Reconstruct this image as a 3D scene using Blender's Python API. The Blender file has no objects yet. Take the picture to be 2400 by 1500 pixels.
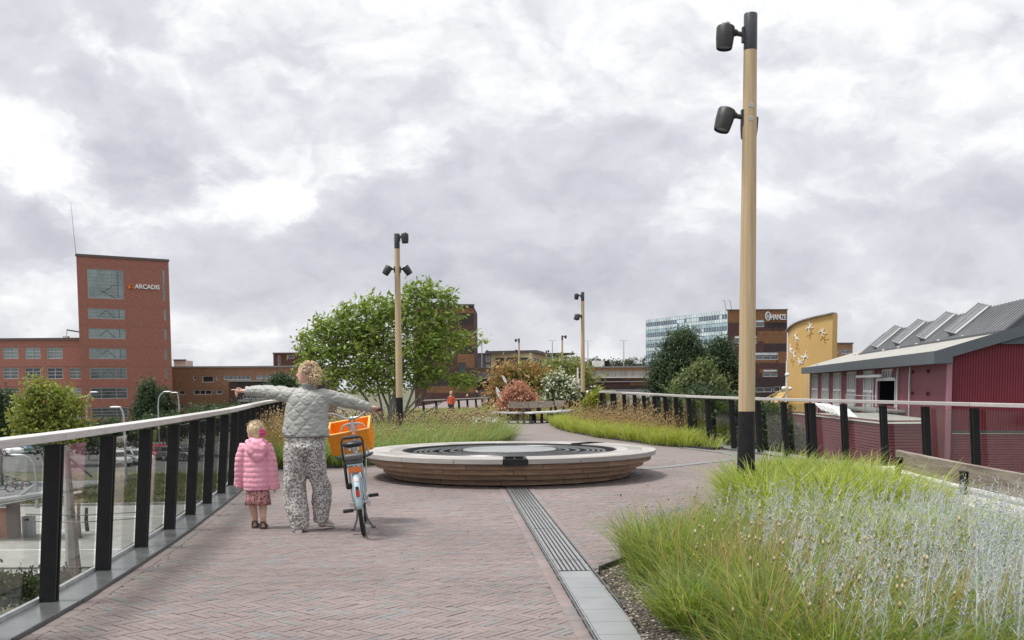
import bpy, bmesh, math, random
import numpy as np
from mathutils import Vector, Matrix, Euler
random.seed(7)
R = math.radians
sc = bpy.context.scene
COL = sc.collection

# ------------------------------------------------------------------ camera
PITCH, ROLL, CAMH = R(4.3), R(0.4), 1.54
FPX = 2400.0
r0 = Vector((1, 0, 0)); f0 = Vector((0, math.cos(PITCH), -math.sin(PITCH))); u0 = Vector((0, math.sin(PITCH), math.cos(PITCH)))
RT = (math.cos(ROLL) * r0 - math.sin(ROLL) * u0).normalized()
UP = (math.sin(ROLL) * r0 + math.cos(ROLL) * u0).normalized()
cam = bpy.data.cameras.new('camera'); camo = bpy.data.objects.new('camera', cam); COL.objects.link(camo)
camo.matrix_world = Matrix(((RT.x, UP.x, -f0.x, 0), (RT.y, UP.y, -f0.y, 0), (RT.z, UP.z, -f0.z, CAMH), (0, 0, 0, 1)))
cam.sensor_width = 36; cam.lens = 36; cam.shift_y = 333 / 2400
cam.clip_start = 0.1; cam.clip_end = 3000
sc.camera = camo
CAM = Vector((0, 0, CAMH))

# survey helpers: where a sight line meets the ground, a depth or a wall (used to lay the place out)
def ray(px, py):
    return (f0 * FPX + RT * (px - 1200) + UP * -(py - 1083)).normalized()
def D(px, py, d):
    r = ray(px, py); return CAM + r * (d / r.y)
def G(px, py, z=0.0):
    r = ray(px, py); return CAM + r * ((z - CAMH) / r.z)

# ------------------------------------------------------------------ light
SUN_DIR = Vector((-0.44, -0.12, 1.0)).normalized()
el = math.asin(SUN_DIR.z); az = math.atan2(SUN_DIR.x, SUN_DIR.y)
sun = bpy.data.lights.new('sun', 'SUN'); sun.energy = 2.2; sun.angle = R(15); sun.color = (1, .965, .91)
suno = bpy.data.objects.new('sun', sun); COL.objects.link(suno)
suno.rotation_euler = (-SUN_DIR).to_track_quat('-Z', 'Y').to_euler()
suno.location = (0, 0, 40)
sc.view_settings.view_transform = 'Standard'; sc.view_settings.look = 'None'
sc.view_settings.exposure = 0.80; sc.view_settings.gamma = 1.0
sc.view_settings.use_curve_mapping = False

w = bpy.data.worlds.new('World'); sc.world = w; w.use_nodes = True
nt = w.node_tree; N = nt.nodes; L = nt.links; N.clear()
def nd(tree, t, **k):
    n = tree.nodes.new(t)
    for a, b in k.items(): setattr(n, a, b)
    return n
def mth(tree, op, a, b=None, c=None, clamp=False):
    n = tree.nodes.new('ShaderNodeMath'); n.operation = op; n.use_clamp = clamp
    for i, v in enumerate((a, b, c)):
        if v is None: continue
        if isinstance(v, (int, float)): n.inputs[i].default_value = v
        else: tree.links.new(v, n.inputs[i])
    return n.outputs[0]
def sky():
    sk = nd(nt, 'ShaderNodeTexSky'); sk.sky_type = 'NISHITA'; sk.sun_disc = False
    sk.sun_elevation = el; sk.sun_rotation = az
    tc = nd(nt, 'ShaderNodeTexCoord')
    sep = nd(nt, 'ShaderNodeSeparateXYZ'); L.new(tc.outputs['Generated'], sep.inputs[0])
    zc = mth(nt, 'MAXIMUM', sep.outputs[2], 0.0)
    zz = mth(nt, 'ADD', zc, 0.16)
    px = mth(nt, 'DIVIDE', sep.outputs[0], zz); py = mth(nt, 'DIVIDE', sep.outputs[1], zz)
    cb = nd(nt, 'ShaderNodeCombineXYZ'); L.new(px, cb.inputs[0]); L.new(py, cb.inputs[1]); L.new(mth(nt, 'MULTIPLY', zc, 2.0), cb.inputs[2])
    def noise(vec, s, det, rough, dist=0.0):
        n = nd(nt, 'ShaderNodeTexNoise'); n.inputs['Scale'].default_value = s; n.inputs['Detail'].default_value = det
        n.inputs['Roughness'].default_value = rough; n.inputs['Distortion'].default_value = dist
        L.new(vec, n.inputs['Vector']); return n
    # warped direction so that cloud masses get ragged, billowing outlines
    mp = nd(nt, 'ShaderNodeMapping'); mp.inputs['Scale'].default_value = (1, 1, 1.9); L.new(tc.outputs['Generated'], mp.inputs[0])
    w1 = noise(mp.outputs[0], 5.5, 7, 0.62)
    va = nd(nt, 'ShaderNodeVectorMath', operation='SUBTRACT'); L.new(w1.outputs['Color'], va.inputs[0]); va.inputs[1].default_value = (.5, .5, .5)
    vs = nd(nt, 'ShaderNodeVectorMath', operation='SCALE'); L.new(va.outputs[0], vs.inputs[0]); vs.inputs['Scale'].default_value = 0.30
    vw = nd(nt, 'ShaderNodeVectorMath', operation='ADD'); L.new(mp.outputs[0], vw.inputs[0]); L.new(vs.outputs[0], vw.inputs[1])
    mp3 = nd(nt, 'ShaderNodeMapping'); mp3.inputs['Scale'].default_value = (1, 1, 1.5); L.new(vw.outputs[0], mp3.inputs[0])
    big = noise(cb.outputs[0], 0.55, 8, 0.55, 0.3)
    med = noise(vw.outputs[0], 5.0, 9, 0.56, 0.2)
    fin = noise(mp3.outputs[0], 12.0, 8, 0.6, .15)
    def smooth(x, lo, hi, a, b_):
        r = nd(nt, 'ShaderNodeMapRange'); r.interpolation_type = 'SMOOTHSTEP'; L.new(x, r.inputs[0])
        for i, q in enumerate((lo, hi, a, b_)): r.inputs[i + 1].default_value = q
        return r.outputs[0]
    def smooth(x, lo, hi, a, b_):
        r = nd(nt, 'ShaderNodeMapRange'); r.interpolation_type = 'SMOOTHSTEP'; L.new(x, r.inputs[0])
        for i, q in enumerate((lo, hi, a, b_)): r.inputs[i + 1].default_value = q
        return r.outputs[0]
    mpP = nd(nt, 'ShaderNodeMapping'); mpP.inputs['Scale'].default_value = (1, 1, 1.3); L.new(tc.outputs['Generated'], mpP.inputs[0])
    vs2 = nd(nt, 'ShaderNodeVectorMath', operation='SCALE'); L.new(va.outputs[0], vs2.inputs[0]); vs2.inputs['Scale'].default_value = 0.10
    vw2 = nd(nt, 'ShaderNodeVectorMath', operation='ADD'); L.new(mpP.outputs[0], vw2.inputs[0]); L.new(vs2.outputs[0], vw2.inputs[1])
    v = mth(nt, 'MULTIPLY_ADD', mth(nt, 'SUBTRACT', big.outputs[0], .5), 0.18, 0.812)
    v = mth(nt, 'ADD', v, smooth(med.outputs[0], .42, .58, -.025, .035))
    # billows: each puff is brighter on its upper rim and greyer below
    for sc1, dz, k, wv in ((5.2, .055, .70, vw2.outputs[0]), (12.5, .026, .36, vw2.outputs[0]), (27.0, .012, .14, vw2.outputs[0])):
        up_ = nd(nt, 'ShaderNodeVectorMath', operation='ADD'); L.new(wv, up_.inputs[0]); up_.inputs[1].default_value = (0, 0, dz)
        n1 = noise(wv, sc1, 4, .5, .6); n2 = noise(up_.outputs[0], sc1, 4, .5, .6)
        v = mth(nt, 'MULTIPLY_ADD', mth(nt, 'SUBTRACT', n1.outputs[0], n2.outputs[0]), k, v)
    v = mth(nt, 'MULTIPLY_ADD', mth(nt, 'SUBTRACT', fin.outputs[0], .5), 0.10, v)
    # the cloud masses of that day: (direction, angular size, brightness)
    for bx, by, rad, amp in CLOUDS:
        d = ray(bx, by); d = Vector((d.x, d.y, d.z * 1.9))
        ds = nd(nt, 'ShaderNodeVectorMath', operation='DISTANCE'); L.new(vw.outputs[0], ds.inputs[0]); ds.inputs[1].default_value = d
        mr = nd(nt, 'ShaderNodeMapRange'); mr.interpolation_type = 'SMOOTHERSTEP'
        L.new(ds.outputs['Value'], mr.inputs[0]); mr.inputs[1].default_value = 0.0; mr.inputs[2].default_value = rad / 2400.0
        mr.inputs[3].default_value = amp; mr.inputs[4].default_value = 0.0
        v = mth(nt, 'ADD', v, mr.outputs[0])
    v = mth(nt, 'MAXIMUM', v, 0.40); v = mth(nt, 'MINIMUM', v, 1.08)
    # overcast skies brighten towards the zenith
    v = mth(nt, 'MULTIPLY', v, mth(nt, 'MULTIPLY_ADD', zc, 0.50, 0.93))
    ramp = nd(nt, 'ShaderNodeValToRGB'); cr = ramp.color_ramp
    cr.elements[0].position = 0.35; cr.elements[0].color = (.27, .274, .306, 1)
    cr.elements[1].position = 1.0; cr.elements[1].color = (.58, .582, .588, 1)
    e = cr.elements.new(.62); e.color = (.355, .359, .392, 1)
    e = cr.elements.new(.84); e.color = (.44, .444, .472, 1)
    L.new(v, ramp.inputs[0])
    gain = mth(nt, 'MAXIMUM', v, 1.0)
    b1 = nd(nt, 'ShaderNodeBackground'); L.new(sk.outputs[0], b1.inputs[0]); b1.inputs[1].default_value = 0.10
    b2 = nd(nt, 'ShaderNodeBackground'); L.new(ramp.outputs[0], b2.inputs[0]); L.new(mth(nt, 'MULTIPLY', gain, 1.0), b2.inputs[1])
    mx = nd(nt, 'ShaderNodeMixShader'); mx.inputs[0].default_value = 0.96
    L.new(b1.outputs[0], mx.inputs[1]); L.new(b2.outputs[0], mx.inputs[2])
    out = nd(nt, 'ShaderNodeOutputWorld'); L.new(mx.outputs[0], out.inputs[0])
CLOUDS = [(60, 370, 280, .22), (120, 450, 220, .12), (590, 450, 240, .22), (650, 340, 280, .12), (930, 370, 140, .12), (340, 520, 130, .12), (80, 660, 260, .20), (300, 640, 160, .12), (520, 790, 260, .16), (1150, 790, 220, .10), (1450, 800, 320, .16), (2250, 700, 260, .12),
          (1950, 690, 220, .12), (1750, 330, 460, .09), (800, 90, 700, .07), (2200, 200, 600, .06), (320, 320, 280, -.19), (420, 440, 250, -.15), (70, 570, 240, -.20), (20, 340, 120, -.15), (930, 480, 300, -.16),
          (1350, 430, 280, -.16), (1000, 620, 460, -.17), (1300, 600, 380, -.17), (1350, 690, 400, -.16), (1700, 660, 330, -.15), (2200, 610, 380, -.14), (2340, 440, 240, -.10), (550, 600, 260, -.06), (250, 130, 400, -.05)]
sky()

# ------------------------------------------------------------------ materials
MATS = {}
def pm(name, c, c2=None, scale=8.0, rough=.6, metal=0.0, bump=0.0, bscale=None, stretch=(1, 1, 1), spec=.5, detail=5, ramp=(.35, .65), coords='Object', alpha=None):
    """principled surface with two-tone noise and fine relief"""
    if name in MATS: return MATS[name]
    m = bpy.data.materials.new(name); m.use_nodes = True; t = m.node_tree; b = t.nodes['Principled BSDF']
    b.inputs['Roughness'].default_value = rough; b.inputs['Metallic'].default_value = metal
    b.inputs['Specular IOR Level'].default_value = spec
    b.inputs['Base Color'].default_value = (*c, 1)
    tc = nd(t, 'ShaderNodeTexCoord'); mp = nd(t, 'ShaderNodeMapping'); mp.inputs['Scale'].default_value = stretch
    t.links.new(tc.outputs[coords], mp.inputs[0])
    if c2 is not None:
        n = nd(t, 'ShaderNodeTexNoise'); n.inputs['Scale'].default_value = scale; n.inputs['Detail'].default_value = detail; n.inputs['Roughness'].default_value = .65
        t.links.new(mp.outputs[0], n.inputs['Vector'])
        r = nd(t, 'ShaderNodeValToRGB'); r.color_ramp.elements[0].position, r.color_ramp.elements[1].position = ramp
        r.color_ramp.elements[0].color = (*c, 1); r.color_ramp.elements[1].color = (*c2, 1)
        t.links.new(n.outputs[0], r.inputs[0]); t.links.new(r.outputs[0], b.inputs['Base Color'])
        rr = nd(t, 'ShaderNodeMapRange'); rr.inputs[3].default_value = max(0, rough - .1); rr.inputs[4].default_value = min(1, rough + .1)
        t.links.new(n.outputs[0], rr.inputs[0]); t.links.new(rr.outputs[0], b.inputs['Roughness'])
    if bump:
        n2 = nd(t, 'ShaderNodeTexNoise'); n2.inputs['Scale'].default_value = bscale or scale * 3; n2.inputs['Detail'].default_value = 4
        t.links.new(mp.outputs[0], n2.inputs['Vector'])
        bp = nd(t, 'ShaderNodeBump'); bp.inputs['Strength'].default_value = bump; bp.inputs['Distance'].default_value = .02
        t.links.new(n2.outputs[0], bp.inputs['Height']); t.links.new(bp.outputs[0], b.inputs['Normal'])
    MATS[name] = m; return m

def leaf_mat(name, trans=.35, rough=.5, spec=.3):
    """foliage: colour from the per-leaf colour attribute, part of the light passes through"""
    m = bpy.data.materials.new(name); m.use_nodes = True; t = m.node_tree; b = t.nodes['Principled BSDF']
    a = nd(t, 'ShaderNodeAttribute'); a.attribute_name = 'col'
    t.links.new(a.outputs['Color'], b.inputs['Base Color']); b.inputs['Roughness'].default_value = rough
    b.inputs['Specular IOR Level'].default_value = spec
    tr = nd(t, 'ShaderNodeBsdfTranslucent')
    hs = nd(t, 'ShaderNodeHueSaturation'); hs.inputs['Saturation'].default_value = 1.15; hs.inputs['Value'].default_value = 1.25
    t.links.new(a.outputs['Color'], hs.inputs['Color']); t.links.new(hs.outputs[0], tr.inputs[0])
    mx = nd(t, 'ShaderNodeMixShader'); mx.inputs[0].default_value = trans
    t.links.new(b.outputs[0], mx.inputs[1]); t.links.new(tr.outputs[0], mx.inputs[2])
    t.links.new(mx.outputs[0], t.nodes['Material Output'].inputs[0])
    MATS[name] = m; return m

def glass_mat(name, tint, refl=1.0, rough=0.0, ripple=0.0):
    m = bpy.data.materials.new(name); m.use_nodes = True; t = m.node_tree
    t.nodes.remove(t.nodes['Principled BSDF'])
    tr = nd(t, 'ShaderNodeBsdfTransparent'); tr.inputs[0].default_value = (*tint, 1)
    gl = nd(t, 'ShaderNodeBsdfGlossy'); gl.inputs['Roughness'].default_value = rough; gl.inputs[0].default_value = (refl, refl, refl, 1)
    ge = nd(t, 'ShaderNodeNewGeometry'); dt = nd(t, 'ShaderNodeVectorMath', operation='DOT_PRODUCT'); t.links.new(ge.outputs['Incoming'], dt.inputs[0]); t.links.new(ge.outputs['Normal'], dt.inputs[1])
    fac = mth(t, 'MULTIPLY_ADD', mth(t, 'POWER', mth(t, 'SUBTRACT', 1.0, mth(t, 'ABSOLUTE', dt.outputs['Value']), clamp=True), 5.0), .92, .04, clamp=True)
    if ripple:
        tc = nd(t, 'ShaderNodeTexCoord'); mp = nd(t, 'ShaderNodeMapping'); mp.inputs['Scale'].default_value = (1, 1, 14)
        t.links.new(tc.outputs['Object'], mp.inputs[0])
        n = nd(t, 'ShaderNodeTexNoise'); n.inputs['Scale'].default_value = 2.2; n.inputs['Detail'].default_value = 3
        t.links.new(mp.outputs[0], n.inputs['Vector'])
        bp = nd(t, 'ShaderNodeBump'); bp.inputs['Strength'].default_value = ripple; bp.inputs['Distance'].default_value = .002
        t.links.new(n.outputs[0], bp.inputs['Height']); t.links.new(bp.outputs[0], gl.inputs['Normal'])
    mx = nd(t, 'ShaderNodeMixShader'); t.links.new(fac, mx.inputs[0])
    t.links.new(tr.outputs[0], mx.inputs[1]); t.links.new(gl.outputs[0], mx.inputs[2])
    t.links.new(mx.outputs[0], t.nodes['Material Output'].inputs[0])
    MATS[name] = m; return m

def brick_wall_mat(name, c1, c2, c3, mortar, bw=.22, bh=.065, bump=.3):
    """fine brickwork for far walls, laid along the wall in object space"""
    m = bpy.data.materials.new(name); m.use_nodes = True; t = m.node_tree; b = t.nodes['Principled BSDF']
    b.inputs['Roughness'].default_value = .85; b.inputs['Specular IOR Level'].default_value = .25
    uv = nd(t, 'ShaderNodeUVMap'); uv.uv_map = 'uv'
    br = nd(t, 'ShaderNodeTexBrick'); t.links.new(uv.outputs[0], br.inputs['Vector'])
    br.inputs['Color1'].default_value = (*c1, 1); br.inputs['Color2'].default_value = (*c2, 1); br.inputs['Mortar'].default_value = (*mortar, 1)
    br.inputs['Scale'].default_value = 1.0; br.inputs['Brick Width'].default_value = bw; br.inputs['Row Height'].default_value = bh; br.inputs['Mortar Size'].default_value = .008
    n = nd(t, 'ShaderNodeTexNoise'); n.inputs['Scale'].default_value = .55; n.inputs['Detail'].default_value = 8; n.inputs['Roughness'].default_value = .7
    t.links.new(uv.outputs[0], n.inputs['Vector'])
    r = nd(t, 'ShaderNodeMapRange'); r.inputs[1].default_value = .40; r.inputs[2].default_value = .72; r.inputs[4].default_value = .75
    t.links.new(n.outputs[0], r.inputs[0])
    mx = nd(t, 'ShaderNodeMix', data_type='RGBA'); t.links.new(r.outputs[0], mx.inputs[0]); t.links.new(br.outputs[0], mx.inputs[6]); mx.inputs[7].default_value = (*c3, 1)
    n9 = nd(t, 'ShaderNodeTexNoise'); n9.inputs['Scale'].default_value = 2.6; n9.inputs['Detail'].default_value = 5; n9.inputs['Roughness'].default_value = .75; mp9 = nd(t, 'ShaderNodeMapping'); mp9.inputs['Scale'].default_value = (.6, 2.2, 1); t.links.new(uv.outputs[0], mp9.inputs[0]); t.links.new(mp9.outputs[0], n9.inputs['Vector'])
    hs9 = nd(t, 'ShaderNodeHueSaturation'); t.links.new(mth(t, 'MULTIPLY_ADD', n9.outputs[0], 1.5, .25), hs9.inputs['Value']); t.links.new(mx.outputs[2], hs9.inputs['Color']); t.links.new(hs9.outputs[0], b.inputs['Base Color'])
    bp = nd(t, 'ShaderNodeBump'); bp.inputs['Strength'].default_value = bump; bp.inputs['Distance'].default_value = .01; bp.invert = True
    t.links.new(br.outputs['Fac'], bp.inputs['Height']); t.links.new(bp.outputs[0], b.inputs['Normal'])
    MATS[name] = m; return m

def wood_mat(name, c1, c2, c3, stretch, rough=.75, scale=3.0, radial=False, bump=.25, ob_random=True):
    m = bpy.data.materials.new(name); m.use_nodes = True; t = m.node_tree; b = t.nodes['Principled BSDF']
    b.inputs['Roughness'].default_value = rough; b.inputs['Specular IOR Level'].default_value = .3
    tc = nd(t, 'ShaderNodeTexCoord'); mp = nd(t, 'ShaderNodeMapping'); mp.inputs['Scale'].default_value = stretch
    oi = nd(t, 'ShaderNodeObjectInfo')
    src = tc.outputs['Object']
    if radial:   # boards bent round a ring: grain follows the ring
        s = nd(t, 'ShaderNodeSeparateXYZ'); t.links.new(src, s.inputs[0])
        rr = mth(t, 'SQRT', mth(t, 'ADD', mth(t, 'MULTIPLY', s.outputs[0], s.outputs[0]), mth(t, 'MULTIPLY', s.outputs[1], s.outputs[1])))
        an = mth(t, 'ARCTAN2', s.outputs[1], s.outputs[0])
        cb = nd(t, 'ShaderNodeCombineXYZ'); t.links.new(mth(t, 'MULTIPLY', an, 2.4), cb.inputs[0]); t.links.new(rr, cb.inputs[1]); t.links.new(s.outputs[2], cb.inputs[2])
        src = cb.outputs[0]
    ad = nd(t, 'ShaderNodeVectorMath', operation='ADD'); t.links.new(src, ad.inputs[0])
    rv = mth(t, 'MULTIPLY', oi.outputs['Random'], 37.0); c = nd(t, 'ShaderNodeCombineXYZ'); t.links.new(rv, c.inputs[0]); t.links.new(rv, c.inputs[2])
    t.links.new(c.outputs[0], ad.inputs[1]); t.links.new(ad.outputs[0], mp.inputs[0])
    n = nd(t, 'ShaderNodeTexNoise'); n.inputs['Scale'].default_value = scale; n.inputs['Detail'].default_value = 7; n.inputs['Roughness'].default_value = .7; n.inputs['Distortion'].default_value = .35
    t.links.new(mp.outputs[0], n.inputs['Vector'])
    r = nd(t, 'ShaderNodeValToRGB'); cr = r.color_ramp
    cr.elements[0].position = .28; cr.elements[0].color = (*c1, 1); cr.elements[1].position = .72; cr.elements[1].color = (*c3, 1)
    e = cr.elements.new(.5); e.color = (*c2, 1)
    t.links.new(n.outputs[0], r.inputs[0])
    hs = nd(t, 'ShaderNodeHueSaturation'); t.links.new(r.outputs[0], hs.inputs['Color'])
    if ob_random:
        mr = nd(t, 'ShaderNodeMapRange'); mr.inputs[3].default_value = .70; mr.inputs[4].default_value = 1.22
        t.links.new(oi.outputs['Random'], mr.inputs[0]); t.links.new(mr.outputs[0], hs.inputs['Value'])
    t.links.new(hs.outputs[0], b.inputs['Base Color'])
    bp = nd(t, 'ShaderNodeBump'); bp.inputs['Strength'].default_value = bump; bp.inputs['Distance'].default_value = .006
    t.links.new(n.outputs[0], bp.inputs['Height']); t.links.new(bp.outputs[0], b.inputs['Normal'])
    MATS[name] = m; return m

BLACK = pm('black coated steel', (.010, .010, .012), (.016, .016, .018), 12, .5, bump=.05, spec=.28)
BLACKP = pm('black plastic', (.02, .02, .022), (.03, .03, .032), 20, .5)
RUBBER = pm('rubber', (.014, .014, .015), (.024, .024, .024), 30, .8)
DGREY = pm('dark grey metal', (.09, .095, .10), (.13, .135, .14), 10, .45, .3)
GREYM = pm('grey galvanised metal', (.40, .41, .42), (.52, .53, .54), 14, .45, .5, bump=.05)
WHITEP = pm('white painted metal', (.74, .75, .76), (.80, .80, .80), 6, .5)
CHROME = pm('polished steel', (.6, .6, .62), None, 5, .22, 1.0)
CONC = pm('concrete', (.30, .295, .285), (.40, .39, .375), 1.2, .85, bump=.2, bscale=20)
ASPH = pm('asphalt', (.10, .10, .105), (.15, .148, .147), 1.5, .9, bump=.3, bscale=60)

# ------------------------------------------------------------------ mesh builder
def tag(o, label=None, cat=None, group=None, kind=None):
    if label: o['label'] = label
    if cat: o['category'] = cat
    if group: o['group'] = group
    if kind: o['kind'] = kind
    return o
def thing(name, label, cat, loc=(0, 0, 0), group=None):
    o = bpy.data.objects.new(name, None); o.empty_display_size = .2; COL.objects.link(o); o.location = loc
    o['wl'] = tuple(loc); return tag(o, label, cat, group)
def worigin(p):
    v = Vector((0, 0, 0))
    while p is not None:
        v += p.location; p = p.parent
    return v
def finish(me, name, parent, mats, smooth, local, sharp=35):
    o = bpy.data.objects.new(name, me); COL.objects.link(o)
    if parent is not None:
        o.parent = parent
        if not local: me.transform(Matrix.Translation(-worigin(parent)))
    for m in (mats if isinstance(mats, (list, tuple)) else [mats]): me.materials.append(m)
    if smooth:
        me.polygons.foreach_set('use_smooth', [True] * len(me.polygons))
        if sharp: me.set_sharp_from_angle(angle=R(sharp))
    return o
class MB:
    def __init__(s): s.v = []; s.f = []; s.m = []
    def add(s, vs, fs, m=0):
        b = len(s.v); s.v += [tuple(p) for p in vs]; s.f += [tuple(i + b for i in f) for f in fs]; s.m += [m] * len(fs); return s
    def obox(s, c, ax, ay, az, m=0):
        """box from centre and three half-axis vectors"""
        c, ax, ay, az = map(Vector, (c, ax, ay, az))
        vs = [c + ax * i + ay * j + az * k for k in (-1, 1) for j in (-1, 1) for i in (-1, 1)]
        return s.add(vs, [(0, 2, 3, 1), (4, 5, 7, 6), (0, 1, 5, 4), (2, 6, 7, 3), (0, 4, 6, 2), (1, 3, 7, 5)], m)
    def box(s, x0, y0, z0, x1, y1, z1, m=0):
        return s.obox(((x0 + x1) / 2, (y0 + y1) / 2, (z0 + z1) / 2), ((x1 - x0) / 2, 0, 0), (0, (y1 - y0) / 2, 0), (0, 0, (z1 - z0) / 2), m)
    def bar(s, a, b, w, h, up=(0, 0, 1), m=0):
        a, b = Vector(a), Vector(b); d = b - a; ln = d.length; d.normalize(); up = Vector(up)
        sd = d.cross(up)
        if sd.length < 1e-4: sd = d.cross(Vector((1, 0, 0)))
        sd.normalize(); u = sd.cross(d)
        return s.obox((a + b) / 2, d * ln / 2, sd * w / 2, u * h / 2, m)
    def tube(s, pts, rad, n=8, cap=True, m=0, flat=1.0, ref=None):
        pts = [Vector(p) for p in pts]
        if isinstance(rad, (int, float)): rad = [rad] * len(pts)
        b = []; prev = None
        for i, p in enumerate(pts):
            t = (pts[min(i + 1, len(pts) - 1)] - pts[max(i - 1, 0)])
            if t.length < 1e-9: t = Vector((0, 0, 1))
            t.normalize()
            if prev is None:
                q = Vector(ref) if ref is not None else (Vector((0, 0, 1)) if abs(t.z) < .9 else Vector((1, 0, 0)))
            else: q = prev
            a = (q - t * q.dot(t))
            if a.length < 1e-6: a = t.orthogonal()
            a.normalize(); prev = a; c = t.cross(a)
            r = rad[i]; ra, rc = (r if isinstance(r, tuple) else (r, r * flat))
            for k in range(n):
                th = 2 * math.pi * k / n
                b.append(p + a * (math.cos(th) * ra) + c * (math.sin(th) * rc))
        fs = [(i * n + k, i * n + (k + 1) % n, (i + 1) * n + (k + 1) % n, (i + 1) * n + k) for i in range(len(pts) - 1) for k in range(n)]
        if cap: fs += [tuple(reversed(range(n))), tuple((len(pts) - 1) * n + k for k in range(n))]
        return s.add(b, fs, m)
    def lathe(s, prof, c=(0, 0, 0), n=24, M=None, m=0, cap=True):
        c = Vector(c); vs = []
        for r, z in prof:
            for k in range(n):
                p = Vector((r * math.cos(2 * math.pi * k / n), r * math.sin(2 * math.pi * k / n), z))
                vs.append(c + (M @ p if M else p))
        fs = [(i * n + k, i * n + (k + 1) % n, (i + 1) * n + (k + 1) % n, (i + 1) * n + k) for i in range(len(prof) - 1) for k in range(n)]
        if cap: fs += [tuple(reversed(range(n))), tuple((len(prof) - 1) * n + k for k in range(n))]
        return s.add(vs, fs, m)
    def ell(s, c, r, n=12, k=8, M=None, m=0):
        r = (r, r, r) if isinstance(r, (int, float)) else r
        c = Vector(c); vs = []
        for i in range(k + 1):
            ph = math.pi * i / k
            for j in range(n):
                th = 2 * math.pi * j / n
                p = Vector((r[0] * math.sin(ph) * math.cos(th), r[1] * math.sin(ph) * math.sin(th), -r[2] * math.cos(ph)))
                vs.append(c + (M @ p if M else p))
        fs = [(i * n + j, i * n + (j + 1) % n, (i + 1) * n + (j + 1) % n, (i + 1) * n + j) for i in range(k) for j in range(n)]
        return s.add(vs, fs, m)
    def prism(s, poly, z0, z1, m=0):
        n = len(poly); vs = [(p[0], p[1], z0) for p in poly] + [(p[0], p[1], z1) for p in poly]
        ar = sum(poly[i][0] * poly[(i + 1) % n][1] - poly[(i + 1) % n][0] * poly[i][1] for i in range(n))
        a = tuple(range(n)); b = tuple(range(n, 2 * n))
        fs = [tuple(reversed(a)) if ar > 0 else a, b if ar > 0 else tuple(reversed(b))]
        for i in range(n):
            j = (i + 1) % n; q = (i, j, n + j, n + i); fs.append(q if ar > 0 else tuple(reversed(q)))
        return s.add(vs, fs, m)
    def ext(s, poly3, vec, m=0):
        """extrude a 3-D outline along a vector"""
        n = len(poly3); vec = Vector(vec); P = [Vector(p) for p in poly3]
        fs = [tuple(reversed(range(n))), tuple(range(n, 2 * n))] + [(i, (i + 1) % n, n + (i + 1) % n, n + i) for i in range(n)]
        return s.add(P + [p + vec for p in P], fs, m)
    def xf(s, M, start=0):
        s.v = s.v[:start] + [tuple(M @ Vector(p)) for p in s.v[start:]]; return s
    def mesh(s, name, fix=True):
        me = bpy.data.meshes.new(name); me.from_pydata(s.v, [], s.f); me.validate()
        if any(s.m): me.polygons.foreach_set('material_index', s.m[:len(me.polygons)])
        if fix:
            bm = bmesh.new(); bm.from_mesh(me); bmesh.ops.recalc_face_normals(bm, faces=bm.faces); bm.to_mesh(me); bm.free()
        me.update(); return me
    def build(s, name, mat, parent=None, smooth=True, local=False, bevel=0, label=None, sharp=35):
        o = finish(s.mesh(name), name, parent, mat, smooth, local, sharp)
        if bevel:
            bv = o.modifiers.new('bevel', 'BEVEL'); bv.width = bevel; bv.segments = 2; bv.limit_method = 'ANGLE'; bv.angle_limit = R(40)
        if label: o['label'] = label
        return o
def copy_tree(o, parent=None):
    c = o.copy(); COL.objects.link(c)
    if parent is not None: c.parent = parent
    for ch in list(o.children): copy_tree(ch, c)
    return c
def dup(o, loc, rz=0, label=None, sc_=None):
    c = copy_tree(o); c.location = loc; c.rotation_euler = (0, 0, rz)
    if label: c['label'] = label
    if sc_: c.scale = sc_
    return c
def baked(mb, voxel, smooth_it=3, fn=None):
    """join overlapping shapes into one continuous skin"""
    me = mb.mesh('tmp'); o = bpy.data.objects.new('tmp', me); COL.objects.link(o)
    r = o.modifiers.new('r', 'REMESH'); r.mode = 'VOXEL'; r.voxel_size = voxel
    if smooth_it:
        s_ = o.modifiers.new('s', 'SMOOTH'); s_.factor = .5; s_.iterations = smooth_it
    dg = bpy.context.evaluated_depsgraph_get(); ev = o.evaluated_get(dg)
    out = bpy.data.meshes.new_from_object(ev); bpy.data.objects.remove(o)
    out.materials.clear()
    if fn is not None:
        n = len(out.vertices); co = np.empty(n * 3); out.vertices.foreach_get('co', co); co = co.reshape(-1, 3)
        no = np.empty(n * 3); out.vertex_normals.foreach_get('vector', no); no = no.reshape(-1, 3)
        co = co + no * fn(co, no)[:, None]
        out.vertices.foreach_set('co', co.ravel())
    out.update(); return out
def np_mesh(name, V, F, cols=None, mat=None, parent=None, smooth=False):
    """fast mesh from arrays; F is (n,3) or (n,4) int; cols per vertex rgb"""
    me = bpy.data.meshes.new(name); k = F.shape[1]
    if parent is not None: V = V - np.array(worigin(parent))
    me.vertices.add(len(V)); me.vertices.foreach_set('co', V.astype(np.float32).ravel())
    me.loops.add(F.size); me.loops.foreach_set('vertex_index', F.astype(np.int32).ravel())
    me.polygons.add(len(F)); me.polygons.foreach_set('loop_start', np.arange(0, F.size, k, dtype=np.int32))
    if smooth: me.polygons.foreach_set('use_smooth', np.ones(len(F), dtype=bool))
    if cols is not None:
        a = me.attributes.new('col', 'FLOAT_COLOR', 'POINT')
        c4 = np.ones((len(V), 4), dtype=np.float32); c4[:, :3] = np.clip(cols, 0, 1); a.data.foreach_set('color', c4.ravel())
    me.update(calc_edges=True)
    o = bpy.data.objects.new(name, me); COL.objects.link(o)
    if parent is not None: o.parent = parent
    if mat: me.materials.append(mat)
    return o
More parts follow.
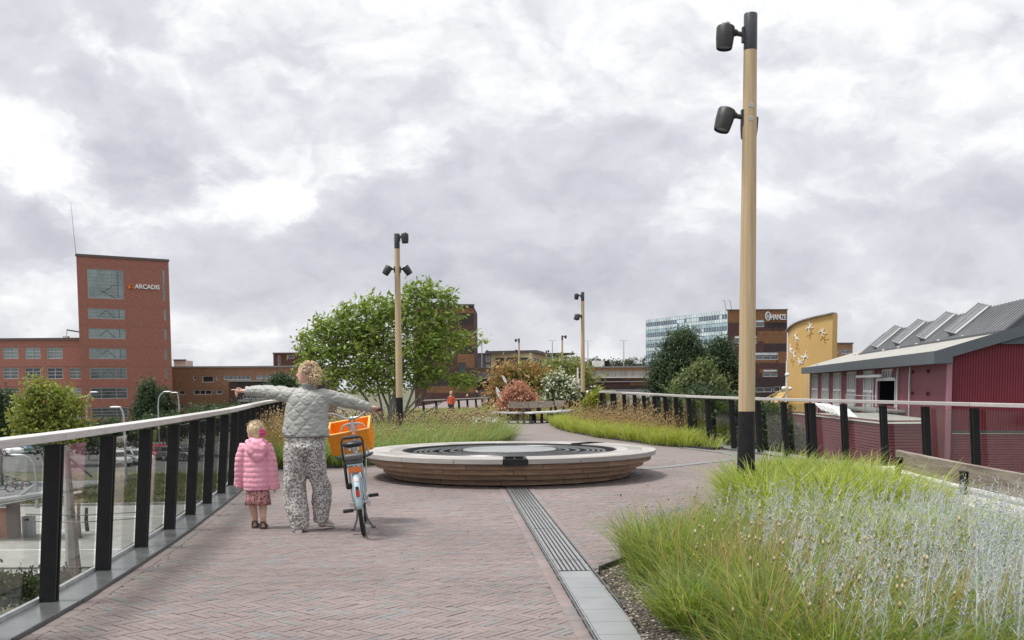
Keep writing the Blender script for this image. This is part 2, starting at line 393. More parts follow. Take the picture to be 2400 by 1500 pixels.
def inside(P, poly):
    """points (n,2) in polygon"""
    x, y = P[:, 0], P[:, 1]; r = np.zeros(len(P), bool); n = len(poly)
    for i in range(n):
        x1, y1 = poly[i]; x2, y2 = poly[(i + 1) % n]
        if y1 == y2: continue
        c = ((y1 > y) != (y2 > y)) & (x < (x2 - x1) * (y - y1) / (y2 - y1) + x1); r ^= c
    return r
def text_mesh(txt, size, extrude):
    c = bpy.data.curves.new('t', 'FONT'); c.body = txt; c.size = size; c.extrude = extrude; c.offset = size * .018
    o = bpy.data.objects.new('t', c); COL.objects.link(o)
    me = bpy.data.meshes.new_from_object(o.evaluated_get(bpy.context.evaluated_depsgraph_get())); bpy.data.objects.remove(o)
    return me
# ------------------------------------------------------------------ deck outline
LEFT = [(-3.22, 4.0), (-3.24, 5.0), (-3.27, 6.1), (-3.32, 7.23), (-3.43, 8.48), (-3.55, 9.7), (-3.69, 10.93), (-3.85, 12.16), (-4.0, 13.34), (-4.17, 14.6),
        (-4.36, 15.83), (-4.57, 17.05), (-4.79, 18.27), (-5.0, 19.5), (-5.21, 20.7), (-5.41, 21.95), (-5.6, 23.2), (-5.78, 24.4), (-5.95, 25.6), (-6.12, 26.9), (-6.27, 28.1), (-6.42, 29.3), (-6.55, 30.6), (-6.66, 31.8)]
RIGHT = [(8.45, 8.0), (8.2, 9.3), (8.0, 10.5), (7.8, 11.7), (7.6, 12.9), (7.32, 14.2), (7.05, 15.46), (6.8, 16.67), (6.55, 17.88), (6.25, 19.08), (5.98, 20.3), (5.78, 21.5), (5.52, 22.7), (5.2, 23.9),
         (4.87, 25.1), (4.62, 26.3), (4.48, 27.5), (4.38, 28.75), (4.25, 30.0), (4.1, 31.2), (3.96, 32.4), (3.76, 33.6), (3.48, 34.8), (3.22, 36.0), (3.4, 37.2), (3.9, 38.2)]
deck_poly = [(-3.45, 2.0)] + [(x - .22, y) for x, y in LEFT] + [(-7.2, 45), (-7.2, 70), (-6.5, 100), (6, 145), (24, 145), (11, 100), (9, 70), (6.5, 48), (4.2, 39)] + \
            [(x + .22, y) for x, y in reversed(RIGHT)] + [(8.9, 2.0)]
# beds
BED_A = [(.86, 2.6), (.80, 5.0), (.72, 8.35), (1.08, 8.98), (1.75, 10.3), (2.4, 11.6), (2.8, 12.6), (3.4, 13.35), (4.05, 13.7), (4.2, 12.9), (4.05, 9.5), (3.95, 6.5), (4.3, 2.6)]
BED_B = [(-4.75, 19.0), (-3.3, 19.3), (-2.3, 20.6), (-.9, 23.6), (-.05, 28.6), (-.35, 33), (-.75, 39), (-1.5, 45), (-6.9, 45), (-6.4, 30), (-5.75, 25.5), (-5.1, 21)]
BED_C = [(1.55, 37.0), (1.85, 33.4), (2.5, 29.8), (3.7, 25.6), (4.7, 23.85), (5.0, 24.2), (4.4, 26.6), (4.15, 29.5), (3.9, 31.6), (3.3, 34.8), (3.05, 36.6), (3.1, 40), (1.6, 41)]
BED_D = [(-6.5, 45.6), (-2, 44.4), (2.4, 44.0), (4.0, 41), (6.6, 52), (7, 70), (-6, 70)]

def pdist(P, poly, closed=True):
    d = np.full(len(P), 1e9); n = len(poly)
    for i in range(n if closed else n - 1):
        a = np.array(poly[i]); b = np.array(poly[(i + 1) % n]); ab = b - a
        t = np.clip(((P - a) @ ab) / max(1e-9, ab @ ab), 0, 1)
        d = np.minimum(d, np.linalg.norm(P - (a + t[:, None] * ab), axis=1))
    return d

# street level far below, one sheet to the horizon
mg = bpy.data.materials.new('street ground'); mg.use_nodes = True; t = mg.node_tree; b_ = t.nodes['Principled BSDF']; b_.inputs['Roughness'].default_value = .95
tc = nd(t, 'ShaderNodeTexCoord'); n1 = nd(t, 'ShaderNodeTexNoise'); n1.inputs['Scale'].default_value = .16; n1.inputs['Detail'].default_value = 9; t.links.new(tc.outputs['Object'], n1.inputs['Vector'])
rp = nd(t, 'ShaderNodeValToRGB'); rp.color_ramp.elements[0].position = .38; rp.color_ramp.elements[0].color = (.075, .085, .045, 1); rp.color_ramp.elements[1].position = .62; rp.color_ramp.elements[1].color = (.16, .145, .095, 1)
t.links.new(n1.outputs[0], rp.inputs[0]); t.links.new(rp.outputs[0], b_.inputs['Base Color'])
ZS = -5.5
g = MB().add([(-900, -60, ZS), (900, -60, ZS), (900, 2200, ZS), (-900, 2200, ZS)], [(0, 1, 2, 3)]).build('ground', mg, None, smooth=False); g['kind'] = 'structure'
# concrete street and tarmac car park on it
st = MB().prism([(-75, 38), (-8, 38), (-8, 62), (-75, 58)], ZS + .002, ZS + .012).build('street', CONC, None, smooth=False); st['kind'] = 'structure'
cp = MB().prism([(-85, 84), (-12, 88), (-12, 132), (-85, 128)], ZS + .002, ZS + .014).build('car_park', ASPH, None, smooth=False); cp['kind'] = 'structure'
cp2 = MB().prism([(-78, 64), (-30, 66), (-30, 78), (-78, 74)], ZS + .002, ZS + .014).build('paved_yard', pm('paved yard', (.15, .15, .165), (.26, .26, .275), .8, .9), None, smooth=False); cp2['kind'] = 'structure'
for (x, y, l, ang) in [(-20, 45, 6, .1), (-30, 47.5, 6, .1), (-14, 51, 7, .05), (-38, 55, 8, .02), (-24, 56, 5, .04)]:
    pass
mk = MB()
for k in range(9):
    x = -50 + k * 4.6; mk.box(x, 49.9 + k * .05, ZS + .016, x + 2.6, 50.15 + k * .05, ZS + .019)
mk.box(-62, 44.2, ZS + .016, -10, 44.36, ZS + .019); mk.box(-62, 55.6, ZS + .016, -10, 55.74, ZS + .019)
mo = mk.build('road_markings', WHITEP, st, smooth=False); mo['kind'] = 'stuff'
kb = MB().bar((-75, 58.2, ZS + .07), (-8, 62.2, ZS + .07), .25, .13).build('kerb', CONC, st, smooth=False)

# ------------------------------------------------------------------ deck and clinker paving
far_pave = bpy.data.materials.new('far clinker paving'); far_pave.use_nodes = True; t = far_pave.node_tree; b_ = t.nodes['Principled BSDF']; b_.inputs['Roughness'].default_value = .8
tc = nd(t, 'ShaderNodeTexCoord'); mp = nd(t, 'ShaderNodeMapping'); mp.inputs['Rotation'].default_value = (0, 0, .5); t.links.new(tc.outputs['Object'], mp.inputs[0])
br = nd(t, 'ShaderNodeTexBrick'); br.inputs['Scale'].default_value = 1; br.inputs['Brick Width'].default_value = .21; br.inputs['Row Height'].default_value = .06; br.inputs['Mortar Size'].default_value = .004
br.inputs['Color1'].default_value = (.225, .185, .178, 1); br.inputs['Color2'].default_value = (.185, .157, .15, 1); br.inputs['Mortar'].default_value = (.12, .105, .10, 1); t.links.new(mp.outputs[0], br.inputs['Vector'])
n1 = nd(t, 'ShaderNodeTexNoise'); n1.inputs['Scale'].default_value = 1.3; n1.inputs['Detail'].default_value = 9; t.links.new(tc.outputs['Object'], n1.inputs['Vector'])
mr = nd(t, 'ShaderNodeMapRange'); mr.inputs[3].default_value = .8; mr.inputs[4].default_value = 1.2; t.links.new(n1.outputs[0], mr.inputs[0])
hs = nd(t, 'ShaderNodeHueSaturation'); t.links.new(br.outputs[0], hs.inputs['Color']); t.links.new(mr.outputs[0], hs.inputs['Value']); t.links.new(hs.outputs[0], b_.inputs['Base Color'])

SAND = pm('joint sand', (.034, .028, .026), (.06, .05, .046), 30, .95)
NEARY = 21.0
near = [(x, y) for x, y in deck_poly if y < NEARY]
deck = MB().prism(deck_poly, -1.0, -.022).build('brick_paving', [SAND], None, smooth=False); deck['kind'] = 'structure'
far_poly = [(-5.45, NEARY - .2)] + [(x - .2, y) for x, y in LEFT if y > NEARY] + [(-7.15, 45), (-7.15, 70), (-6.4, 100), (6, 144), (23.6, 144), (10.8, 100), (8.8, 70), (6.4, 48), (4.15, 39)] + [(x + .2, y) for x, y in reversed(RIGHT) if y > NEARY - .2] + [(6.1, NEARY - .2)]
fp = MB().prism(far_poly, -.02, -.003).build('far_paving', far_pave, deck, smooth=False)

def brick_mat(name, attr):
    m = bpy.data.materials.new(name); m.use_nodes = True; t = m.node_tree; b = t.nodes['Principled BSDF']
    if attr:
        a = nd(t, 'ShaderNodeAttribute'); a.attribute_name = 'col'; s = nd(t, 'ShaderNodeSeparateColor'); t.links.new(a.outputs['Color'], s.inputs[0]); rnd = s.outputs[0]
    else:
        a = nd(t, 'ShaderNodeObjectInfo'); rnd = a.outputs['Random']
    r = nd(t, 'ShaderNodeValToRGB'); r.color_ramp.interpolation = 'LINEAR'; e = r.color_ramp.elements
    cols = [(0, (.278, .229, .223)), (.2, (.252, .205, .199)), (.4, (.292, .243, .236)), (.55, (.262, .212, .206)), (.7, (.285, .242, .234)), (.84, (.24, .207, .2)), (.92, (.225, .215, .213)), (1, (.25, .25, .252))]
    e[0].position = 0; e[0].color = (*cols[0][1], 1); e[1].position = 1; e[1].color = (*cols[-1][1], 1)
    for p, c in cols[1:-1]:
        x = e.new(p); x.color = (*c, 1)
    t.links.new(rnd, r.inputs[0])
    tc = nd(t, 'ShaderNodeTexCoord'); ge = nd(t, 'ShaderNodeNewGeometry')
    n = nd(t, 'ShaderNodeTexNoise'); n.inputs['Scale'].default_value = 9; n.inputs['Detail'].default_value = 8; n.inputs['Roughness'].default_value = .7; t.links.new(ge.outputs['Position'], n.inputs['Vector'])
    n2 = nd(t, 'ShaderNodeTexNoise'); n2.inputs['Scale'].default_value = .55; n2.inputs['Detail'].default_value = 6; t.links.new(ge.outputs['Position'], n2.inputs['Vector'])
    v = mth(t, 'ADD', mth(t, 'MULTIPLY_ADD', n.outputs[0], .6, .48), mth(t, 'MULTIPLY_ADD', n2.outputs[0], .6, -.3))
    h = nd(t, 'ShaderNodeHueSaturation'); h.inputs['Saturation'].default_value = 1.1; t.links.new(r.outputs[0], h.inputs['Color']); t.links.new(v, h.inputs['Value']); t.links.new(h.outputs[0], b.inputs['Base Color'])
    b.inputs['Roughness'].default_value = .72; b.inputs['Specular IOR Level'].default_value = .4
    bp = nd(t, 'ShaderNodeBump'); bp.inputs['Strength'].default_value = .35; bp.inputs['Distance'].default_value = .004
    n3 = nd(t, 'ShaderNodeTexNoise'); n3.inputs['Scale'].default_value = 60; n3.inputs['Detail'].default_value = 5; t.links.new(ge.outputs['Position'], n3.inputs['Vector'])
    t.links.new(n3.outputs[0], bp.inputs['Height']); t.links.new(bp.outputs[0], b.inputs['Normal'])
    return m
BRK_I, BRK_S = brick_mat('clinker', False), brick_mat('clinker laid', True)

BC = Vector((-0.04, 17.5, 0)); BR = 2.48        # round timber seat
def chx(y): return .08 + .0645 * (15 - y)        # centre line of the drain channel
CHW = .155
def herring():
    Wd, Ln, jt = .0560, .212, .0078
    th = R(-45 + 5); c, s = math.cos(th), math.sin(th)
    out = []
    for k in range(-420, 420):
        for m in range(-70, 70):
            ox, oy = k * Wd - m * Ln, k * Wd + m * Ln
            out.append((ox + Ln / 2, oy + Wd / 2, 0)); out.append((ox - Wd / 2, oy + Ln / 2, 1))
    A = np.array(out); P = np.stack([A[:, 0] * c - A[:, 1] * s, A[:, 0] * s + A[:, 1] * c + 12.5], 1)
    o = A[:, 2]
    ok = (P[:, 1] > 4.6) & (P[:, 1] < NEARY) & (P[:, 0] > -6) & (P[:, 0] < 9)
    P, o = P[ok], o[ok]
    lx = np.interp(P[:, 1], [p[1] for p in LEFT], [p[0] for p in LEFT]); rx = np.interp(P[:, 1], [p[1] for p in RIGHT], [p[0] for p in RIGHT])
    ok = (P[:, 0] > lx + .26) & (P[:, 0] < rx - .2)
    ok &= ~(inside(P, BED_A) & (pdist(P, BED_A) > .05)) & ~(inside(P, BED_B) & (pdist(P, BED_B) > .08))
    ok &= np.abs(P[:, 0] - (.08 + .0645 * (15 - P[:, 1]))) > CHW + .045
    ok &= np.hypot(P[:, 0] - BC.x, P[:, 1] - BC.y) > 1.95
    ok &= np.abs(P[:, 0]) < .62 * P[:, 1] + .6
    P, o = P[ok], o[ok]
    return P, th + o * math.pi / 2, Ln - jt, Wd - jt
P, A_, bl, bw_ = herring()
rng = np.random.default_rng(3)
hz = .02
def brick_block(l, w_, h, ch=.0035):
    m = MB(); x, y = l / 2, w_ / 2
    m.v = [(-x, -y, -h), (x, -y, -h), (x, y, -h), (-x, y, -h), (-x, -y, -ch), (x, -y, -ch), (x, y, -ch), (-x, y, -ch), (-x + ch, -y + ch, 0), (x - ch, -y + ch, 0), (x - ch, y - ch, 0), (-x + ch, y - ch, 0)]
    m.f = [(8, 9, 10, 11)] + [(a, (a + 1) % 4, 4 + (a + 1) % 4, 4 + a) for a in range(4)] + [(4 + a, 4 + (a + 1) % 4, 8 + (a + 1) % 4, 8 + a) for a in range(4)]
    m.m = [0] * 9
    return m
# the 300 bricks that show largest are parts, the rest are laid as one piece
infr = (np.abs(P[:, 0]) / P[:, 1] < .5) & (P[:, 1] > 6.2)
ordr = np.argsort(np.where(infr, P[:, 1], 99)); top300 = ordr[:300]
msk = np.zeros(len(P), bool); msk[top300] = True
bme = brick_block(bl, bw_, hz).mesh('brick', fix=False); bme.materials.append(BRK_I)
for i in top300:
    o = bpy.data.objects.new('brick', bme); COL.objects.link(o); o.parent = deck
    o.location = (P[i, 0], P[i, 1], float(rng.uniform(-.003, .0015))); o.rotation_euler = (float(rng.normal(0, .006)), float(rng.normal(0, .004)), A_[i] + float(rng.normal(0, .008)))
def laid(name, pos, ang, zoff, l, w_, parent):
    b = brick_block(l, w_, hz); V0 = np.array(b.v); n = len(pos)
    ca, sa = np.cos(ang), np.sin(ang)
    V = np.empty((n, len(V0), 3))
    V[:, :, 0] = V0[None, :, 0] * ca[:, None] - V0[None, :, 1] * sa[:, None] + pos[:, None, 0]
    V[:, :, 1] = V0[None, :, 0] * sa[:, None] + V0[None, :, 1] * ca[:, None] + pos[:, None, 1]
    V[:, :, 2] = V0[None, :, 2] + zoff[:, None] + V0[None, :, 0] * rng.normal(0, .006, n)[:, None]
    F = np.array(b.f); FF = (F[None] + (np.arange(n) * len(V0))[:, None, None]).reshape(-1, 4)
    c = np.repeat(rng.random(n), len(V0)); cols = np.stack([c, c, c], 1)
    o = np_mesh(name, V.reshape(-1, 3), FF, cols, BRK_S, parent); o['kind'] = 'stuff'; return o
rest = np.where(~msk)[0]
laid('herringbone_bricks', P[rest], A_[rest] + rng.normal(0, .008, len(rest)), rng.uniform(-.003, .0015, len(rest)), bl, bw_, deck)
# edge courses: along the channel and along the left parapet
ep, ea = [], []
for y in np.arange(5, 15.3, .213):
    for sgn in (-1, 1):
        if sgn > 0 and y < 8.5: continue
        ep.append((chx(y) + sgn * (CHW + .062), y)); ea.append(math.pi / 2 + .0645)
acc = 0.0
for (x0, y0), (x1, y1) in zip(LEFT[:16], LEFT[1:16]):
    ln = math.hypot(x1 - x0, y1 - y0); an = math.atan2(y1 - y0, x1 - x0); k = round(ln / .213)
    for j in range(k):
        u = (j + .5) / k; ep.append((x0 + (x1 - x0) * u + .285, y0 + (y1 - y0) * u)); ea.append(an)
laid('edging_bricks', np.array(ep), np.array(ea), rng.uniform(.003, .005, len(ep)), .21, .092, deck)

# ------------------------------------------------------------------ planting beds: soil and steel edging
SOIL = pm('planting soil', (.045, .035, .028), (.10, .082, .066), 14, .95, bump=.8, bscale=60)
EDGE = pm('edging steel', (.03, .03, .032), (.05, .05, .052), 9, .5, .2)
def bed(poly, seg, z=.012):
    o = MB().prism(poly, -.02, z).build('planting_bed', SOIL, None, smooth=False); o['kind'] = 'structure'
    m = MB()
    for i in seg:
        a, c = poly[i], poly[(i + 1) % len(poly)]
        d = Vector((c[0] - a[0], c[1] - a[1], 0)).normalized() * .004
        m.bar((a[0] - d.x, a[1] - d.y, .015), (c[0] + d.x, c[1] + d.y, .015), .022, .075)
    m.build('steel_edging', EDGE, o, smooth=False); return o
bed(BED_A, range(2, 11)); bed(BED_B, range(0, 8)); bed(BED_C, range(0, 5)); bed(BED_D, range(0, 3))

# narrow metal gutter looping round the paving beside the timber seat
lp = [G(1500, 1100), G(1560, 1095), G(1640, 1086), G(1700, 1080), G(1735, 1075), G(1728, 1068), G(1700, 1061), G(1640, 1054), G(1600, 1050)]
lp = [Vector((p.x, p.y, .004)) for p in lp]
gm = MB()
for a, c in zip(lp, lp[1:]):
    d = (c - a).normalized(); s = Vector((-d.y, d.x, 0)) * .12
    gm.ext([a - s, c - s, c + s, a + s], (0, 0, .004))
gt = gm.build('slot_gutter', pm('gutter metal', (.17, .18, .175), (.24, .245, .24), 6, .55, .2), None, smooth=False)
tag(gt, 'narrow grey metal gutter curving through the paving right of the round seat', 'gutter')

# ------------------------------------------------------------------ drain channel from the round seat to the front
ch = thing('drain_channel', 'long straight drain channel with ribbed metal grate running from the round seat', 'drain', (chx(10), 10, 0))
GT = pm('grate aluminium', (.30, .305, .30), (.42, .425, .42), 10, .38, .75, stretch=(8, .6, 8))
TI = pm('channel cover plate', (.235, .245, .255), (.30, .31, .32), 2.2, .34, .25, bump=.03)
def cpt(y, off, z): return Vector((chx(y) + off, y, z))
MB().bar(cpt(4.6, 0, -.012), cpt(15.4, 0, -.012), 2 * CHW - .004, .018).build('channel_bed', BLACK, ch, smooth=False)
for sgn in (-1, 1):
    MB().bar(cpt(4.6, sgn * (CHW + .005), .000), cpt(15.4, sgn * (CHW + .005), .000), .012, .024).build('side_frame', DGREY, ch, smooth=False)
    MB().bar(cpt(4.6, sgn * (CHW - .017), -.002), cpt(15.4, sgn * (CHW - .017), -.002), .006, .02).build('inner_frame', GREYM, ch, smooth=False)
for (ya, yb) in [(8.36, 8.85), (8.87, 10.83), (10.85, 12.69), (12.71, 15.38)]:
    for k in range(7):
        off = -.117 + k * .039
        MB().bar(cpt(ya, off, .0), cpt(yb, off, .0), .024, .026).build('grate_bar', GT, ch, smooth=False)
ys = [4.62, 5.02, 5.42, 5.82, 6.19, 6.53, 6.9, 7.29, 7.65, 8.04, 8.34]
for a, c in zip(ys, ys[1:]):
    MB().bar(cpt(a + .004, 0, .0), cpt(c - .004, 0, .0), 2 * CHW - .05, .02).build('cover_plate', TI, ch, smooth=False, bevel=.002)

# ------------------------------------------------------------------ parapets
RAILW = wood_mat('bleached handrail timber', (.36, .34, .325), (.44, .42, .405), (.52, .50, .485), (26, 1.1, 26), .7, 2.2, bump=.2)
RAILW2 = RAILW
GLASS = glass_mat('parapet glass', (.88, .90, .88), 1.0, 0, .35)
PLATE = pm('base plate steel', (.22, .225, .23), (.30, .305, .31), 3, .25, .6, bump=.04)
def parapet(name_label, path, inward, rail_h=1.2, z0=0.0, doubles=(), pane=True, board=3, group=None, start=0, rise=None):
    """posts, glass panes, base plates and a timber rail along a path; inward = +1/-1 side of the path that faces the deck"""
    t = thing('glass_railing', name_label, 'railing', (path[0][0], path[0][1], z0), group)
    n = len(path); Pp = [Vector((x, y, z0 + (rise(i) if rise else 0))) for i, (x, y) in enumerate(path)]
    T = [(Pp[min(i + 1, n - 1)] - Pp[max(i - 1, 0)]).normalized() for i in range(n)]
    I = [Vector((tt.y, -tt.x, 0)) * inward for tt in T]
    lean = .085
    for i in range(n):
        p, tt, ii = Pp[i], T[i], I[i]
        def post(off):
            c0 = p + tt * off + ii * .0; top = Vector((0, 0, rail_h - .055)) + ii * lean
            m = MB()
            for e in (-1, 1):
                a = c0 + tt * (.030 * e)
                m.ext([a - ii * .055 - tt * .015, a + ii * .055 - tt * .015, a + ii * .055 + tt * .015, a - ii * .055 + tt * .015], top)
            m.ext([c0 - ii * .05 - tt * .0155, c0 + ii * .042 - tt * .0155, c0 + ii * .042 + tt * .0155, c0 - ii * .05 + tt * .0155], top)
            m.build('post', BLACK, t, smooth=False, bevel=.003)
        if i in doubles: post(-.085); post(.085)
        else: post(0)
    for i in range(n - 1):
        a, c = Pp[i], Pp[i + 1]; d = (c - a); ln = d.length; d.normalize(); ii = Vector((d.y, -d.x, 0)) * inward
        if pane:
            g0, g1 = a + d * .06, c - d * .06; sh = -ii * .062
            up = Vector((0, 0, rail_h - .13)) + ii * lean
            m = MB(); th = ii * .006
            b0, b1 = g0 + sh + Vector((0, 0, .045)), g1 + sh + Vector((0, 0, .045))
            m.ext([b0, b1, b1 + th, b0 + th], up); m.build('glass_pane', GLASS, t, smooth=False)
            MB().bar(a + sh + Vector((0, 0, .035)), c + sh + Vector((0, 0, .035)), .03, .035).build('glass_shoe', GREYM, t, smooth=False)
        m = MB(); q = Vector((0, 0, 1))
        e0, e1 = a + d * .003, c - d * .003
        m.ext([e0 - ii * .12, e1 - ii * .12, e1 + ii * .225, e0 + ii * .225], (0, 0, .022))
        m.build('base_plate', PLATE, t, smooth=False, bevel=.003)
        m = MB(); m.bar(e0 + ii * .232 + q * .006, e1 + ii * .232 + q * .006, .012, .05); m.build('edge_trim', DGREY, t, smooth=False)
    # handrail boards
    i = 0
    while i < n - 1:
        j = min(i + board, n - 1); m = MB(); tops = []
        for k in range(i, j + 1):
            p = Pp[k] + I[k] * lean + Vector((0, 0, rail_h)); tt = T[k]
            e = tt * (.004 if k == i else (-.004 if k == j else 0))
            p = p + e; s = I[k] * .082; h = Vector((0, 0, .028))
            tops.append([p - s - h, p + s - h, p + s + h, p - s + h])
        b = len(m.v); m.v = [tuple(q) for r_ in tops for q in r_]
        for k in range(len(tops) - 1): m.f += [(4 * k + a, 4 * k + (a + 1) % 4, 4 * k + 4 + (a + 1) % 4, 4 * k + 4 + a) for a in range(4)]
        m.f += [(3, 2, 1, 0), tuple(4 * (len(tops) - 1) + a for a in range(4))]; m.m = [0] * len(m.f)
        m.build('handrail_board', RAILW, t, smooth=False, bevel=.006)
        i = j
    return t
parapet('long glass railing with bleached timber handrail on the left, bending behind the walking woman', LEFT, 1)
parapet('glass railing with bleached timber handrail on the right, in front of the purple building', RIGHT, -1, doubles=(10,), rise=lambda i: max(0, (i - 12)) * .007)
fr = [D(1200, 935, 70), D(1178, 935, 68.5), D(1163, 935, 67), D(1148, 935, 65.6), D(1133, 935, 64.2), D(1118, 935, 62.8), D(1098, 935, 61.2), D(1078, 935, 59.8), D(1055, 935, 58.2), D(1025, 935, 56.4), D(995, 935, 54.8)]
parapet('distant dark railing crossing behind the tan grasses near the person in red', [(p.x, p.y) for p in fr], 1, 1.2, -.45, pane=False)

# ------------------------------------------------------------------ round timber seat
seat = thing('round_timber_seat', 'large round stepped timber seat with black rings and grey lid in the middle', 'seat', BC)
TOPW = wood_mat('bleached seat timber', (.26, .243, .23), (.35, .33, .315), (.43, .415, .40), (1.6, 26, 26), .7, 2.0, radial=True)
SIDEW = wood_mat('warm seat timber', (.14, .092, .066), (.285, .19, .132), (.42, .305, .225), (1.4, 7, 24), .72, 2.0, radial=True)
def sector(r0_, r1_, z0, z1, a0, a1, n=8):
    m = MB()
    for k in range(n + 1):
        a = a0 + (a1 - a0) * k / n; c, s = math.cos(a), math.sin(a)
        m.v += [(BC.x + r * c, BC.y + r * s, z) for r, z in ((r0_, z0), (r1_, z0), (r1_, z1), (r0_, z1))]
    for k in range(n): m.f += [(4 * k + a, 4 * k + (a + 1) % 4, 4 * k + 4 + (a + 1) % 4, 4 * k + 4 + a) for a in range(4)]
    m.f += [(3, 2, 1, 0), tuple(4 * n + a for a in range(4))]; m.m = [0] * len(m.f)
    return m
gap1, gap2 = (R(-92.2), R(-83.6)), (R(44), R(52.5))
def boards(r0_, r1_, z0, z1, nseg, ph, name, mat, gaps=()):
    gp = .003 / r1_
    for k in range(nseg):
        a0 = ph + 2 * math.pi * k / nseg + gp; a1 = ph + 2 * math.pi * (k + 1) / nseg - gp
        parts = [(a0, a1)]
        for g0, g1 in gaps:
            for off in (-2 * math.pi, 0, 2 * math.pi):
                q = []
                for x0, x1 in parts:
                    lo, hi = g0 + off, g1 + off
                    if x1 <= lo or x0 >= hi: q.append((x0, x1)); continue
                    if x0 < lo: q.append((x0, lo))
                    if x1 > hi: q.append((hi, x1))
                parts = q
        for x0, x1 in parts:
            if x1 - x0 > .01: sector(r0_, r1_, z0, z1, x0, x1).build(name, mat, seat, smooth=True, bevel=.0035, sharp=30)
gaps = (gap1, gap2)
boards(2.255, BR, .375, .45, 16, R(3.0), 'top_board', TOPW, gaps)
boards(2.035, 2.25, .377, .45, 14, R(14), 'top_board', TOPW, gaps)
boards(1.83, 2.03, .377, .449, 12, R(8), 'top_board', TOPW, gaps)
for k, (ro, z1) in enumerate([(2.40, .365), (2.275, .276), (2.15, .187), (2.03, .098)]):
    boards(ro - .26, ro, z1 - .077, z1, 13, R(5 + k * 11.3 + (k % 2) * 6), 'side_board', SIDEW)
MB().lathe([(1.72, .0), (1.95, .0), (1.95, .37), (1.72, .37)], BC, 72).build('core', BLACKP, seat)
# black dish with concentric rings and the grey lid
m = MB(); m.lathe([(.0, .30), (1.83, .30), (1.83, .372), (1.815, .44), (1.80, .44), (1.78, .375), (.0, .372)], BC, 96, cap=False); m.build('dish', BLACK, seat)
for r_, w2, z in [(1.62, .028, .415), (1.53, .022, .418), (1.44, .022, .42), (1.35, .022, .422), (1.18, .03, .425), (1.0, .03, .43)]:
    MB().lathe([(r_ - w2, .36), (r_ + w2, .36), (r_ + w2, z), (r_ + w2 * .5, z + .012), (r_ - w2 * .5, z + .012), (r_ - w2, z), (r_ - w2, .36)], BC, 96, cap=False).build('ring', pm('ring metal', (.05, .05, .052), (.09, .09, .092), 20, .33, .4), seat)
MB().lathe([(.0, .37), (.80, .37), (.80, .445), (.785, .455), (0, .458)], BC, 72, cap=False).build('lid', pm('lid stone', (.20, .21, .215), (.27, .28, .285), 2.5, .35, bump=.03), seat)
MB().lathe([(.83, .37), (.90, .37), (.90, .44), (.83, .44), (.83, .37)], BC, 72, cap=False).build('lid_frame', BLACK, seat)
for g0, g1 in gaps:
    am = (g0 + g1) / 2; rd = Vector((math.cos(am), math.sin(am), 0)); tg = Vector((-rd.y, rd.x, 0)); hw = (g1 - g0) * BR / 2 - .01
    bx = thing_part = MB()
    c = BC + rd * 2.20
    bx.obox(c + Vector((0, 0, .39)), rd * .30, tg * hw, (0, 0, .012))
    for e in (-1, 1):
        bx.obox(c + rd * (.285 * e) + Vector((0, 0, .42)), rd * .015, tg * hw, (0, 0, .036)); bx.obox(c + tg * ((hw - .012) * e) + Vector((0, 0, .42)), rd * .27, tg * .012, (0, 0, .036))
    bx.obox(c + rd * .292 + Vector((0, 0, .40)), rd * .012, tg * (hw * .98), (0, 0, .05))
    bx.obox(c + Vector((0, 0, .425)), rd * .27, tg * .008, (0, 0, .02)); bx.obox(c + rd * .1 + Vector((0, 0, .425)), rd * .008, tg * (hw - .026), (0, 0, .018))
    bx.build('tray', BLACK, seat, smooth=False, bevel=.003)

# ------------------------------------------------------------------ lamp posts
POLEW = wood_mat('pale laminated pole', (.37, .265, .15), (.49, .37, .23), (.57, .45, .30), (30, 30, .55), .55, 1.6, bump=.1, ob_random=False)
LENS = pm('lamp lens', (.05, .06, .10), None, 5, .1)
def axis_m(d):
    d = Vector(d).normalized(); return d.to_track_quat('Z', 'Y').to_matrix()
def lamp_head(t, base, out, aim, top_button):
    """tapered drum spotlight on a short clamp arm"""
    out = Vector(out); c = base + out * .29; aim = Vector(aim).normalized(); M = axis_m(aim)
    h = MB(); h.lathe([(.0, -.125), (.097, -.125), (.104, -.112), (.102, 0), (.092, .105), (.087, .125), (.080, .125), (.077, .105), (0, .105)], c, 24, M, cap=False)
    ho = h.build('lamp_head', BLACKP, t)
    MB().lathe([(0, .107), (.075, .107), (.075, .110), (0, .112)], c, 20, M, cap=False).build('lens', LENS, ho)
    if top_button:
        MB().lathe([(.0, -.172), (.045, -.172), (.05, -.163), (.05, -.15), (.028, -.143), (.028, -.125), (0, -.125)], c, 16, M, cap=False).build('sensor_cap', GREYM, ho)
    else:
        MB().lathe([(.0, -.132), (.083, -.132), (.087, -.127), (0, -.126)], c, 16, M, cap=False).build('back_cap', GREYM, ho)
    a = MB(); s = base + out * .02
    a.tube([s + out * .05 + Vector((0, 0, .03)), c - out * .10 + Vector((0, 0, .055))], .028, 10)
    a.obox(base + out * .085 + Vector((0, 0, .03)), out * .012, Vector((-out.y, out.x, 0)) * .03, (0, 0, .085))
    a.ell(c - out * .115 + Vector((0, 0, .055)), .04, 10, 6); a.build('bracket', BLACKP, t)
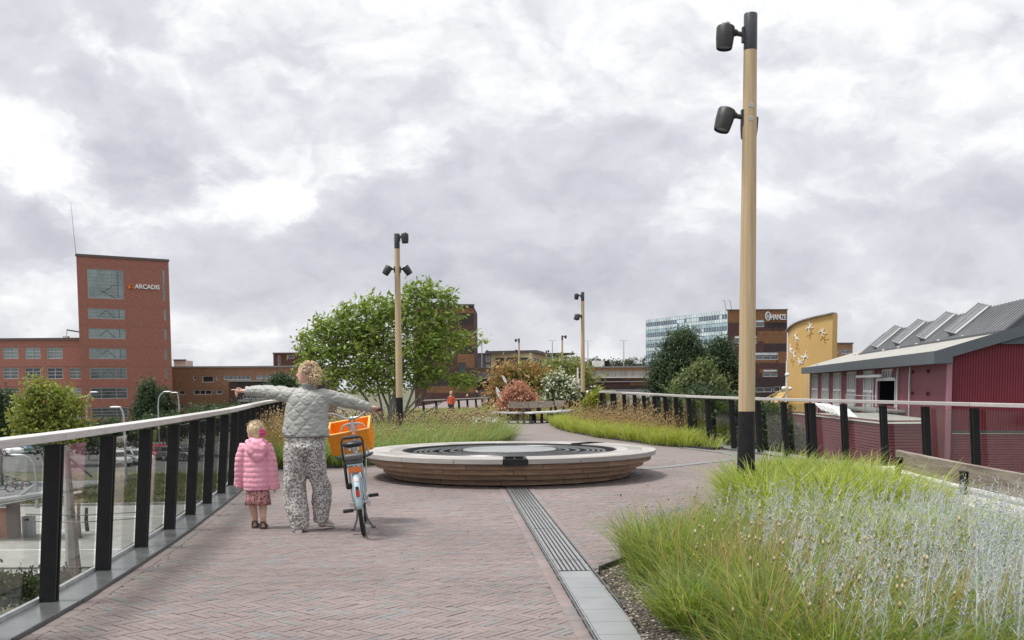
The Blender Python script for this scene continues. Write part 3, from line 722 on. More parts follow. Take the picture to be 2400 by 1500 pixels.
def lamp(x, y, heads, label, z=0.0, plate=False, screws=False):
    t = thing('lamp_post', label, 'lamp', (x, y, z), 'wooden lamp posts along the walkway'); c = Vector((x, y, z))
    MB().lathe([(.104, -.02), (.102, .6), (.098, 1.215), (.09, 1.215)], c, 28).build('base_sleeve', BLACK, t)
    MB().lathe([(.095, 1.2), (.0955, 1.22), (.0935, 2.2), (.087, 3.4), (.079, 4.6), (.0745, 5.33)], c, 28).build('pole', POLEW, t)
    MB().lathe([(.0725, 5.32), (.0765, 5.332), (.0762, 5.725), (.07, 5.735), (0, 5.735)], c, 28, cap=False).build('top_sleeve', pm('slate coated steel', (.035, .037, .045), (.045, .047, .055), 8, .4), t)
    for zz, ang, aim, tb in heads:
        o = Vector((math.cos(ang), math.sin(ang), 0)); lamp_head(t, c + Vector((0, 0, zz)), o, aim, tb)
    if screws:
        for zz in (4.70, 4.55):
            MB().lathe([(.0, .0), (.026, 0), (.028, .004), (.018, .006), (.016, .002), (0, .002)], c + Vector((0, -.077, zz)), 14, axis_m((0, -1, 0)), cap=False).build('bolt', GREYM, t)
    if plate:
        MB().obox(c + Vector((.02, -.0925, 2.42)), (.035, 0, 0), (0, .002, 0), (0, 0, .022)).build('number_plate', pm('yellow plate', (.6, .42, .03), None), t, smooth=False)
    return t
DN = (-.03, 0, -1)
def ptx(px, d): return D(px, 900, d).x
L1x = ptx(1750.5, 12.0)
lamp(L1x, 12.0, [(5.47, math.pi, (-.08, -.05, -1), True), (4.55, math.pi, (-.30, -.12, -1), False), (4.53, R(78), (.05, .4, -1), False)],
     'tall wooden lamp post with two drum spotlights standing in the nearest grasses', screws=True)
lamp(ptx(935.5, 28.7), 28.7, [(5.58, R(-35), (.05, -.05, -1), True), (4.72, math.pi + .35, (-.45, -.1, -.75), False), (4.72, -.25, (.5, .05, -.75), False)],
     'wooden lamp post rising in front of the spreading green tree', plate=True)
lamp(ptx(1366, 47), 47, [(5.52, math.pi + .2, (-.1, 0, -1), True), (4.60, R(215), (-.15, -.2, -1), False), (4.6, R(172), (-.4, 0, -1), False)],
     'wooden lamp post at the far tip of the grass strip right of the benches')
lamp(ptx(1318, 88), 88, [(5.60, .1, (.05, 0, -1), True)], 'wooden lamp post seen through the white flowering bush')
lamp(ptx(1217, 93), 93, [(5.55, math.pi, (-.1, 0, -1), True), (4.6, math.pi, (-.4, 0, -.8), False)], 'wooden lamp post rising out of the reddish maple crown')
lamp(ptx(1281, 126), 126, [(5.62, .4, (.1, 0, -1), True), (4.7, .2, (.4, 0, -.8), False)], 'small distant wooden lamp post before the flat roofed pavilion')
lamp(ptx(1534, 137), 137, [(5.56, math.pi, (-.1, 0, -1), True)], 'distant wooden lamp post beside the dark round trees')

# ------------------------------------------------------------------ benches
GREYW = wood_mat('weathered bench timber', (.11, .085, .065), (.27, .225, .185), (.42, .385, .35), (9, .8, 16), .75, 1.3, bump=.35)
PALEW = wood_mat('pale bench timber', (.42, .41, .395), (.50, .49, .475), (.57, .56, .55), (2, 12, 12), .7, 2)
def seat_slab(m, pts, hw, z0, z1):
    n = len(pts); T = [(Vector(pts[min(i + 1, n - 1)]) - Vector(pts[max(i - 1, 0)])).normalized() for i in range(n)]
    for i, p in enumerate(pts):
        s = Vector((-T[i].y, T[i].x)); p = Vector(p)
        a, c = p - s * hw, p + s * hw
        m.v += [(a.x, a.y, z0), (c.x, c.y, z0), (c.x, c.y, z1), (a.x, a.y, z1)]
    for k in range(n - 1): m.f += [(4 * k + a, 4 * k + (a + 1) % 4, 4 * k + 4 + (a + 1) % 4, 4 * k + 4 + a) for a in range(4)]
    m.f += [(3, 2, 1, 0), tuple(4 * (n - 1) + a for a in range(4))]; m.m = [0] * len(m.f); return m
PALEW2 = wood_mat('bleached bench timber', (.52, .51, .49), (.60, .59, .575), (.66, .65, .64), (12, 2, 12), .7, 2)
nb = thing('timber_bench', 'curved pale timber bench with grey backrest plank at the right edge of the grasses', 'bench', (4.6, 11, 0))
cl = [(4.98, 13.75), (4.86, 13.0), (4.74, 12.0), (4.66, 11.0), (4.6, 10.0), (4.58, 9.0), (4.62, 8.0), (4.7, 7.0)]
for off, hw in ((-.29, .135), (0, .14), (.29, .135)):
    pts = [(x + off, y) for x, y in cl]
    for a, c in ((0, 4), (3, 8)):
        seat_slab(MB(), pts[a:c], hw, .36, .42).build('seat_board', PALEW2, nb, smooth=False, bevel=.008)
bk = [(4.70, 12.45), (4.62, 11.3), (4.57, 10.2), (4.56, 9.2), (4.60, 8.0), (4.66, 7.2)]
seat_slab(MB(), bk[:3], .028, .50, .72).build('backrest_board', GREYW, nb, smooth=False, bevel=.006)
seat_slab(MB(), [bk[2]] + bk[3:], .028, .50, .72).build('backrest_board', GREYW, nb, smooth=False, bevel=.006)
for x, y in ((4.67, 12.2), (4.57, 10.2), (4.58, 8.4)):
    m = MB(); m.obox((x - .055, y, .53), (.022, 0, 0), (0, .05, 0), (0, 0, .12)); m.obox((x - .045, y, .64), (.035, 0, 0), (0, .055, 0), (0, 0, .012)); m.build('backrest_bracket', BLACK, nb, smooth=False, bevel=.006)
    for e in (-.3, .3):
        MB().bar((x + e * .8, y, .36), (x + e * 1.1, y, 0), .07, .05, (0, 1, 0)).build('leg', BLACK, nb, smooth=False)

def far_bench(cl, hw, label, backs, legs, seg=2):
    t = thing('timber_bench', label, 'bench', (cl[0][0], cl[0][1], 0), 'benches at the far bend of the walkway')
    for i in range(len(cl) - 1):
        a, c = Vector(cl[i]), Vector(cl[i + 1]); e = (c - a).normalized() * .006
        seat_slab(MB(), [a + e, c - e], hw, .39, .455).build('seat_board', PALEW, t, smooth=False, bevel=.008)
    for x, y, nx, ny in legs:
        for e in (-1, 1):
            MB().bar((x + nx * e * .2, y + ny * e * .2, .40), (x + nx * e * .38, y + ny * e * .38, 0), .10, .09, (nx, ny, 0)).build('leg', BLACK, t, smooth=False)
    for (a, c) in backs:
        seat_slab(MB(), [a, c], .03, .60, .86).build('backrest_board', GREYW, t, smooth=False, bevel=.006)
        for q in (Vector(a) * .92 + Vector(c) * .08, Vector(a) * .08 + Vector(c) * .92):
            MB().bar((q.x, q.y + .02, .40), (q.x, q.y + .045, .84), .09, .04, (0, 1, 0)).build('back_support', BLACK, t, smooth=False)
    return t
b0 = ptx(1165, 41.5); b1 = ptx(1228, 40.6); b2 = ptx(1283, 42.2); b3 = ptx(1317, 43.4)
far_bench([(b0, 41.9), (b1, 40.9), (b2, 42.0), (b3, 43.2)], .42, 'wide low timber bench with angled seat beside the pink smoke bush',
          [((ptx(1192, 41.9), 41.9), (ptx(1239, 41.6), 41.6)), ((ptx(1239.5, 41.6), 41.6), (ptx(1262, 42.3), 42.3)), ((ptx(1262.5, 42.3), 42.3), (ptx(1293, 43.2), 43.2))],
          [(b0 + .12, 41.7, 0, 1), (b1 - .25, 41.0, 0, 1), (b1 + .25, 41.0, 0, 1), (b2 - .25, 41.9, 0, 1), (b2 + .1, 42.2, .3, 1), (b3 - .2, 43.1, .3, 1), (b0 + .45, 41.3, 0, 1), (b1, 40.95, 0, 1), (b2 - .6, 41.6, .2, 1), (b3 - .5, 42.8, .3, 1)])
far_bench([(ptx(1310, 44.4), 44.5), (ptx(1343, 44.4), 44.2)], .3, 'short timber bench farthest away beside the lamp post', [((ptx(1301, 44.6), 44.8), (ptx(1322, 44.6), 44.6))],
          [(ptx(1313, 44.4), 44.4, 0, 1), (ptx(1338, 44.4), 44.2, 0, 1)])
# ------------------------------------------------------------------ buildings
BR_RED = brick_wall_mat('red brick', (.33, .132, .098), (.29, .11, .082), (.31, .142, .11), (.30, .165, .14))
BR_TAN = brick_wall_mat('tan brick', (.33, .19, .115), (.25, .135, .08), (.27, .16, .105), (.25, .175, .13), .5, .14)
BR_ORA = brick_wall_mat('orange brick', (.25, .13, .065), (.17, .08, .04), (.20, .11, .06), (.15, .10, .07), .5, .14)
BR_DRK = brick_wall_mat('dark brick', (.055, .04, .042), (.04, .03, .032), (.065, .048, .048), (.06, .05, .05), .5, .14)
BR_MAR = brick_wall_mat('maroon brick', (.10, .05, .048), (.075, .038, .037), (.09, .05, .047), (.08, .055, .05), .5, .14)
BEIGE = pm('beige plaster', (.42, .38, .25), (.48, .44, .30), .4, .85)
GREYB = pm('grey cladding', (.20, .20, .21), (.27, .27, .28), .5, .6)
DARKB = pm('dark cladding', (.06, .055, .06), (.085, .078, .082), .6, .6)
STREAK = pm('streaked concrete', (.20, .185, .17), (.36, .34, .32), 1.2, .9, stretch=(3, 3, .25))
COPE = pm('coping', (.10, .075, .07), None, 4, .6)
ALU = pm('window frame aluminium', (.34, .36, .37), None, 4, .45, .3)
ALUW = pm('pale window frame', (.55, .56, .57), None, 4, .5)
def pane_mat(name, c, metal=.45, c2=None):
    return pm(name, c, c2 or tuple(min(1, x * 1.5) for x in c), .35, .06, metal, spec=.8, ramp=(.4, .6))
PANE_G = pane_mat('green grey glazing', (.16, .20, .195)); PANE_D = pane_mat('dark glazing', (.035, .042, .045), .3); PANE_M = pane_mat('mid glazing', (.09, .11, .115), .4)
PANE_B = pane_mat('blue green glazing', (.28, .42, .46), .55); PANE_L = pane_mat('pale glazing', (.50, .60, .62), .5); PANE_K = pane_mat('deep blue glazing', (.10, .155, .20), .5)

class Facade:
    """vertical wall from A to B (plan); u runs along it, outside is towards the viewer"""
    def __init__(s, A, B):
        s.A = Vector((A[0], A[1], 0)); d = Vector((B[0] - A[0], B[1] - A[1], 0)); s.len = d.length; s.u = d.normalized()
        s.n = Vector((s.u.y, -s.u.x, 0))
        if s.n.dot(CAM - s.A) < 0: s.n = -s.n
    def uz(s, px, py):
        r = ray(px, py); t = (s.A - CAM).dot(s.n) / r.dot(s.n); p = CAM + r * t
        return (p - s.A).dot(s.u), p.z
    def rect(s, x0, y0, x1, y1):
        u0, za = s.uz(x0, y0); u1, zb = s.uz(x1, y1); return (min(u0, u1), min(za, zb), max(u0, u1), max(za, zb))
    def P(s, u, z, out=0.0): return s.A + s.u * u + s.n * out + Vector((0, 0, z))
    def wall(s, name, parent, u0, u1, z0, z1, holes, mats, patches=(), depth=12, reveal=.22, back=None):
        us = sorted({round(x, 4) for x in [u0, u1] + [c for h in list(holes) + [p[0] for p in patches] for c in (h[0], h[2]) if u0 < c < u1]})
        zs = sorted({round(x, 4) for x in [z0, z1] + [c for h in list(holes) + [p[0] for p in patches] for c in (h[1], h[3]) if z0 < c < z1]})
        m = MB()
        for i in range(len(us) - 1):
            for j in range(len(zs) - 1):
                cu, cz = (us[i] + us[i + 1]) / 2, (zs[j] + zs[j + 1]) / 2
                if any(h[0] < cu < h[2] and h[1] < cz < h[3] for h in holes): continue
                mi = 0
                for (q, k) in patches:
                    if q[0] < cu < q[2] and q[1] < cz < q[3]: mi = k
                m.add([s.P(us[i], zs[j]), s.P(us[i + 1], zs[j]), s.P(us[i + 1], zs[j + 1]), s.P(us[i], zs[j + 1])], [(0, 1, 2, 3)], mi)
        for h in holes:
            a = [s.P(h[0], h[1]), s.P(h[2], h[1]), s.P(h[2], h[3]), s.P(h[0], h[3])]; b = [p - s.n * reveal for p in a]
            m.add(a + b, [(k, (k + 1) % 4, 4 + (k + 1) % 4, 4 + k) for k in range(4)])
        q = [s.P(u0, z0), s.P(u1, z0), s.P(u1, z1), s.P(u0, z1)]; r_ = [p - (Vector(back) if back else s.n) * depth for p in q]
        m.add(q + r_, [(1, 2, 6, 5), (2, 3, 7, 6), (3, 0, 4, 7), (4, 5, 6, 7)])
        me = m.mesh(name, fix=False)
        uv = me.uv_layers.new(name='uv'); vs = me.vertices
        for lo in me.loops:
            p = vs[lo.vertex_index].co; uv.data[lo.index].uv = ((p - s.A).dot(s.u) + (p - s.A).dot(s.n), p.z)
        return finish(me, name, parent, mats, False, False)
    def window(s, parent, h, nx, ny, pane, frame=ALU, fw=.1, mw=.06, reveal=.22, proud=0.0, hfrac=None):
        u0, z0, u1, z1 = h; m = MB(); dp = .05; o = -reveal + .08 + proud
        def bar(ua, za, ub, zb): m.obox(s.P((ua + ub) / 2, (za + zb) / 2, o), s.u * ((ub - ua) / 2), s.n * dp, Vector((0, 0, (zb - za) / 2)))
        bar(u0, z0, u1, z0 + fw); bar(u0, z1 - fw, u1, z1); bar(u0, z0 + fw, u0 + fw, z1 - fw); bar(u1 - fw, z0 + fw, u1, z1 - fw)
        iu, iz = (u1 - u0 - 2 * fw), (z1 - z0 - 2 * fw)
        for i in range(1, nx):
            f = (hfrac[i - 1] if hfrac else i / nx); x = u0 + fw + iu * f; bar(x - mw / 2, z0 + fw, x + mw / 2, z1 - fw)
        for j in range(1, ny):
            z = z0 + fw + iz * j / ny; m.obox(s.P((u0 + u1) / 2, z, o + .003), s.u * (iu / 2), s.n * dp, Vector((0, 0, mw / 2)))
        w_ = m.build('window', frame, parent, smooth=False)
        MB().add([s.P(u0, z0, o - dp - .01), s.P(u1, z0, o - dp - .01), s.P(u1, z1, o - dp - .01), s.P(u0, z1, o - dp - .01)], [(0, 1, 2, 3)]).build('pane', pane, w_, smooth=False)
        return w_
    def coping(s, parent, u0, u1, z, mat=None, h=.35, depth=.5, name='coping'):
        m = MB(); m.obox(s.P((u0 + u1) / 2, z + h / 2 - .02, -depth / 2 + .12), s.u * ((u1 - u0) / 2 + .1), s.n * (depth / 2 + .02), Vector((0, 0, h / 2))); return m.build(name, mat or COPE, parent, smooth=False)

# --- red brick office tower with its long wing
def px2(px, d): p = D(px, 900, d); return (p.x, p.y)
tw = Facade(px2(190, 180), px2(404, 189))
tower = thing('office_building', 'tall red brick office tower with stacked stair windows and orange and white sign', 'building', (*px2(300, 184), ZS))
zt = tw.uz(190, 601)[1]
hs_ = [tw.rect(204, 629, 291, 702)] + [tw.rect(206 + k * 1.5, y0, 294 + k * 1.5, y1) for k, (y0, y1) in enumerate([(722, 749), (769, 795), (816, 842), (862, 888), (909, 934), (956, 979)])]
ns_ = [tw.rect(381, 632, 389, 705)] + [tw.rect(384 + k * .9, y0, 391 + k * .9, y1) for k, (y0, y1) in enumerate([(725, 751), (771, 796), (817, 842), (863, 887), (908, 932)])]
tw.wall('wall', tower, 0, tw.len, ZS, zt, hs_ + ns_, [BR_RED], depth=18, back=(.375, -.927, 0))
tw.coping(tower, 0, tw.len, zt, h=.45)
for k, h in enumerate(hs_):
    wo = tw.window(tower, h, 3, 8 if k == 0 else 3, PANE_G if k < 4 else PANE_M, hfrac=(.28, .70), fw=.14, mw=.07)
    m = MB(); u0, z0, u1, z1 = h
    for (fa, za, fb, zb) in ([(.30, .12, .75, .5), (.32, .3, .80, .02), (.70, .5, .96, .5), (.84, .05, .84, .95)] if k == 0 else [(.28, .25, .52, .9), (.52, .75, .72, .1), (.84, .06, .84, .94)]):
        m.bar(tw.P(u0 + (u1 - u0) * fa, z0 + (z1 - z0) * za, -.17), tw.P(u0 + (u1 - u0) * fb, z0 + (z1 - z0) * zb, -.17), .14, .03, tuple(tw.n))
    m.build('stair', pm('stair grey', (.10, .12, .125), None), wo, smooth=False)
for h in ns_: tw.window(tower, h, 1, 4 if h[3] - h[1] > 3 else 2, PANE_G, fw=.09)
# thin recessed joints that ring the tower at each floor
for y in (625, 717, 765, 812, 858, 905, 952):
    u, z = tw.uz(300, y)
    tw_m = MB().obox(tw.P(tw.len / 2, z, .012), tw.u * (tw.len / 2 - .02), tw.n * .012, Vector((0, 0, .05))); tw_m.build('string_course', pm('string course', (.26, .13, .11), None), tower, smooth=False)
# sign: orange emblem and white lettering
sg = tw.rect(315, 664, 373.5, 679); me = text_mesh('ARCADIS', 1.0, .04)
xs = [v.co.x for v in me.vertices]; ysv = [v.co.y for v in me.vertices]
for v in me.vertices:
    c = v.co.copy(); p = tw.P(sg[0] + (c.x - min(xs)) / (max(xs) - min(xs)) * (sg[2] - sg[0]), sg[1] + (c.y - min(ysv)) / (max(ysv) - min(ysv)) * (sg[3] - sg[1]) * .86, .12 + c.z * 3); v.co = p
so = finish(me, 'sign_lettering', tower, WHITEP, False, False)
u0, z0, u1, z1 = tw.rect(300, 664.5, 313, 679)
em = MB(); cx_, cz_ = (u0 + u1) / 2, z0; rr = (u1 - u0) / 2
pts = [tw.P(u0, z0 + .05, .05)] + [tw.P(cx_ + math.cos(a) * rr, z0 + .35 * (z1 - z0) + math.sin(a) * (z1 - z0) * .6, .05) for a in np.linspace(math.pi, 0, 12)] + [tw.P(u1, z0, .05), tw.P(cx_ + rr * .6, z0 + .25, .05), tw.P(cx_, z0 + .42, .05), tw.P(cx_ - rr * .55, z0 + .2, .05)]
em.ext(pts, tw.n * .18); eo = em.build('sign_emblem', pm('sign orange', (.78, .21, .03), None), tower, smooth=False)
sw = MB(); sw.tube([tw.P(cx_ + math.cos(a) * rr * .45, z0 + (z1 - z0) * (.52 + .2 * math.sin(a)), .24) for a in np.linspace(2.6, -.6, 9)], [.05, .09, .12, .13, .13, .12, .1, .08, .04], 6); sw.build('emblem_swirl', BR_DRK, eo, smooth=False)
MB().tube([tw.P(.1, zt, -.5), tw.P(-.45, zt + (601 - 477) * 180 / 2400, -.5)], [.09, .03], 6).build('antenna', GREYM, tower)
# wing to the left
wg = Facade(px2(-420, 182.6), px2(205, 182.6)); wing = thing('office_wing', 'long red brick office wing with rows of paned windows left of the tower', 'building', (*px2(90, 182.6), ZS))
zw = wg.uz(100, 797)[1]; uR = wg.uz(199, 900)[0]
wh = []
for r_, (y0, y1) in enumerate([(815, 841), (862, 888), (909, 934), (956, 981)]):
    for k in range(-7, 4):
        x0 = 5 + 52 * k + r_ * 1.2; h = wg.rect(x0, y0, x0 + 38 - (2 if k == 3 else 0), y1)
        if h[2] < uR: wh.append(h)
wg.wall('wall', wing, 0, uR, ZS, zw, wh, [BR_RED], depth=16); wg.coping(wing, 0, uR - .12, zw, h=.4)
for i, h in enumerate(wh): wg.window(wing, h, 2, 3, [PANE_M, PANE_D, PANE_G, PANE_D, PANE_M][i * 7 % 5] if i > 10 else PANE_G, pm('wing window grey', (.42, .43, .44), None, 4, .5), fw=.12, mw=.10)
for y in (811, 858, 905, 952):
    u, z = wg.uz(100, y); MB().obox(wg.P(uR / 2, z, .012), wg.u * (uR / 2 - .02), wg.n * .012, Vector((0, 0, .045))).build('string_course', MATS['string course'], wing, smooth=False)
# window cleaning cradle on the wing roof
ck = thing('roof_crane', 'small grey window cleaning crane on the flat roof beside the tower', 'crane', tuple(wg.P(uR - 3, zw, -3)))
def wp(px, py, out=-3): u, z = wg.uz(px, py); return wg.P(u, z, out)
m = MB(); a = wp(183, 787); m.obox(a, (.62, 0, 0), (0, .6, 0), (0, 0, .72)); m.build('counterweight', GREYM, ck, smooth=False)
m = MB(); m.bar(wp(139.5, 771), wp(178, 777.5), .16, .24); m.build('jib', DGREY, ck, smooth=False)
m = MB(); m.tube([wp(139.5, 771), wp(139, 788)], .07, 6); m.build('hoist', GREYM, ck)
a = wp(138, 791); MB().obox(a, (.45, 0, 0), (0, .45, 0), (0, 0, .36)).build('cradle', pm('light grey', (.5, .5, .5), None), ck, smooth=False)

# --- low tan brick range right of the tower
lw = Facade(px2(398, 205), px2(760, 205)); low = thing('low_office_building', 'low tan brick office range with ribbon windows behind the pointing arm', 'building', (*px2(560, 205), ZS))
zl = lw.uz(500, 861.5)[1]
lh = [lw.rect(453, 881, 460, 891), lw.rect(474, 881, 501, 896), lw.rect(506, 881, 512, 891), lw.rect(524, 881, 588, 890), lw.rect(600, 880, 690, 888),
      lw.rect(419, 915, 434, 925), lw.rect(454, 914, 496, 925), lw.rect(507, 914, 522, 924), lw.rect(421, 949, 435, 958), lw.rect(465, 948, 470, 957), lw.rect(483, 948, 515, 957)]
lw.wall('wall', low, 0, lw.len, ZS, zl, lh, [BR_TAN], depth=14); lw.coping(low, 0, lw.len, zl, pm('grey coping', (.25, .25, .25), None), h=.3)
for k, h in enumerate(lh): lw.window(low, h, [1, 1, 1, 6, 8, 1, 3, 1, 1, 1, 3][k], 1, [PANE_D, PANE_D, PANE_M, PANE_M, PANE_G][k % 5], ALUW, fw=.13, mw=.12)
ext = Facade(px2(536, 199), px2(760, 199)); exo = thing('dark_annexe', 'dark brick annexe with grey ledge in front of the tan brick range', 'building', (*px2(610, 199), ZS))
ez = ext.uz(600, 894)[1]; eh = [ext.rect(569, 926, 588, 935), ext.rect(590, 926, 640, 935)]
ext.wall('wall', exo, 0, ext.len, ZS, ez, eh, [BR_DRK, BR_MAR], [((0, ZS, 1.4, ez), 1)], depth=5.4); ext.coping(exo, 0, ext.len, ez, MATS['grey coping'], h=.3)
u, z = ext.uz(600, 939); MB().obox(ext.P(ext.len / 2 + .8, z, .25), ext.u * (ext.len / 2 - .9), ext.n * .25, Vector((0, 0, .22))).build('ledge', MATS['grey coping'], exo, smooth=False)
for h in eh: ext.window(exo, h, 2, 1, PANE_D, ALUW)
def simple_block(name, label, x0, x1, ytop, d, mat, wins=(), dep=8, pane=PANE_D, z0=ZS, d1=None, cope=None, nx=1, ny=1):
    f = Facade(px2(x0, d), px2(x1, d1 or d)); t = thing(name, label, 'building', (*px2((x0 + x1) / 2, d), z0)); z = f.uz(x0 + 1, ytop)[1]
    hh = [f.rect(*q) for q in wins]
    f.wall('wall', t, 0, f.len, z0, z, hh, [mat], depth=dep); f.coping(t, 0, f.len, z, cope, h=.25)
    for h in hh: f.window(t, h, nx, ny, pane, ALUW)
    return f, t, z
simple_block('roof_plant_room', 'pale grey plant room on the roof right beside the tower', 409, 436, 845, 211, pm('pale cladding', (.45, .41, .38), None), z0=zl - .05, dep=5)
simple_block('dark_block', 'dark brick block rising behind the low range left of the tree', 642, 720, 829, 216, BR_MAR, [(651, 833, 657, 856), (674, 833, 690, 840)], z0=ZS)

# --- striped dark brick block behind the spreading tree
sb = Facade(px2(972, 170), px2(1112, 170)); sblk = thing('striped_brick_building', 'dark block with uneven brown and black brick stripes behind the spreading tree', 'building', (*px2(1045, 170), ZS))
zb = sb.uz(1040, 718)[1]
pt = [((a[0], a[1], a[2], a[3]), k) for a, k in [(sb.rect(960, 724, 1120, 735), 1), (sb.rect(960, 735, 1120, 762), 2), (sb.rect(1050, 762, 1120, 792), 3), (sb.rect(960, 762, 1050, 780), 2), (sb.rect(960, 780, 1040, 812), 1), (sb.rect(1040, 792, 1120, 811), 1),
      (sb.rect(960, 811, 1120, 830), 2), (sb.rect(960, 830, 1072, 862), 3), (sb.rect(1072, 830, 1120, 862), 1), (sb.rect(960, 862, 1120, 886), 3), (sb.rect(960, 886, 1120, 905), 2), (sb.rect(1000, 905, 1120, 920), 1)]]
bh = [sb.rect(1077, 780, 1089, 798), sb.rect(1058, 781, 1070, 786), sb.rect(1040, 742, 1049, 758), sb.rect(1000, 742, 1030, 758), sb.rect(1074, 850, 1092, 873), sb.rect(1000, 790, 1040, 805)]
sb.wall('wall', sblk, 0, sb.len, ZS, zb, bh, [BR_MAR, BR_ORA, BR_DRK, BR_MAR], pt, depth=18); sb.coping(sblk, 0, sb.len, zb, DARKB, h=.35)
for k, h in enumerate(bh): sb.window(sblk, h, 1, 2, PANE_D if k == 4 else PANE_L, ALUW if k != 4 else DARKB)

# --- pavilion, glazed roof house and dark houses
simple_block('dark_grey_house', 'dark grey building with small windows beside the beige pavilion', 1110, 1153, 830, 215, DARKB, [(1139, 834, 1148, 847), (1139, 854, 1148, 860)], pane=PANE_M, ny=2)
MB().tube([D(1142, 830, 215), D(1142, 821, 215)], .25, 6).build('chimney_pot', BLACK, None); tag(bpy.data.objects['chimney_pot'], 'thin black flue on the dark grey building', 'flue')
pv = Facade(px2(1151, 196), px2(1247, 192)); pav = thing('beige_pavilion', 'beige rendered pavilion with dark overhanging flat roof and big windows', 'building', (*px2(1200, 196), ZS)); pz = pv.uz(1200, 828)[1]
ph = [pv.rect(1161, 839, 1182, 868), pv.rect(1186, 838, 1214, 868), pv.rect(1218, 838, 1239, 866)]
pv.wall('wall', pav, 0, pv.len, ZS, pz, ph, [BEIGE], depth=.5)
for h in ph: pv.window(pav, h, 3, 2, PANE_G, DARKB)
pv2 = Facade(px2(1247.3, 192), px2(1282, 214)); h2 = pv2.rect(1250, 839, 1270, 864)
pv2.wall('side_wall', pav, 0, pv2.len, ZS, pz, [h2], [BEIGE], depth=.5); pv2.window(pav, h2, 3, 2, PANE_G, DARKB)
m = MB(); c = [pv.P(-.8, pz, .8), pv2.P(-.3, pz, .9), pv2.P(pv2.len + .5, pz, .9), pv2.P(pv2.len, pz, -9), pv.P(-.8, pz, -18)]
m.ext(c, (0, 0, .5)); m.build('flat_roof', DARKB, pav, smooth=False)
gh, gho, gz = simple_block('glazed_roof_house', 'flat roofed glazed house behind the pavilion', 1279, 1330, 833, 232, pm('slate cladding', (.09, .10, .115), None), [(1283, 836, 1298, 847), (1300, 836, 1316, 847), (1318, 836, 1328, 845)], pane=PANE_K, nx=2)
m = MB(); m.obox(gh.P(gh.len / 2 + .4, gz + .35, -2), gh.u * (gh.len / 2 + 1.2), gh.n * 3, Vector((0, 0, .18))); m.build('roof_slab', DARKB, gho, smooth=False)

# --- long parking deck with banded brick and streaked concrete
pk = Facade(px2(1108, 188), px2(1700, 188)); park = thing('parking_deck', 'long parking deck of brown and maroon brick bands with streaked concrete parapet', 'building', (*px2(1400, 188), ZS))
kz = pk.uz(1400, 861.5)[1]
pt = [(pk.rect(*r_), k) for r_, k in [((1100, 861, 1720, 872), 0), ((1100, 872, 1720, 884), 1), ((1100, 886, 1460, 894), 2), ((1460, 886, 1720, 890), 3), ((1460, 890, 1720, 894), 2), ((1100, 896, 1476, 911), 2), ((1476, 895, 1720, 903), 3), ((1476, 903, 1720, 911), 4), ((1100, 911, 1720, 915), 4), ((1100, 915, 1720, 1000), 5)]]
pk.wall('wall', park, 0, pk.len, ZS, kz, [], [BR_TAN, STREAK, BR_MAR, BR_ORA, BR_DRK, GREYB], pt, depth=30)
pk.coping(park, 0, pk.len, kz, MATS['grey coping'], h=.22)
for y, mt in ((885, pm('white ledge', (.55, .55, .54), None)), (894.8, GREYB)):
    u, z = pk.uz(1400, y); MB().obox(pk.P(pk.len / 2, z, .2), pk.u * (pk.len / 2 - .05), pk.n * .2, Vector((0, 0, .09))).build('ledge', mt, park, smooth=False)
m = MB(); m.obox(D(1402, 854, 192), (1.0, 0, 0), (0, 1.5, 0), (0, 0, .62)); o = m.build('plant_box', WHITEP, None, smooth=False); tag(o, 'white plant box standing on the parking deck roof', 'plant box')
lv = thing('louvre_unit', 'black louvred unit with three bays on the parking deck roof', 'vent unit', tuple(D(1418, 854, 192)))
for k in range(3): MB().obox(D(1411.5 + k * 6.2, 854, 192), (.21, 0, 0), (0, 1.2, 0), (0, 0, .62)).build('louvre_bay', BLACK, lv, smooth=False)
for k, (px, yt, yb) in enumerate([(1129.5, 797, 880), (1294.5, 798, 845), (1378, 799, 862), (1462, 798, 884), (1537, 800, 830)]):
    d = 190 if k != 4 else 225
    a, b = D(px, yt, d), D(px, yb, d); t = thing('floodlight_mast', ['slim floodlight mast right of the striped block', 'slim floodlight mast above the glazed roof house', 'slim floodlight mast right of the nearer lamp post on the grass strip', 'slim floodlight mast in front of the streaked concrete parapet', 'slim floodlight mast against the glass office front'][k], 'mast', (a.x, a.y, b.z), 'slim floodlight masts on the parking deck')
    MB().tube([b, a], [.11, .06], 6).build('pole', GREYM, t); m = MB()
    for e in (-1, 1): m.obox(a + Vector((e * .4, 0, 0)), (.28, 0, .03 * e), (0, .15, 0), (0, 0, .06))
    m.bar(a - Vector((.4, 0, 0)), a + Vector((.4, 0, 0)), .06, .06); m.build('lamp_heads', WHITEP, t, smooth=False)

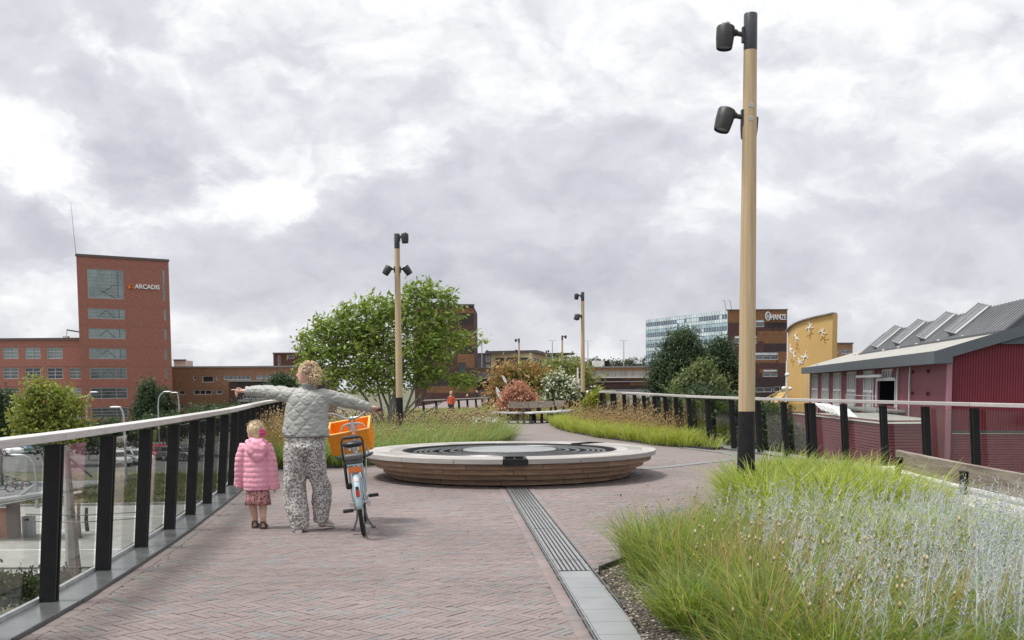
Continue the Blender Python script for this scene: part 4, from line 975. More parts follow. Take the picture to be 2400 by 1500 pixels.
# --- university block: glass front and patched brick end wall
hz1 = Facade(px2(1513.5, 250), px2(1703, 220)); uni = thing('glass_office_building', 'office block with banded glass front and patched brick end wall behind the nearest lamp post', 'building', (*px2(1700, 222), ZS))
zu = hz1.uz(1702, 727.5)[1]
m = MB(); q = [hz1.P(0, ZS, -.35), hz1.P(hz1.len, ZS, -.35), hz1.P(hz1.len, zu, -.35), hz1.P(0, zu, -.35)]
m.add(q + [p - hz1.n * 8 for p in q], [(0, 1, 2, 3), (2, 3, 7, 6), (0, 3, 7, 4)]); m.build('core_wall', DARKB, uni, smooth=False)
nf, nc = 15, 34; zz0 = hz1.uz(1702, 868)[1]; rngc = random.Random(5)
rows = []
for r_ in range(nf):
    za = zz0 + (zu - zz0) * r_ / nf; zb_ = zz0 + (zu - zz0) * (r_ + 1) / nf
    for c in range(nc):
        k = (nf - 1 - r_)
        if k == 0: mt = PANE_L
        elif rngc.random() < .06: mt = rngc.choice([PANE_K, PANE_B, PANE_L])
        elif k == 1: mt = PANE_K if (c < 14 or c > 22) else PANE_L
        elif k % 3 == 1: mt = PANE_K
        elif k % 3 == 2: mt = PANE_L
        else: mt = PANE_B
        if k > 11: mt = PANE_K
        rows.append((c, za, zb_, mt))
cw = hz1.len / nc
cache = {}
for c, za, zb_, mt in rows:      # 510 panes: the nearer upper ones singly, the lowest rows joined
    if za < zz0 + (zu - zz0) * .41: cache.setdefault(mt.name, MB()).obox(hz1.P((c + .5) * cw, (za + zb_) / 2, -.1), hz1.u * (cw / 2 - .05), hz1.n * .03, Vector((0, 0, (zb_ - za) / 2 - .05)))
    else: MB().obox(hz1.P((c + .5) * cw, (za + zb_) / 2, -.1), hz1.u * (cw / 2 - .05), hz1.n * .03, Vector((0, 0, (zb_ - za) / 2 - .05))).build('glass_panel', mt, uni, smooth=False)
for nm, mb in cache.items():
    o = mb.build('lower_glass_panels', MATS[nm], uni, smooth=False); o['kind'] = 'stuff'
m = MB()
for c in range(nc + 1): m.obox(hz1.P(c * cw, (zz0 + zu) / 2, -.06), hz1.u * .05, hz1.n * .06, Vector((0, 0, (zu - zz0) / 2)))
m.build('mullions', ALUW, uni, smooth=False)
hz2 = Facade(px2(1703, 220), px2(1843, 220)); pt = [(hz2.rect(*r_), k) for r_, k in [
    ((1700, 727, 1850, 756), 1), ((1700, 756, 1850, 800), 0), ((1790, 756, 1850, 768), 2), ((1775, 776, 1850, 806), 1), ((1700, 800, 1790, 832), 0), ((1790, 805, 1850, 826), 2), ((1775, 826, 1822, 852), 0), ((1824, 824, 1850, 852), 1), ((1700, 830, 1730, 845), 1), ((1760, 840, 1820, 850), 1),
    ((1700, 852, 1850, 884), 0), ((1780, 865, 1812, 873), 1), ((1700, 884, 1850, 900), 2), ((1700, 900, 1850, 1000), 2)]]
hh = [hz2.rect(1771, 750, 1791, 755), hz2.rect(1771, 757, 1791, 766), hz2.rect(1722, 787, 1740, 793), hz2.rect(1722, 796, 1740, 805), hz2.rect(1758, 787, 1774, 793), hz2.rect(1758, 796, 1774, 805), hz2.rect(1768, 826, 1824, 832), hz2.rect(1770, 834, 1824, 843), hz2.rect(1789, 866, 1822, 871), hz2.rect(1788, 874, 1822, 883), hz2.rect(1771, 908, 1810, 919), hz2.rect(1813, 906, 1842, 918)]
hz2.wall('end_wall', uni, 0, hz2.len, ZS, zu, hh, [BR_MAR, BR_ORA, BR_DRK], pt, depth=16); hz2.coping(uni, 0, hz2.len, zu, DARKB, h=.2)
for k, h in enumerate(hh): hz2.window(uni, h, max(1, int((h[2] - h[0]) / 1.3)), 1, PANE_D if k > 9 else PANE_L if k % 2 == 0 else PANE_M, ALUW, fw=.12, mw=.09)
sg = hz2.rect(1806, 737, 1842, 749.5); me = text_mesh('HANZE', 1.0, .04)
xs = [v.co.x for v in me.vertices]; ysv = [v.co.y for v in me.vertices]
for v in me.vertices:
    c = v.co.copy(); v.co = hz2.P(sg[0] + (c.x - min(xs)) / (max(xs) - min(xs)) * (sg[2] - sg[0]), sg[1] + (c.y - min(ysv)) / (max(ysv) - min(ysv)) * (sg[3] - sg[1]), .2 + c.z * 4)
finish(me, 'sign_lettering', uni, pm('sign silver', (.62, .65, .68), None, rough=.4), False, False)
u0, z0, u1, z1 = hz2.rect(1794, 732, 1805, 751); cu, cz = (u0 + u1) / 2, (z0 + z1) / 2
m = MB()
for e in (-1, 1): m.tube([hz2.P(cu + e * (u1 - u0) / 2 * math.sin(a) , cz - (z1 - z0) / 2 * math.cos(a), .25) for a in np.linspace(0.05, math.pi - .05, 10)], .11, 6)
m.bar(hz2.P(cu - .2, cz - .5, .25), hz2.P(cu - .2, cz + .5, .25), .14, .14); m.bar(hz2.P(cu + .2, cz - .5, .25), hz2.P(cu + .2, cz + .5, .25), .14, .14); m.bar(hz2.P(cu - .2, cz, .25), hz2.P(cu + .2, cz, .25), .13, .13)
m.build('sign_emblem', MATS['sign silver'], uni, smooth=False)
for k, px in enumerate((1702, 1715)):
    a = D(px, 728, 226); b = D(px - 4, 704, 226); o = MB().tube([a, b, b + Vector((-.5, 0, -.1))], .09, 6).build('roof_mast', GREYM, None)
    tag(o, ['leaning thin mast on the glass office roof, left one of two', 'leaning thin mast on the glass office roof, right one of two'][k], 'mast', 'thin masts on the glass office roof')
# small brick block far right
simple_block('small_brick_block', 'small tan brick block with two windows between yellow wall and purple roof', 1946, 1997, 806, 200, BR_TAN, [(1950, 820, 1965, 829), (1972, 820, 1993, 829)], pane=PANE_K, nx=2)

# --- curved yellow theatre wall with white tumbling figures
YEL = pm('ochre render', (.50, .32, .115), (.56, .37, .145), .25, .8)
yw = thing('yellow_wall_building', 'curved ochre yellow wall with white tumbling figures on it', 'building', (*px2(1896, 112), ZS))
m = MB(); nn = 28; d0 = 112
YA, YB = D(1845, 900, 116), D(1949, 900, 108); ydir = (YB - YA); ydir.z = 0; yl = ydir.length; ydir.normalize(); yn = Vector((ydir.y, -ydir.x, 0))
if yn.dot(CAM - YA) < 0: yn = -yn
ztop = lambda f: 1.54 + ((898 - (776 - 33 * (f ** .75))) * 112 / 2400)
def YP(f, z, out=0.0): p = YA + ydir * (f * yl) + yn * (math.sin(f * math.pi) * 1.1 + out); return Vector((p.x, p.y, z))
for i in range(nn + 1):
    f = i / nn; m.v += [tuple(YP(f, ZS)), tuple(YP(f, ztop(f))), tuple(YP(f, ztop(f), -.6)), tuple(YP(f, ZS, -.6))]
for i in range(nn): m.f += [(4 * i + a, 4 * i + (a + 1) % 4, 4 * i + 4 + (a + 1) % 4, 4 * i + 4 + a) for a in range(4)]
m.f += [(3, 2, 1, 0), tuple(4 * nn + a for a in range(4))]; m.m = [0] * len(m.f); m.build('wall', YEL, yw)
m = MB()
for i in range(nn): m.bar(YP(i / nn, ztop(i / nn) + .06, -.2), YP((i + 1) / nn, ztop((i + 1) / nn) + .06, -.2), .9, .12)
m.build('coping', GREYB, yw, smooth=False)
m = MB(); a = D(1843, 925, 113); q = [Vector((a.x, a.y, ZS)), Vector((a.x, a.y, 1.54 - 1.0)), Vector((a.x - 4.2, a.y, ZS + 1.5)), Vector((a.x - 4.6, a.y, ZS))]
m.ext(q, (0, 3, 0)); m.build('buttress', YEL, yw, smooth=False)
FIGW = pm('figure white', (.75, .75, .74), None); FIGS = pm('figure ochre', (.42, .24, .055), None)
def figure(px, py, size, ang, mat, pose, out):
    """flat cut-out of a tumbling person fixed to the wall"""
    f = (px - 1845) / 104.0; zc_ = 1.54 + (898 - py) * 112 / 2400; k = size * 112 / 2400
    c, s = math.cos(ang), math.sin(ang)
    def pt(x, y): X = (x * c - y * s) * k; Y = (x * s + y * c) * k; return YP(f + X / yl, zc_ + Y, out)
    m = MB()
    def limb(pts, w_):
        for i in range(len(pts) - 1): m.bar(pt(*pts[i]), pt(*pts[i + 1]), (w_[i] + w_[i + 1]) * k, .05, tuple(yn))
    limb([(0, .22), (0, -.08)], [.09, .075]); m.ell(pt(.02, .34), (.075 * k, .04, .085 * k), 10, 6)
    for L_ in pose: limb(L_, [.045, .035, .025])
    m.build('figure', mat, yw, smooth=False)
poses = [[[(-.05, .2), (-.25, .3), (-.42, .22)], [(.05, .2), (.22, .12), (.36, .26)], [(-.03, -.05), (-.2, -.2), (-.14, -.42)], [(.03, -.05), (.16, -.24), (.34, -.34)]],
         [[(-.05, .2), (-.18, .38), (-.3, .5)], [(.05, .2), (.2, .34), (.34, .36)], [(-.03, -.05), (-.12, -.26), (-.3, -.34)], [(.03, -.05), (.2, -.12), (.3, -.34)]],
         [[(-.05, .2), (-.2, .06), (-.36, .1)], [(.05, .2), (.24, .28), (.3, .46)], [(-.03, -.05), (-.08, -.3), (-.02, -.5)], [(.03, -.05), (.2, -.2), (.26, -.42)]]]
for i, (x, y, sz, an) in enumerate([(1915, 771, 26, -.7), (1887, 793, 26, .5), (1866, 818, 26, .9), (1880, 832, 24, .3), (1906, 838, 26, -1.1), (1898, 849, 24, 1.4), (1936, 784, 22, .6)]):
    figure(x, y, sz, an, FIGW, poses[i % 3], .05)
for i, (x, y, sz, an) in enumerate([(1916, 787, 22, -.7), (1890, 815, 22, .5), (1938, 799, 22, .8), (1875, 848, 24, .9)]): figure(x, y, sz, an, FIGS, poses[(i + 1) % 3], .012)
# slim white mast with cameras in front of it
mm = thing('signal_mast', 'slim white mast with small fittings in front of the yellow wall', 'mast', (*px2(1843, 70), ZS))
a = D(1844, 846, 70); MB().tube([Vector((a.x, a.y, ZS)), a], [.10, .05], 8).build('pole', WHITEP, mm)
for (x, y) in ((1837, 910), (1851, 911), (1845, 878)): MB().ell(D(x, y, 70), (.16, .16, .13), 10, 6).build('fitting', WHITEP, mm)
m = MB()
for k in range(4): m.tube([D(1848, 906 + k * 4, 70), D(1800 - k * 6, 930 + k * 6, 66), D(1760, 965 + k * 4, 62)], .022, 5)
m.build('cable', pm('yellow cable', (.55, .42, .16), None), mm)

# --- purple shed
PUR = pm('purple cladding', (.18, .024, .042), (.205, .031, .05), .6, .5, bump=.02, spec=.35); PURS = pm('faded purple panel', (.17, .045, .062), (.20, .058, .076), .9, .55, spec=.35); PURL = pm('pale purple trim', (.36, .16, .21), None, rough=.5)
FAS = pm('slate fascia', (.075, .09, .105), (.09, .105, .12), .7, .45); ROOFL = pm('pale roof felt', (.30, .295, .27), (.37, .365, .34), .8, .75); ROOFD = pm('grey metal roof', (.115, .12, .132), (.15, .155, .168), 1.0, .5, .1, spec=.35)
shed = thing('purple_shed', 'long purple ribbed hall with slate fascia and raised roof lights', 'building', (19.8, 48, ZS))
C0 = Vector((19.8, 48, 0)); S = Vector((.156, .988, 0)).normalized(); Tt = Vector((S.y, -S.x, 0))
zf0, zf1 = 2.40, 2.95; SL = 50.5; tanL = .30
def SP(s, t, z): p = C0 + S * s + Tt * t; return Vector((p.x, p.y, z))
rz = lambda t: zf1 + tanL * t
# low roof and fascias
m = MB(); q = [SP(0, 0, zf1), SP(SL, 0, zf1), SP(SL, 9, rz(9)), SP(0, 9, rz(9))]; m.ext(q, (0, 0, -.08)); m.build('low_roof', ROOFL, shed, smooth=False)
m = MB(); m.ext([SP(-.05, 0, zf0), SP(SL + .05, 0, zf0), SP(SL + .05, 0, zf1 + .04), SP(-.05, 0, zf1 + .04)], Tt * -.06); m.build('fascia', FAS, shed, smooth=False)
m = MB(); m.ext([SP(0, -.06, zf0), SP(0, .75, zf0 + .02), SP(0, .75, rz(.75) + .04 - .5), SP(0, 9, rz(9) - .48), SP(0, 9, rz(9) + .05), SP(0, -.06, zf1 + .03)], S * -.06); m.build('verge_board', FAS, shed, smooth=False)
m = MB(); m.ext([SP(.0, 0, zf0 + .02), SP(SL, 0, zf0 + .02), SP(SL, .75, zf0 + .02), SP(0, .75, zf0 + .02)], (0, 0, .03)); m.build('soffit', FAS, shed, smooth=False)
def ribs(name, a, b, h0, h1, pitch, depth, nrm, mat, vertical=True, top=None):
    """profiled sheet between plan points a and b; ribs upright or lying"""
    d = (b - a); ln = d.length; d.normalize(); m = MB()
    if vertical:
        k = int(ln / pitch)
        prof = []
        for i in range(k): prof += [(i * pitch, 0), (i * pitch + pitch * .55, 0), (i * pitch + pitch * .62, -depth), (i * pitch + pitch * .93, -depth)]
        prof.append((k * pitch, 0))
        for u, o in prof:
            p = a + d * u + nrm * o; zt_ = top(u) if top else h1
            m.v += [(p.x, p.y, h0), (p.x, p.y, zt_)]
        m.f = [(2 * i, 2 * i + 2, 2 * i + 3, 2 * i + 1) for i in range(len(prof) - 1)]
    else:
        k = int((h1 - h0) / pitch); prof = []
        for i in range(k): prof += [(h0 + i * pitch, 0), (h0 + i * pitch + pitch * .7, -depth * .25), (h0 + i * pitch + pitch * .8, -depth), (h0 + i * pitch + pitch * .95, -depth)]
        prof.append((h0 + k * pitch, 0))
        for z, o in prof:
            for e in (a, b): m.v.append(tuple(Vector((e.x, e.y, z)) + nrm * o))
        m.f = [(2 * i, 2 * i + 1, 2 * i + 3, 2 * i + 2) for i in range(len(prof) - 1)]
    m.m = [0] * len(m.f); return m.build(name, mat, shed, smooth=False)
T0 = .72
ribs('gable_cladding', SP(.35, T0, 0), SP(.35, 13, 0), -.75, 3, .118, .035, -S, PUR, True, top=lambda u: rz(T0 + u) - .1)
ribs('plinth_cladding', SP(.30, T0, 0), SP(.30, 13, 0), ZS, -.86, .118, .03, -S, PURS, False)
m = MB(); m.ext([SP(.34, T0, -.87), SP(.34, 13, -.87), SP(.34, 13, -.74), SP(.34, T0, -.74)], S * -.06); m.build('dark_band', DARKB, shed, smooth=False)
m = MB(); m.obox(SP(.30, T0 - .02, (ZS + zf0) / 2), S * .12, Tt * .10, (0, 0, (zf0 - ZS) / 2)); m.build('corner_trim', PURL, shed, smooth=False)
sd = Facade(tuple(SP(SL, T0, 0))[:2], tuple(SP(.35, T0, 0))[:2])
wx = [(1902, 1917), (1925, 1941), (1952, 1969), (1984, 2004), (2022, 2044), (2066, 2091)]; holes = []
for a, b in wx: r_ = sd.rect(a, 900, b, 900); holes.append((r_[0], -.4, r_[2], zf0 - .06))
dr = sd.rect(2057, 897, 2100, 900); doorway = (dr[0], .15, dr[2], 1.66)
sd.wall('side_wall', shed, 0, sd.len, ZS, zf0 + .02, holes[:5] + [(holes[5][0], 1.75, holes[5][2], zf0 - .06), doorway], [PURS], depth=.2, reveal=.15)
for h in holes[:5] + [(holes[5][0], 1.75, holes[5][2], zf0 - .06)]: sd.window(shed, h, 4, 2 if h[1] < 1 else 1, PANE_D, WHITEP, fw=.10, mw=.16, reveal=.15)
m = MB(); o = sd
for ua, ub in ((doorway[0] - .22, doorway[0]), (doorway[2], doorway[2] + .1)): m.obox(sd.P((ua + ub) / 2, (doorway[1] + doorway[3]) / 2, .03), sd.u * ((ub - ua) / 2), sd.n * .05, Vector((0, 0, (doorway[3] - doorway[1]) / 2 + .1)))
m.obox(sd.P((doorway[0] + doorway[2]) / 2, doorway[3] + .07, .04), sd.u * ((doorway[2] - doorway[0]) / 2), sd.n * .06, Vector((0, 0, .09))); m.build('door_frame', ALUW, shed, smooth=False)
MB().add([sd.P(doorway[0], doorway[1], -.14), sd.P(doorway[2], doorway[1], -.14), sd.P(doorway[2], doorway[3], -.14), sd.P(doorway[0], doorway[3], -.14)], [(0, 1, 2, 3)]).build('doorway', pm('door shadow black', (.004, .004, .006), None, rough=1.0, spec=0.0), shed, smooth=False)  # flat sheet, shade inside the opening put into its near-black colour
for px in (1893, 1911 + 8, 1945, 1974, 2009, 2050, 2107, 2136):
    u, z = sd.uz(px, 900); MB().tube([sd.P(u, zf0 - .05, .08), sd.P(u, zf0 - .5, .10), sd.P(u, -3.4, .10)], .045 if px < 2100 else .05, 6).build('downpipe', ALUW, shed)
for px in (2142, 2178):
    u, z = sd.uz(px, 860)
    for zz in (2.1, .95): MB().obox(sd.P(u, zz, .07), sd.u * .06, sd.n * .06, Vector((0, 0, .09))).build('wall_bracket', pm('dark red bracket', (.10, .02, .03), None), shed, smooth=False)
MB().tube([sd.P(sd.uz(2021, 890)[0], 1.95, .35), sd.P(sd.uz(2078, 889)[0], 1.95, .35)], .09, 10).build('white_duct', WHITEP, shed)
# platform with handrail in front of the door
u0, u1 = sd.uz(2040, 920)[0], sd.uz(2124, 920)[0]; m = MB(); m.obox(sd.P((u0 + u1) / 2, -.1, .8), sd.u * ((u1 - u0) / 2), sd.n * .8, Vector((0, 0, .06))); m.build('platform', GREYM, shed, smooth=False)
m = MB()
for f in np.linspace(u0, u1, 4):
    m.tube([sd.P(f, -.05, 1.55), sd.P(f, .75, 1.55)], .025, 6); m.tube([sd.P(f, -.1, 1.5), sd.P(f, -1.4, 1.5)], .05, 6)
for z in (.75, .4): m.tube([sd.P(u0, z, 1.55), sd.P(u1, z, 1.55)], .025, 6)
m.tube([sd.P(u0, -.2, 1.5), sd.P(u1, -1.2, 1.5)], .035, 6); m.tube([sd.P(u1, -.2, 1.5), sd.P(u0, -1.2, 1.5)], .035, 6); m.bar(sd.P(u0 - 1, -1.2, 1.2), sd.P(u1 + .5, -1.2, 1.2), .5, .1)
m.build('platform_rail', GREYM, shed, smooth=False)
pp = [sd.P(sd.uz(2055, 950)[0], -.35, 1.1), sd.P(sd.uz(2025, 950)[0], -.35, 1.1), sd.P(sd.uz(2012, 950)[0], -.55, 1.4), sd.P(sd.uz(2008, 950)[0], -.9, 1.6), sd.P(sd.uz(2008, 950)[0], -2.9, 1.6)]
MB().tube(pp, .17, 12).build('exhaust_pipe', GREYM, shed)
# raised upper roof with four roof lights
tA, tR, zA, slope = 2.91, 4.9, rz(2.91) + .05, .86
UPS = Vector((0, 0, slope)) + Tt; UPS.normalize(); UN = UPS.cross(S).normalized()
if UN.z < 0: UN = -UN
zr = zA + slope * (tR - tA)
m = MB(); m.ext([SP(.05, tA, zA), SP(36.75, tA, zA), SP(36.75, tR, zr), SP(.05, tR, zr)], -UN * .1); m.ext([SP(.05, tR, zr), SP(36.75, tR, zr), SP(36.75, tR + 4, zr - 1.2), SP(.05, tR + 4, zr - 1.2)], (0, 0, -.1)); m.build('upper_roof', ROOFD, shed, smooth=False)
m = MB()
for k in range(62):
    s_ = .3 + k * .6; m.ext([SP(s_, tA + .02, zA + .01), SP(s_ + .03, tA + .02, zA + .01), SP(s_ + .03, tR, zr + .01), SP(s_, tR, zr + .01)], UN * .03)
m.build('roof_seams', ROOFD, shed, smooth=False)
m = MB(); m.ext([SP(.1, tA, zA - .6), SP(.1, tR + 4, zA - .6), SP(.1, tR + 4, zr - 1.3), SP(.1, tR, zr - .1), SP(.1, tA, zA - .1)], S * .1); m.build('upper_gable', FAS, shed, smooth=False)
m = MB(); m.bar(SP(0, tA - .06, zA - .03), SP(36.8, tA - .06, zA - .03), .10, .12); m.build('roof_gutter', DGREY, shed, smooth=False)
for px, py in ((1915, 856), (2004, 833), (2070, 824), (2106, 817), (2148, 810), (2199, 802), (2257, 792)):
    r_ = ray(px, py); nrm = Tt.cross(S); n_ = (Vector((0, 0, tanL)) + Tt).cross(S).normalized(); t_ = (SP(0, 0, zf1) - CAM).dot(n_) / r_.dot(n_); p = CAM + r_ * t_
    MB().lathe([(.0, 0), (.09, 0), (.09, .08), (.12, .1), (0, .16)], p, 10, cap=False).build('roof_vent', ALUW, shed)
for k, (px, py) in enumerate([(2066, 809.5), (2118, 800), (2180, 789), (2252, 776)]):
    r_ = ray(px, py); t_ = (SP(0, tA, zA) - CAM).dot(UN) / r_.dot(UN); p = CAM + r_ * t_; s_ = (p - C0).dot(S)
    wd, hgt = 1.5, .36; b0 = SP(s_, tA + .30, zA + slope * .30); ln = (tR - tA + .1) * math.sqrt(1 + slope * slope) * .84
    q0, q1, q2 = b0, b0 + S * wd, b0 + S * wd + UN * hgt          # wedge: low edge towards the viewer, glazed face tilted up
    wv = MB(); wv.ext([q0, q1, q2], UPS * ln); fo = wv.build('roof_light', ROOFD, shed, smooth=False)
    fv = (q2 - q0); fl = fv.length; fv.normalize(); fn = fv.cross(UPS).normalized()
    if fn.z < 0: fn = -fn
    def fp_(a, c, o=.0): return q0 + fv * (fl * a) + UPS * (ln * c) + fn * o
    pm_ = pm('roof light glazing', (.13, .135, .145), (.19, .195, .205), 2, .5, 0, spec=.3)
    for (a0, a1) in ((.36, .66), (.68, .97)):
        g_ = MB(); g_.ext([fp_(a0, .03, .004), fp_(a1, .03, .004), fp_(a1, .97, .004), fp_(a0, .97, .004)], fn * .03); g_.build('pane', pm_, fo, smooth=False)
    g_ = MB(); g_.ext([fp_(.10, .03, .004), fp_(.24, .03, .004), fp_(.24, .97, .004), fp_(.10, .97, .004)], fn * .04); g_.build('sill_flashing', pm('sill grey', (.42, .43, .44), None, 4, .5), fo, smooth=False)
    rb = MB()
    for a_ in (.02, .31, .67, .99): rb.bar(fp_(a_, -.01, .03), fp_(a_, 1.01, .03), .05, .06, tuple(fn))
    for c_ in (0.01, .99): rb.bar(fp_(.04, c_, .028), fp_(.97, c_, .028), .05, .05, tuple(fn))
    rb.build('glazing_bars', pm('roof light bar', (.27, .28, .29), None, 4, .5), fo, smooth=False)
# low ribbed annexe in front of the hall
ax = thing('purple_annexe', 'low purple annexe clad in horizontal ribs in front of the hall', 'building', (14.4, 40, ZS))
def ann(name, a, b, nrm, top, mat):
    global shed
    keep = shed; shed = ax; o = ribs(name, a, b, ZS, top, .118, .035, nrm, mat, False); shed = keep; return o
zt1 = .03
e0, e1, e2 = Vector((14.45, 40, 0)), Vector((14.95, 56.5, 0)), Vector((16.25, 40, 0))
ann('side_cladding', e0, e1, Vector((-1, .03, 0)), zt1, PURS); ann('front_cladding', e0, e2, Vector((0, -1, 0)), zt1, PURS)
m = MB(); m.ext([e0 + Vector((.05, .05, zt1 - .25)), Vector((16.25, 40.05, zt1 - .25)), Vector((19.0, 47.2, zt1 - .25)), Vector((20.2, 56.5, zt1 - .25)), e1 + Vector((.05, 0, zt1 - .25))], (0, 0, .1)); m.build('roof', ROOFL, ax, smooth=False)
m = MB(); m.bar(e0 + Vector((-.03, -.03, zt1)), e1 + Vector((-.03, 0, zt1)), .1, .06); m.bar(e0 + Vector((-.02, -.035, zt1)), e2 + Vector((0, -.035, zt1)), .1, .055); m.build('parapet_cap', PURS, ax, smooth=False)
for k in range(5):
    a = D(1942 + k * 11, 962 + k * 3.5, 52 - k * 2); MB().ext([a + Vector((-.35, 0, 0)), a + Vector((.45, 0, -.1)), a + Vector((.45, 1.2, .25)), a + Vector((-.35, 1.2, .3))], (0, 0, .05)).build('roof_cowl', WHITEP, ax, smooth=False)
# ------------------------------------------------------------------ vegetation
from mathutils import noise as mn
LEAF = leaf_mat('leaf', .35, .5); NEEDLE = leaf_mat('needle', .2, .6); GRASS = leaf_mat('grass blade', .5, .45, .35); PETAL = leaf_mat('petal', .3, .6, .1)
BARK = pm('grey bark', (.16, .145, .125), (.26, .24, .21), 18, .85, bump=.4); BARKD = pm('dark bark', (.06, .05, .04), (.10, .085, .07), 14, .9)
def unit(v): return v / np.maximum(1e-9, np.linalg.norm(v, axis=1, keepdims=True))
def leaves(name, parent, cent, per, spread, size, pal, mat, rg, wind=0.0, flat=.5, hang=0.0):
    """many leaf faces gathered round cluster centres; colour varies per cluster and per leaf"""
    n = len(cent) * per; ci = np.repeat(np.arange(len(cent)), per)
    c = cent[ci] + rg.normal(0, 1, (n, 3)) * np.array([spread, spread, spread * .75])
    d = unit(rg.normal(0, 1, (n, 3)) + np.array([wind, 0, -hang])); nr = unit(rg.normal(0, 1, (n, 3)) + np.array([0, 0, flat * 2]))
    s = unit(np.cross(d, nr)); l = size[0] * rg.uniform(.6, 1.3, n)[:, None]; w_ = size[1] * rg.uniform(.7, 1.25, n)[:, None]
    nn = np.cross(s, d)
    V = np.stack([c, c + d * l * .45 + s * w_ * .5 + nn * w_ * .12, c + d * l, c + d * l * .45 - s * w_ * .5 + nn * w_ * .12], 1)
    F = np.arange(n * 4).reshape(n, 4)
    pal = np.array(pal); cc = pal[rg.integers(0, len(pal), len(cent))]
    col = cc[ci] * .6 + pal[rg.integers(0, len(pal), n)] * .4
    col = col * rg.uniform(.78, 1.25, n)[:, None]
    return np_mesh(name, V.reshape(-1, 3), F, np.repeat(col, 4, 0), mat, parent)
def tree(name, label, d, base_px, blobs, pal, n_cl, per, leaf, stems, group=None, z0=0.0, bark=None, spread=.16, wind=0., trunk_r=.05, depth=.8, gap=.0, seed=1, mat=None, cat='tree', flat=.5, twigs=True, shell=.45, extra=None, hang=0., dz=None):
    """blobs: (px, py, rx, ry) seen at distance d; stems: px targets reached from the base"""
    rg = np.random.default_rng(seed); k = d / 2400
    b = D(base_px, 900, d); base = Vector((b.x, d, z0)); t = thing(name, label, cat, base, group)
    nodes = []; m = MB(); rnd = random.Random(seed)
    for (sx, sy, r) in stems:
        e = D(sx, sy, d + rnd.uniform(-.5, .5) * depth); n_ = 9; pts = []
        off = Vector((rnd.uniform(-1, 1), rnd.uniform(-1, 1), 0)) * trunk_r * (1.5 if len(stems) > 1 else .2)
        for i in range(n_ + 1):
            f = i / n_; p = (base + off).lerp(e, f); p.z = base.z + (e.z - base.z) * (f ** .92 if len(stems) > 1 else f)
            h = (e - base).length; wob = .03 * h * math.sin(f * math.pi)
            p += Vector((mn.noise(Vector((i * .7, sx * .13, 0))), mn.noise(Vector((i * .7, 5, sx * .17))), 0)) * wob; pts.append(p)
        rad = [max(.006, r * (1 - .85 * (i / n_))) for i in range(n_ + 1)]
        m.tube(pts, rad, 6); nodes += list(zip(pts[2:], rad[2:]))
    cs = []; tot = sum(q[2] * q[3] for q in blobs)
    for (bx, by, rx, ry) in blobs:
        c = D(bx, by, d); q = int(n_cl * rx * ry / tot * (1 + gap)) + 2
        v = unit(rg.normal(0, 1, (q, 3))) * (rg.random((q, 1)) ** shell)
        P = np.array(c) + v * np.array([rx * k, min(depth * rx * k, 3.2), ry * k]); cs.append(P)
    C_ = np.concatenate(cs)
    if gap:
        sc_ = 1.0 / (min(q[2] for q in blobs) * k * 1.1)
        nz = np.array([mn.noise(Vector(p) * sc_) for p in C_]); C_ = C_[np.argsort(-nz)[:max(8, int(len(C_) / (1 + gap)))]]
    C_ = C_[C_[:, 2] > z0 + .05]
    if twigs and nodes:
        NP = np.array([n_[0] for n_ in nodes])
        for p in C_:
            dd = np.linalg.norm(NP - p, axis=1) + np.maximum(0, NP[:, 2] - p[2] + .05) * 2; j = int(np.argmin(dd)); a, r = nodes[j]; e = Vector(p)
            mid = a.lerp(e, .5) + Vector((0, 0, -.10 * (e - a).length))
            m.tube([a, mid, e], [min(r * .6, .018 * d / 28), min(r * .4, .011 * d / 28), .005 * d / 28], 4, cap=False)
    if m.f: m.build('trunk', bark or BARK, t)
    cr = leaves('crown', t, C_, per, spread, leaf, pal, mat or LEAF, rg, wind, flat, hang)
    if extra:
        ec, eper, esz, epal = extra; idx = rg.choice(len(C_), ec); leaves('blossom', t, C_[idx] + np.array([0, -.05, .06]), eper, spread * .9, esz, epal, PETAL, rg, 0, 1.2)
    return t
GREEN_M = [(.20, .285, .06), (.25, .33, .08), (.155, .22, .05), (.31, .37, .11), (.22, .28, .075)]
tree('spreading_tree', 'wind blown multi stemmed green tree behind the round seat and the woman', 31, 915,
     [(745, 812, 52, 58), (790, 780, 62, 52), (835, 765, 60, 60), (880, 790, 70, 70), (905, 735, 62, 55), (950, 715, 62, 48), (985, 690, 42, 30), (1030, 740, 45, 50), (1010, 800, 75, 60), (950, 850, 95, 65), (860, 865, 80, 60), (785, 860, 60, 52), (722, 850, 36, 36), (1060, 790, 45, 26), (1100, 795, 26, 14), (1045, 690, 16, 22), (1012, 672, 18, 14), (815, 722, 28, 16), (1085, 893, 36, 14), (1112, 905, 20, 18), (1000, 880, 50, 26), (900, 900, 60, 24), (715, 790, 22, 16)],
     GREEN_M, 480, 25, (.19, .07), [(700, 815, .035), (760, 770, .04), (830, 740, .05), (900, 720, .05), (985, 690, .05), (1040, 740, .045), (1100, 800, .04), (800, 870, .04), (1060, 880, .035), (950, 780, .055), (870, 820, .045), (1095, 905, .03)],
     spread=.15, wind=1.1, trunk_r=.16, depth=.7, gap=1.1, seed=4)
def pxtree(*a, **k): return tree(*a, **k)
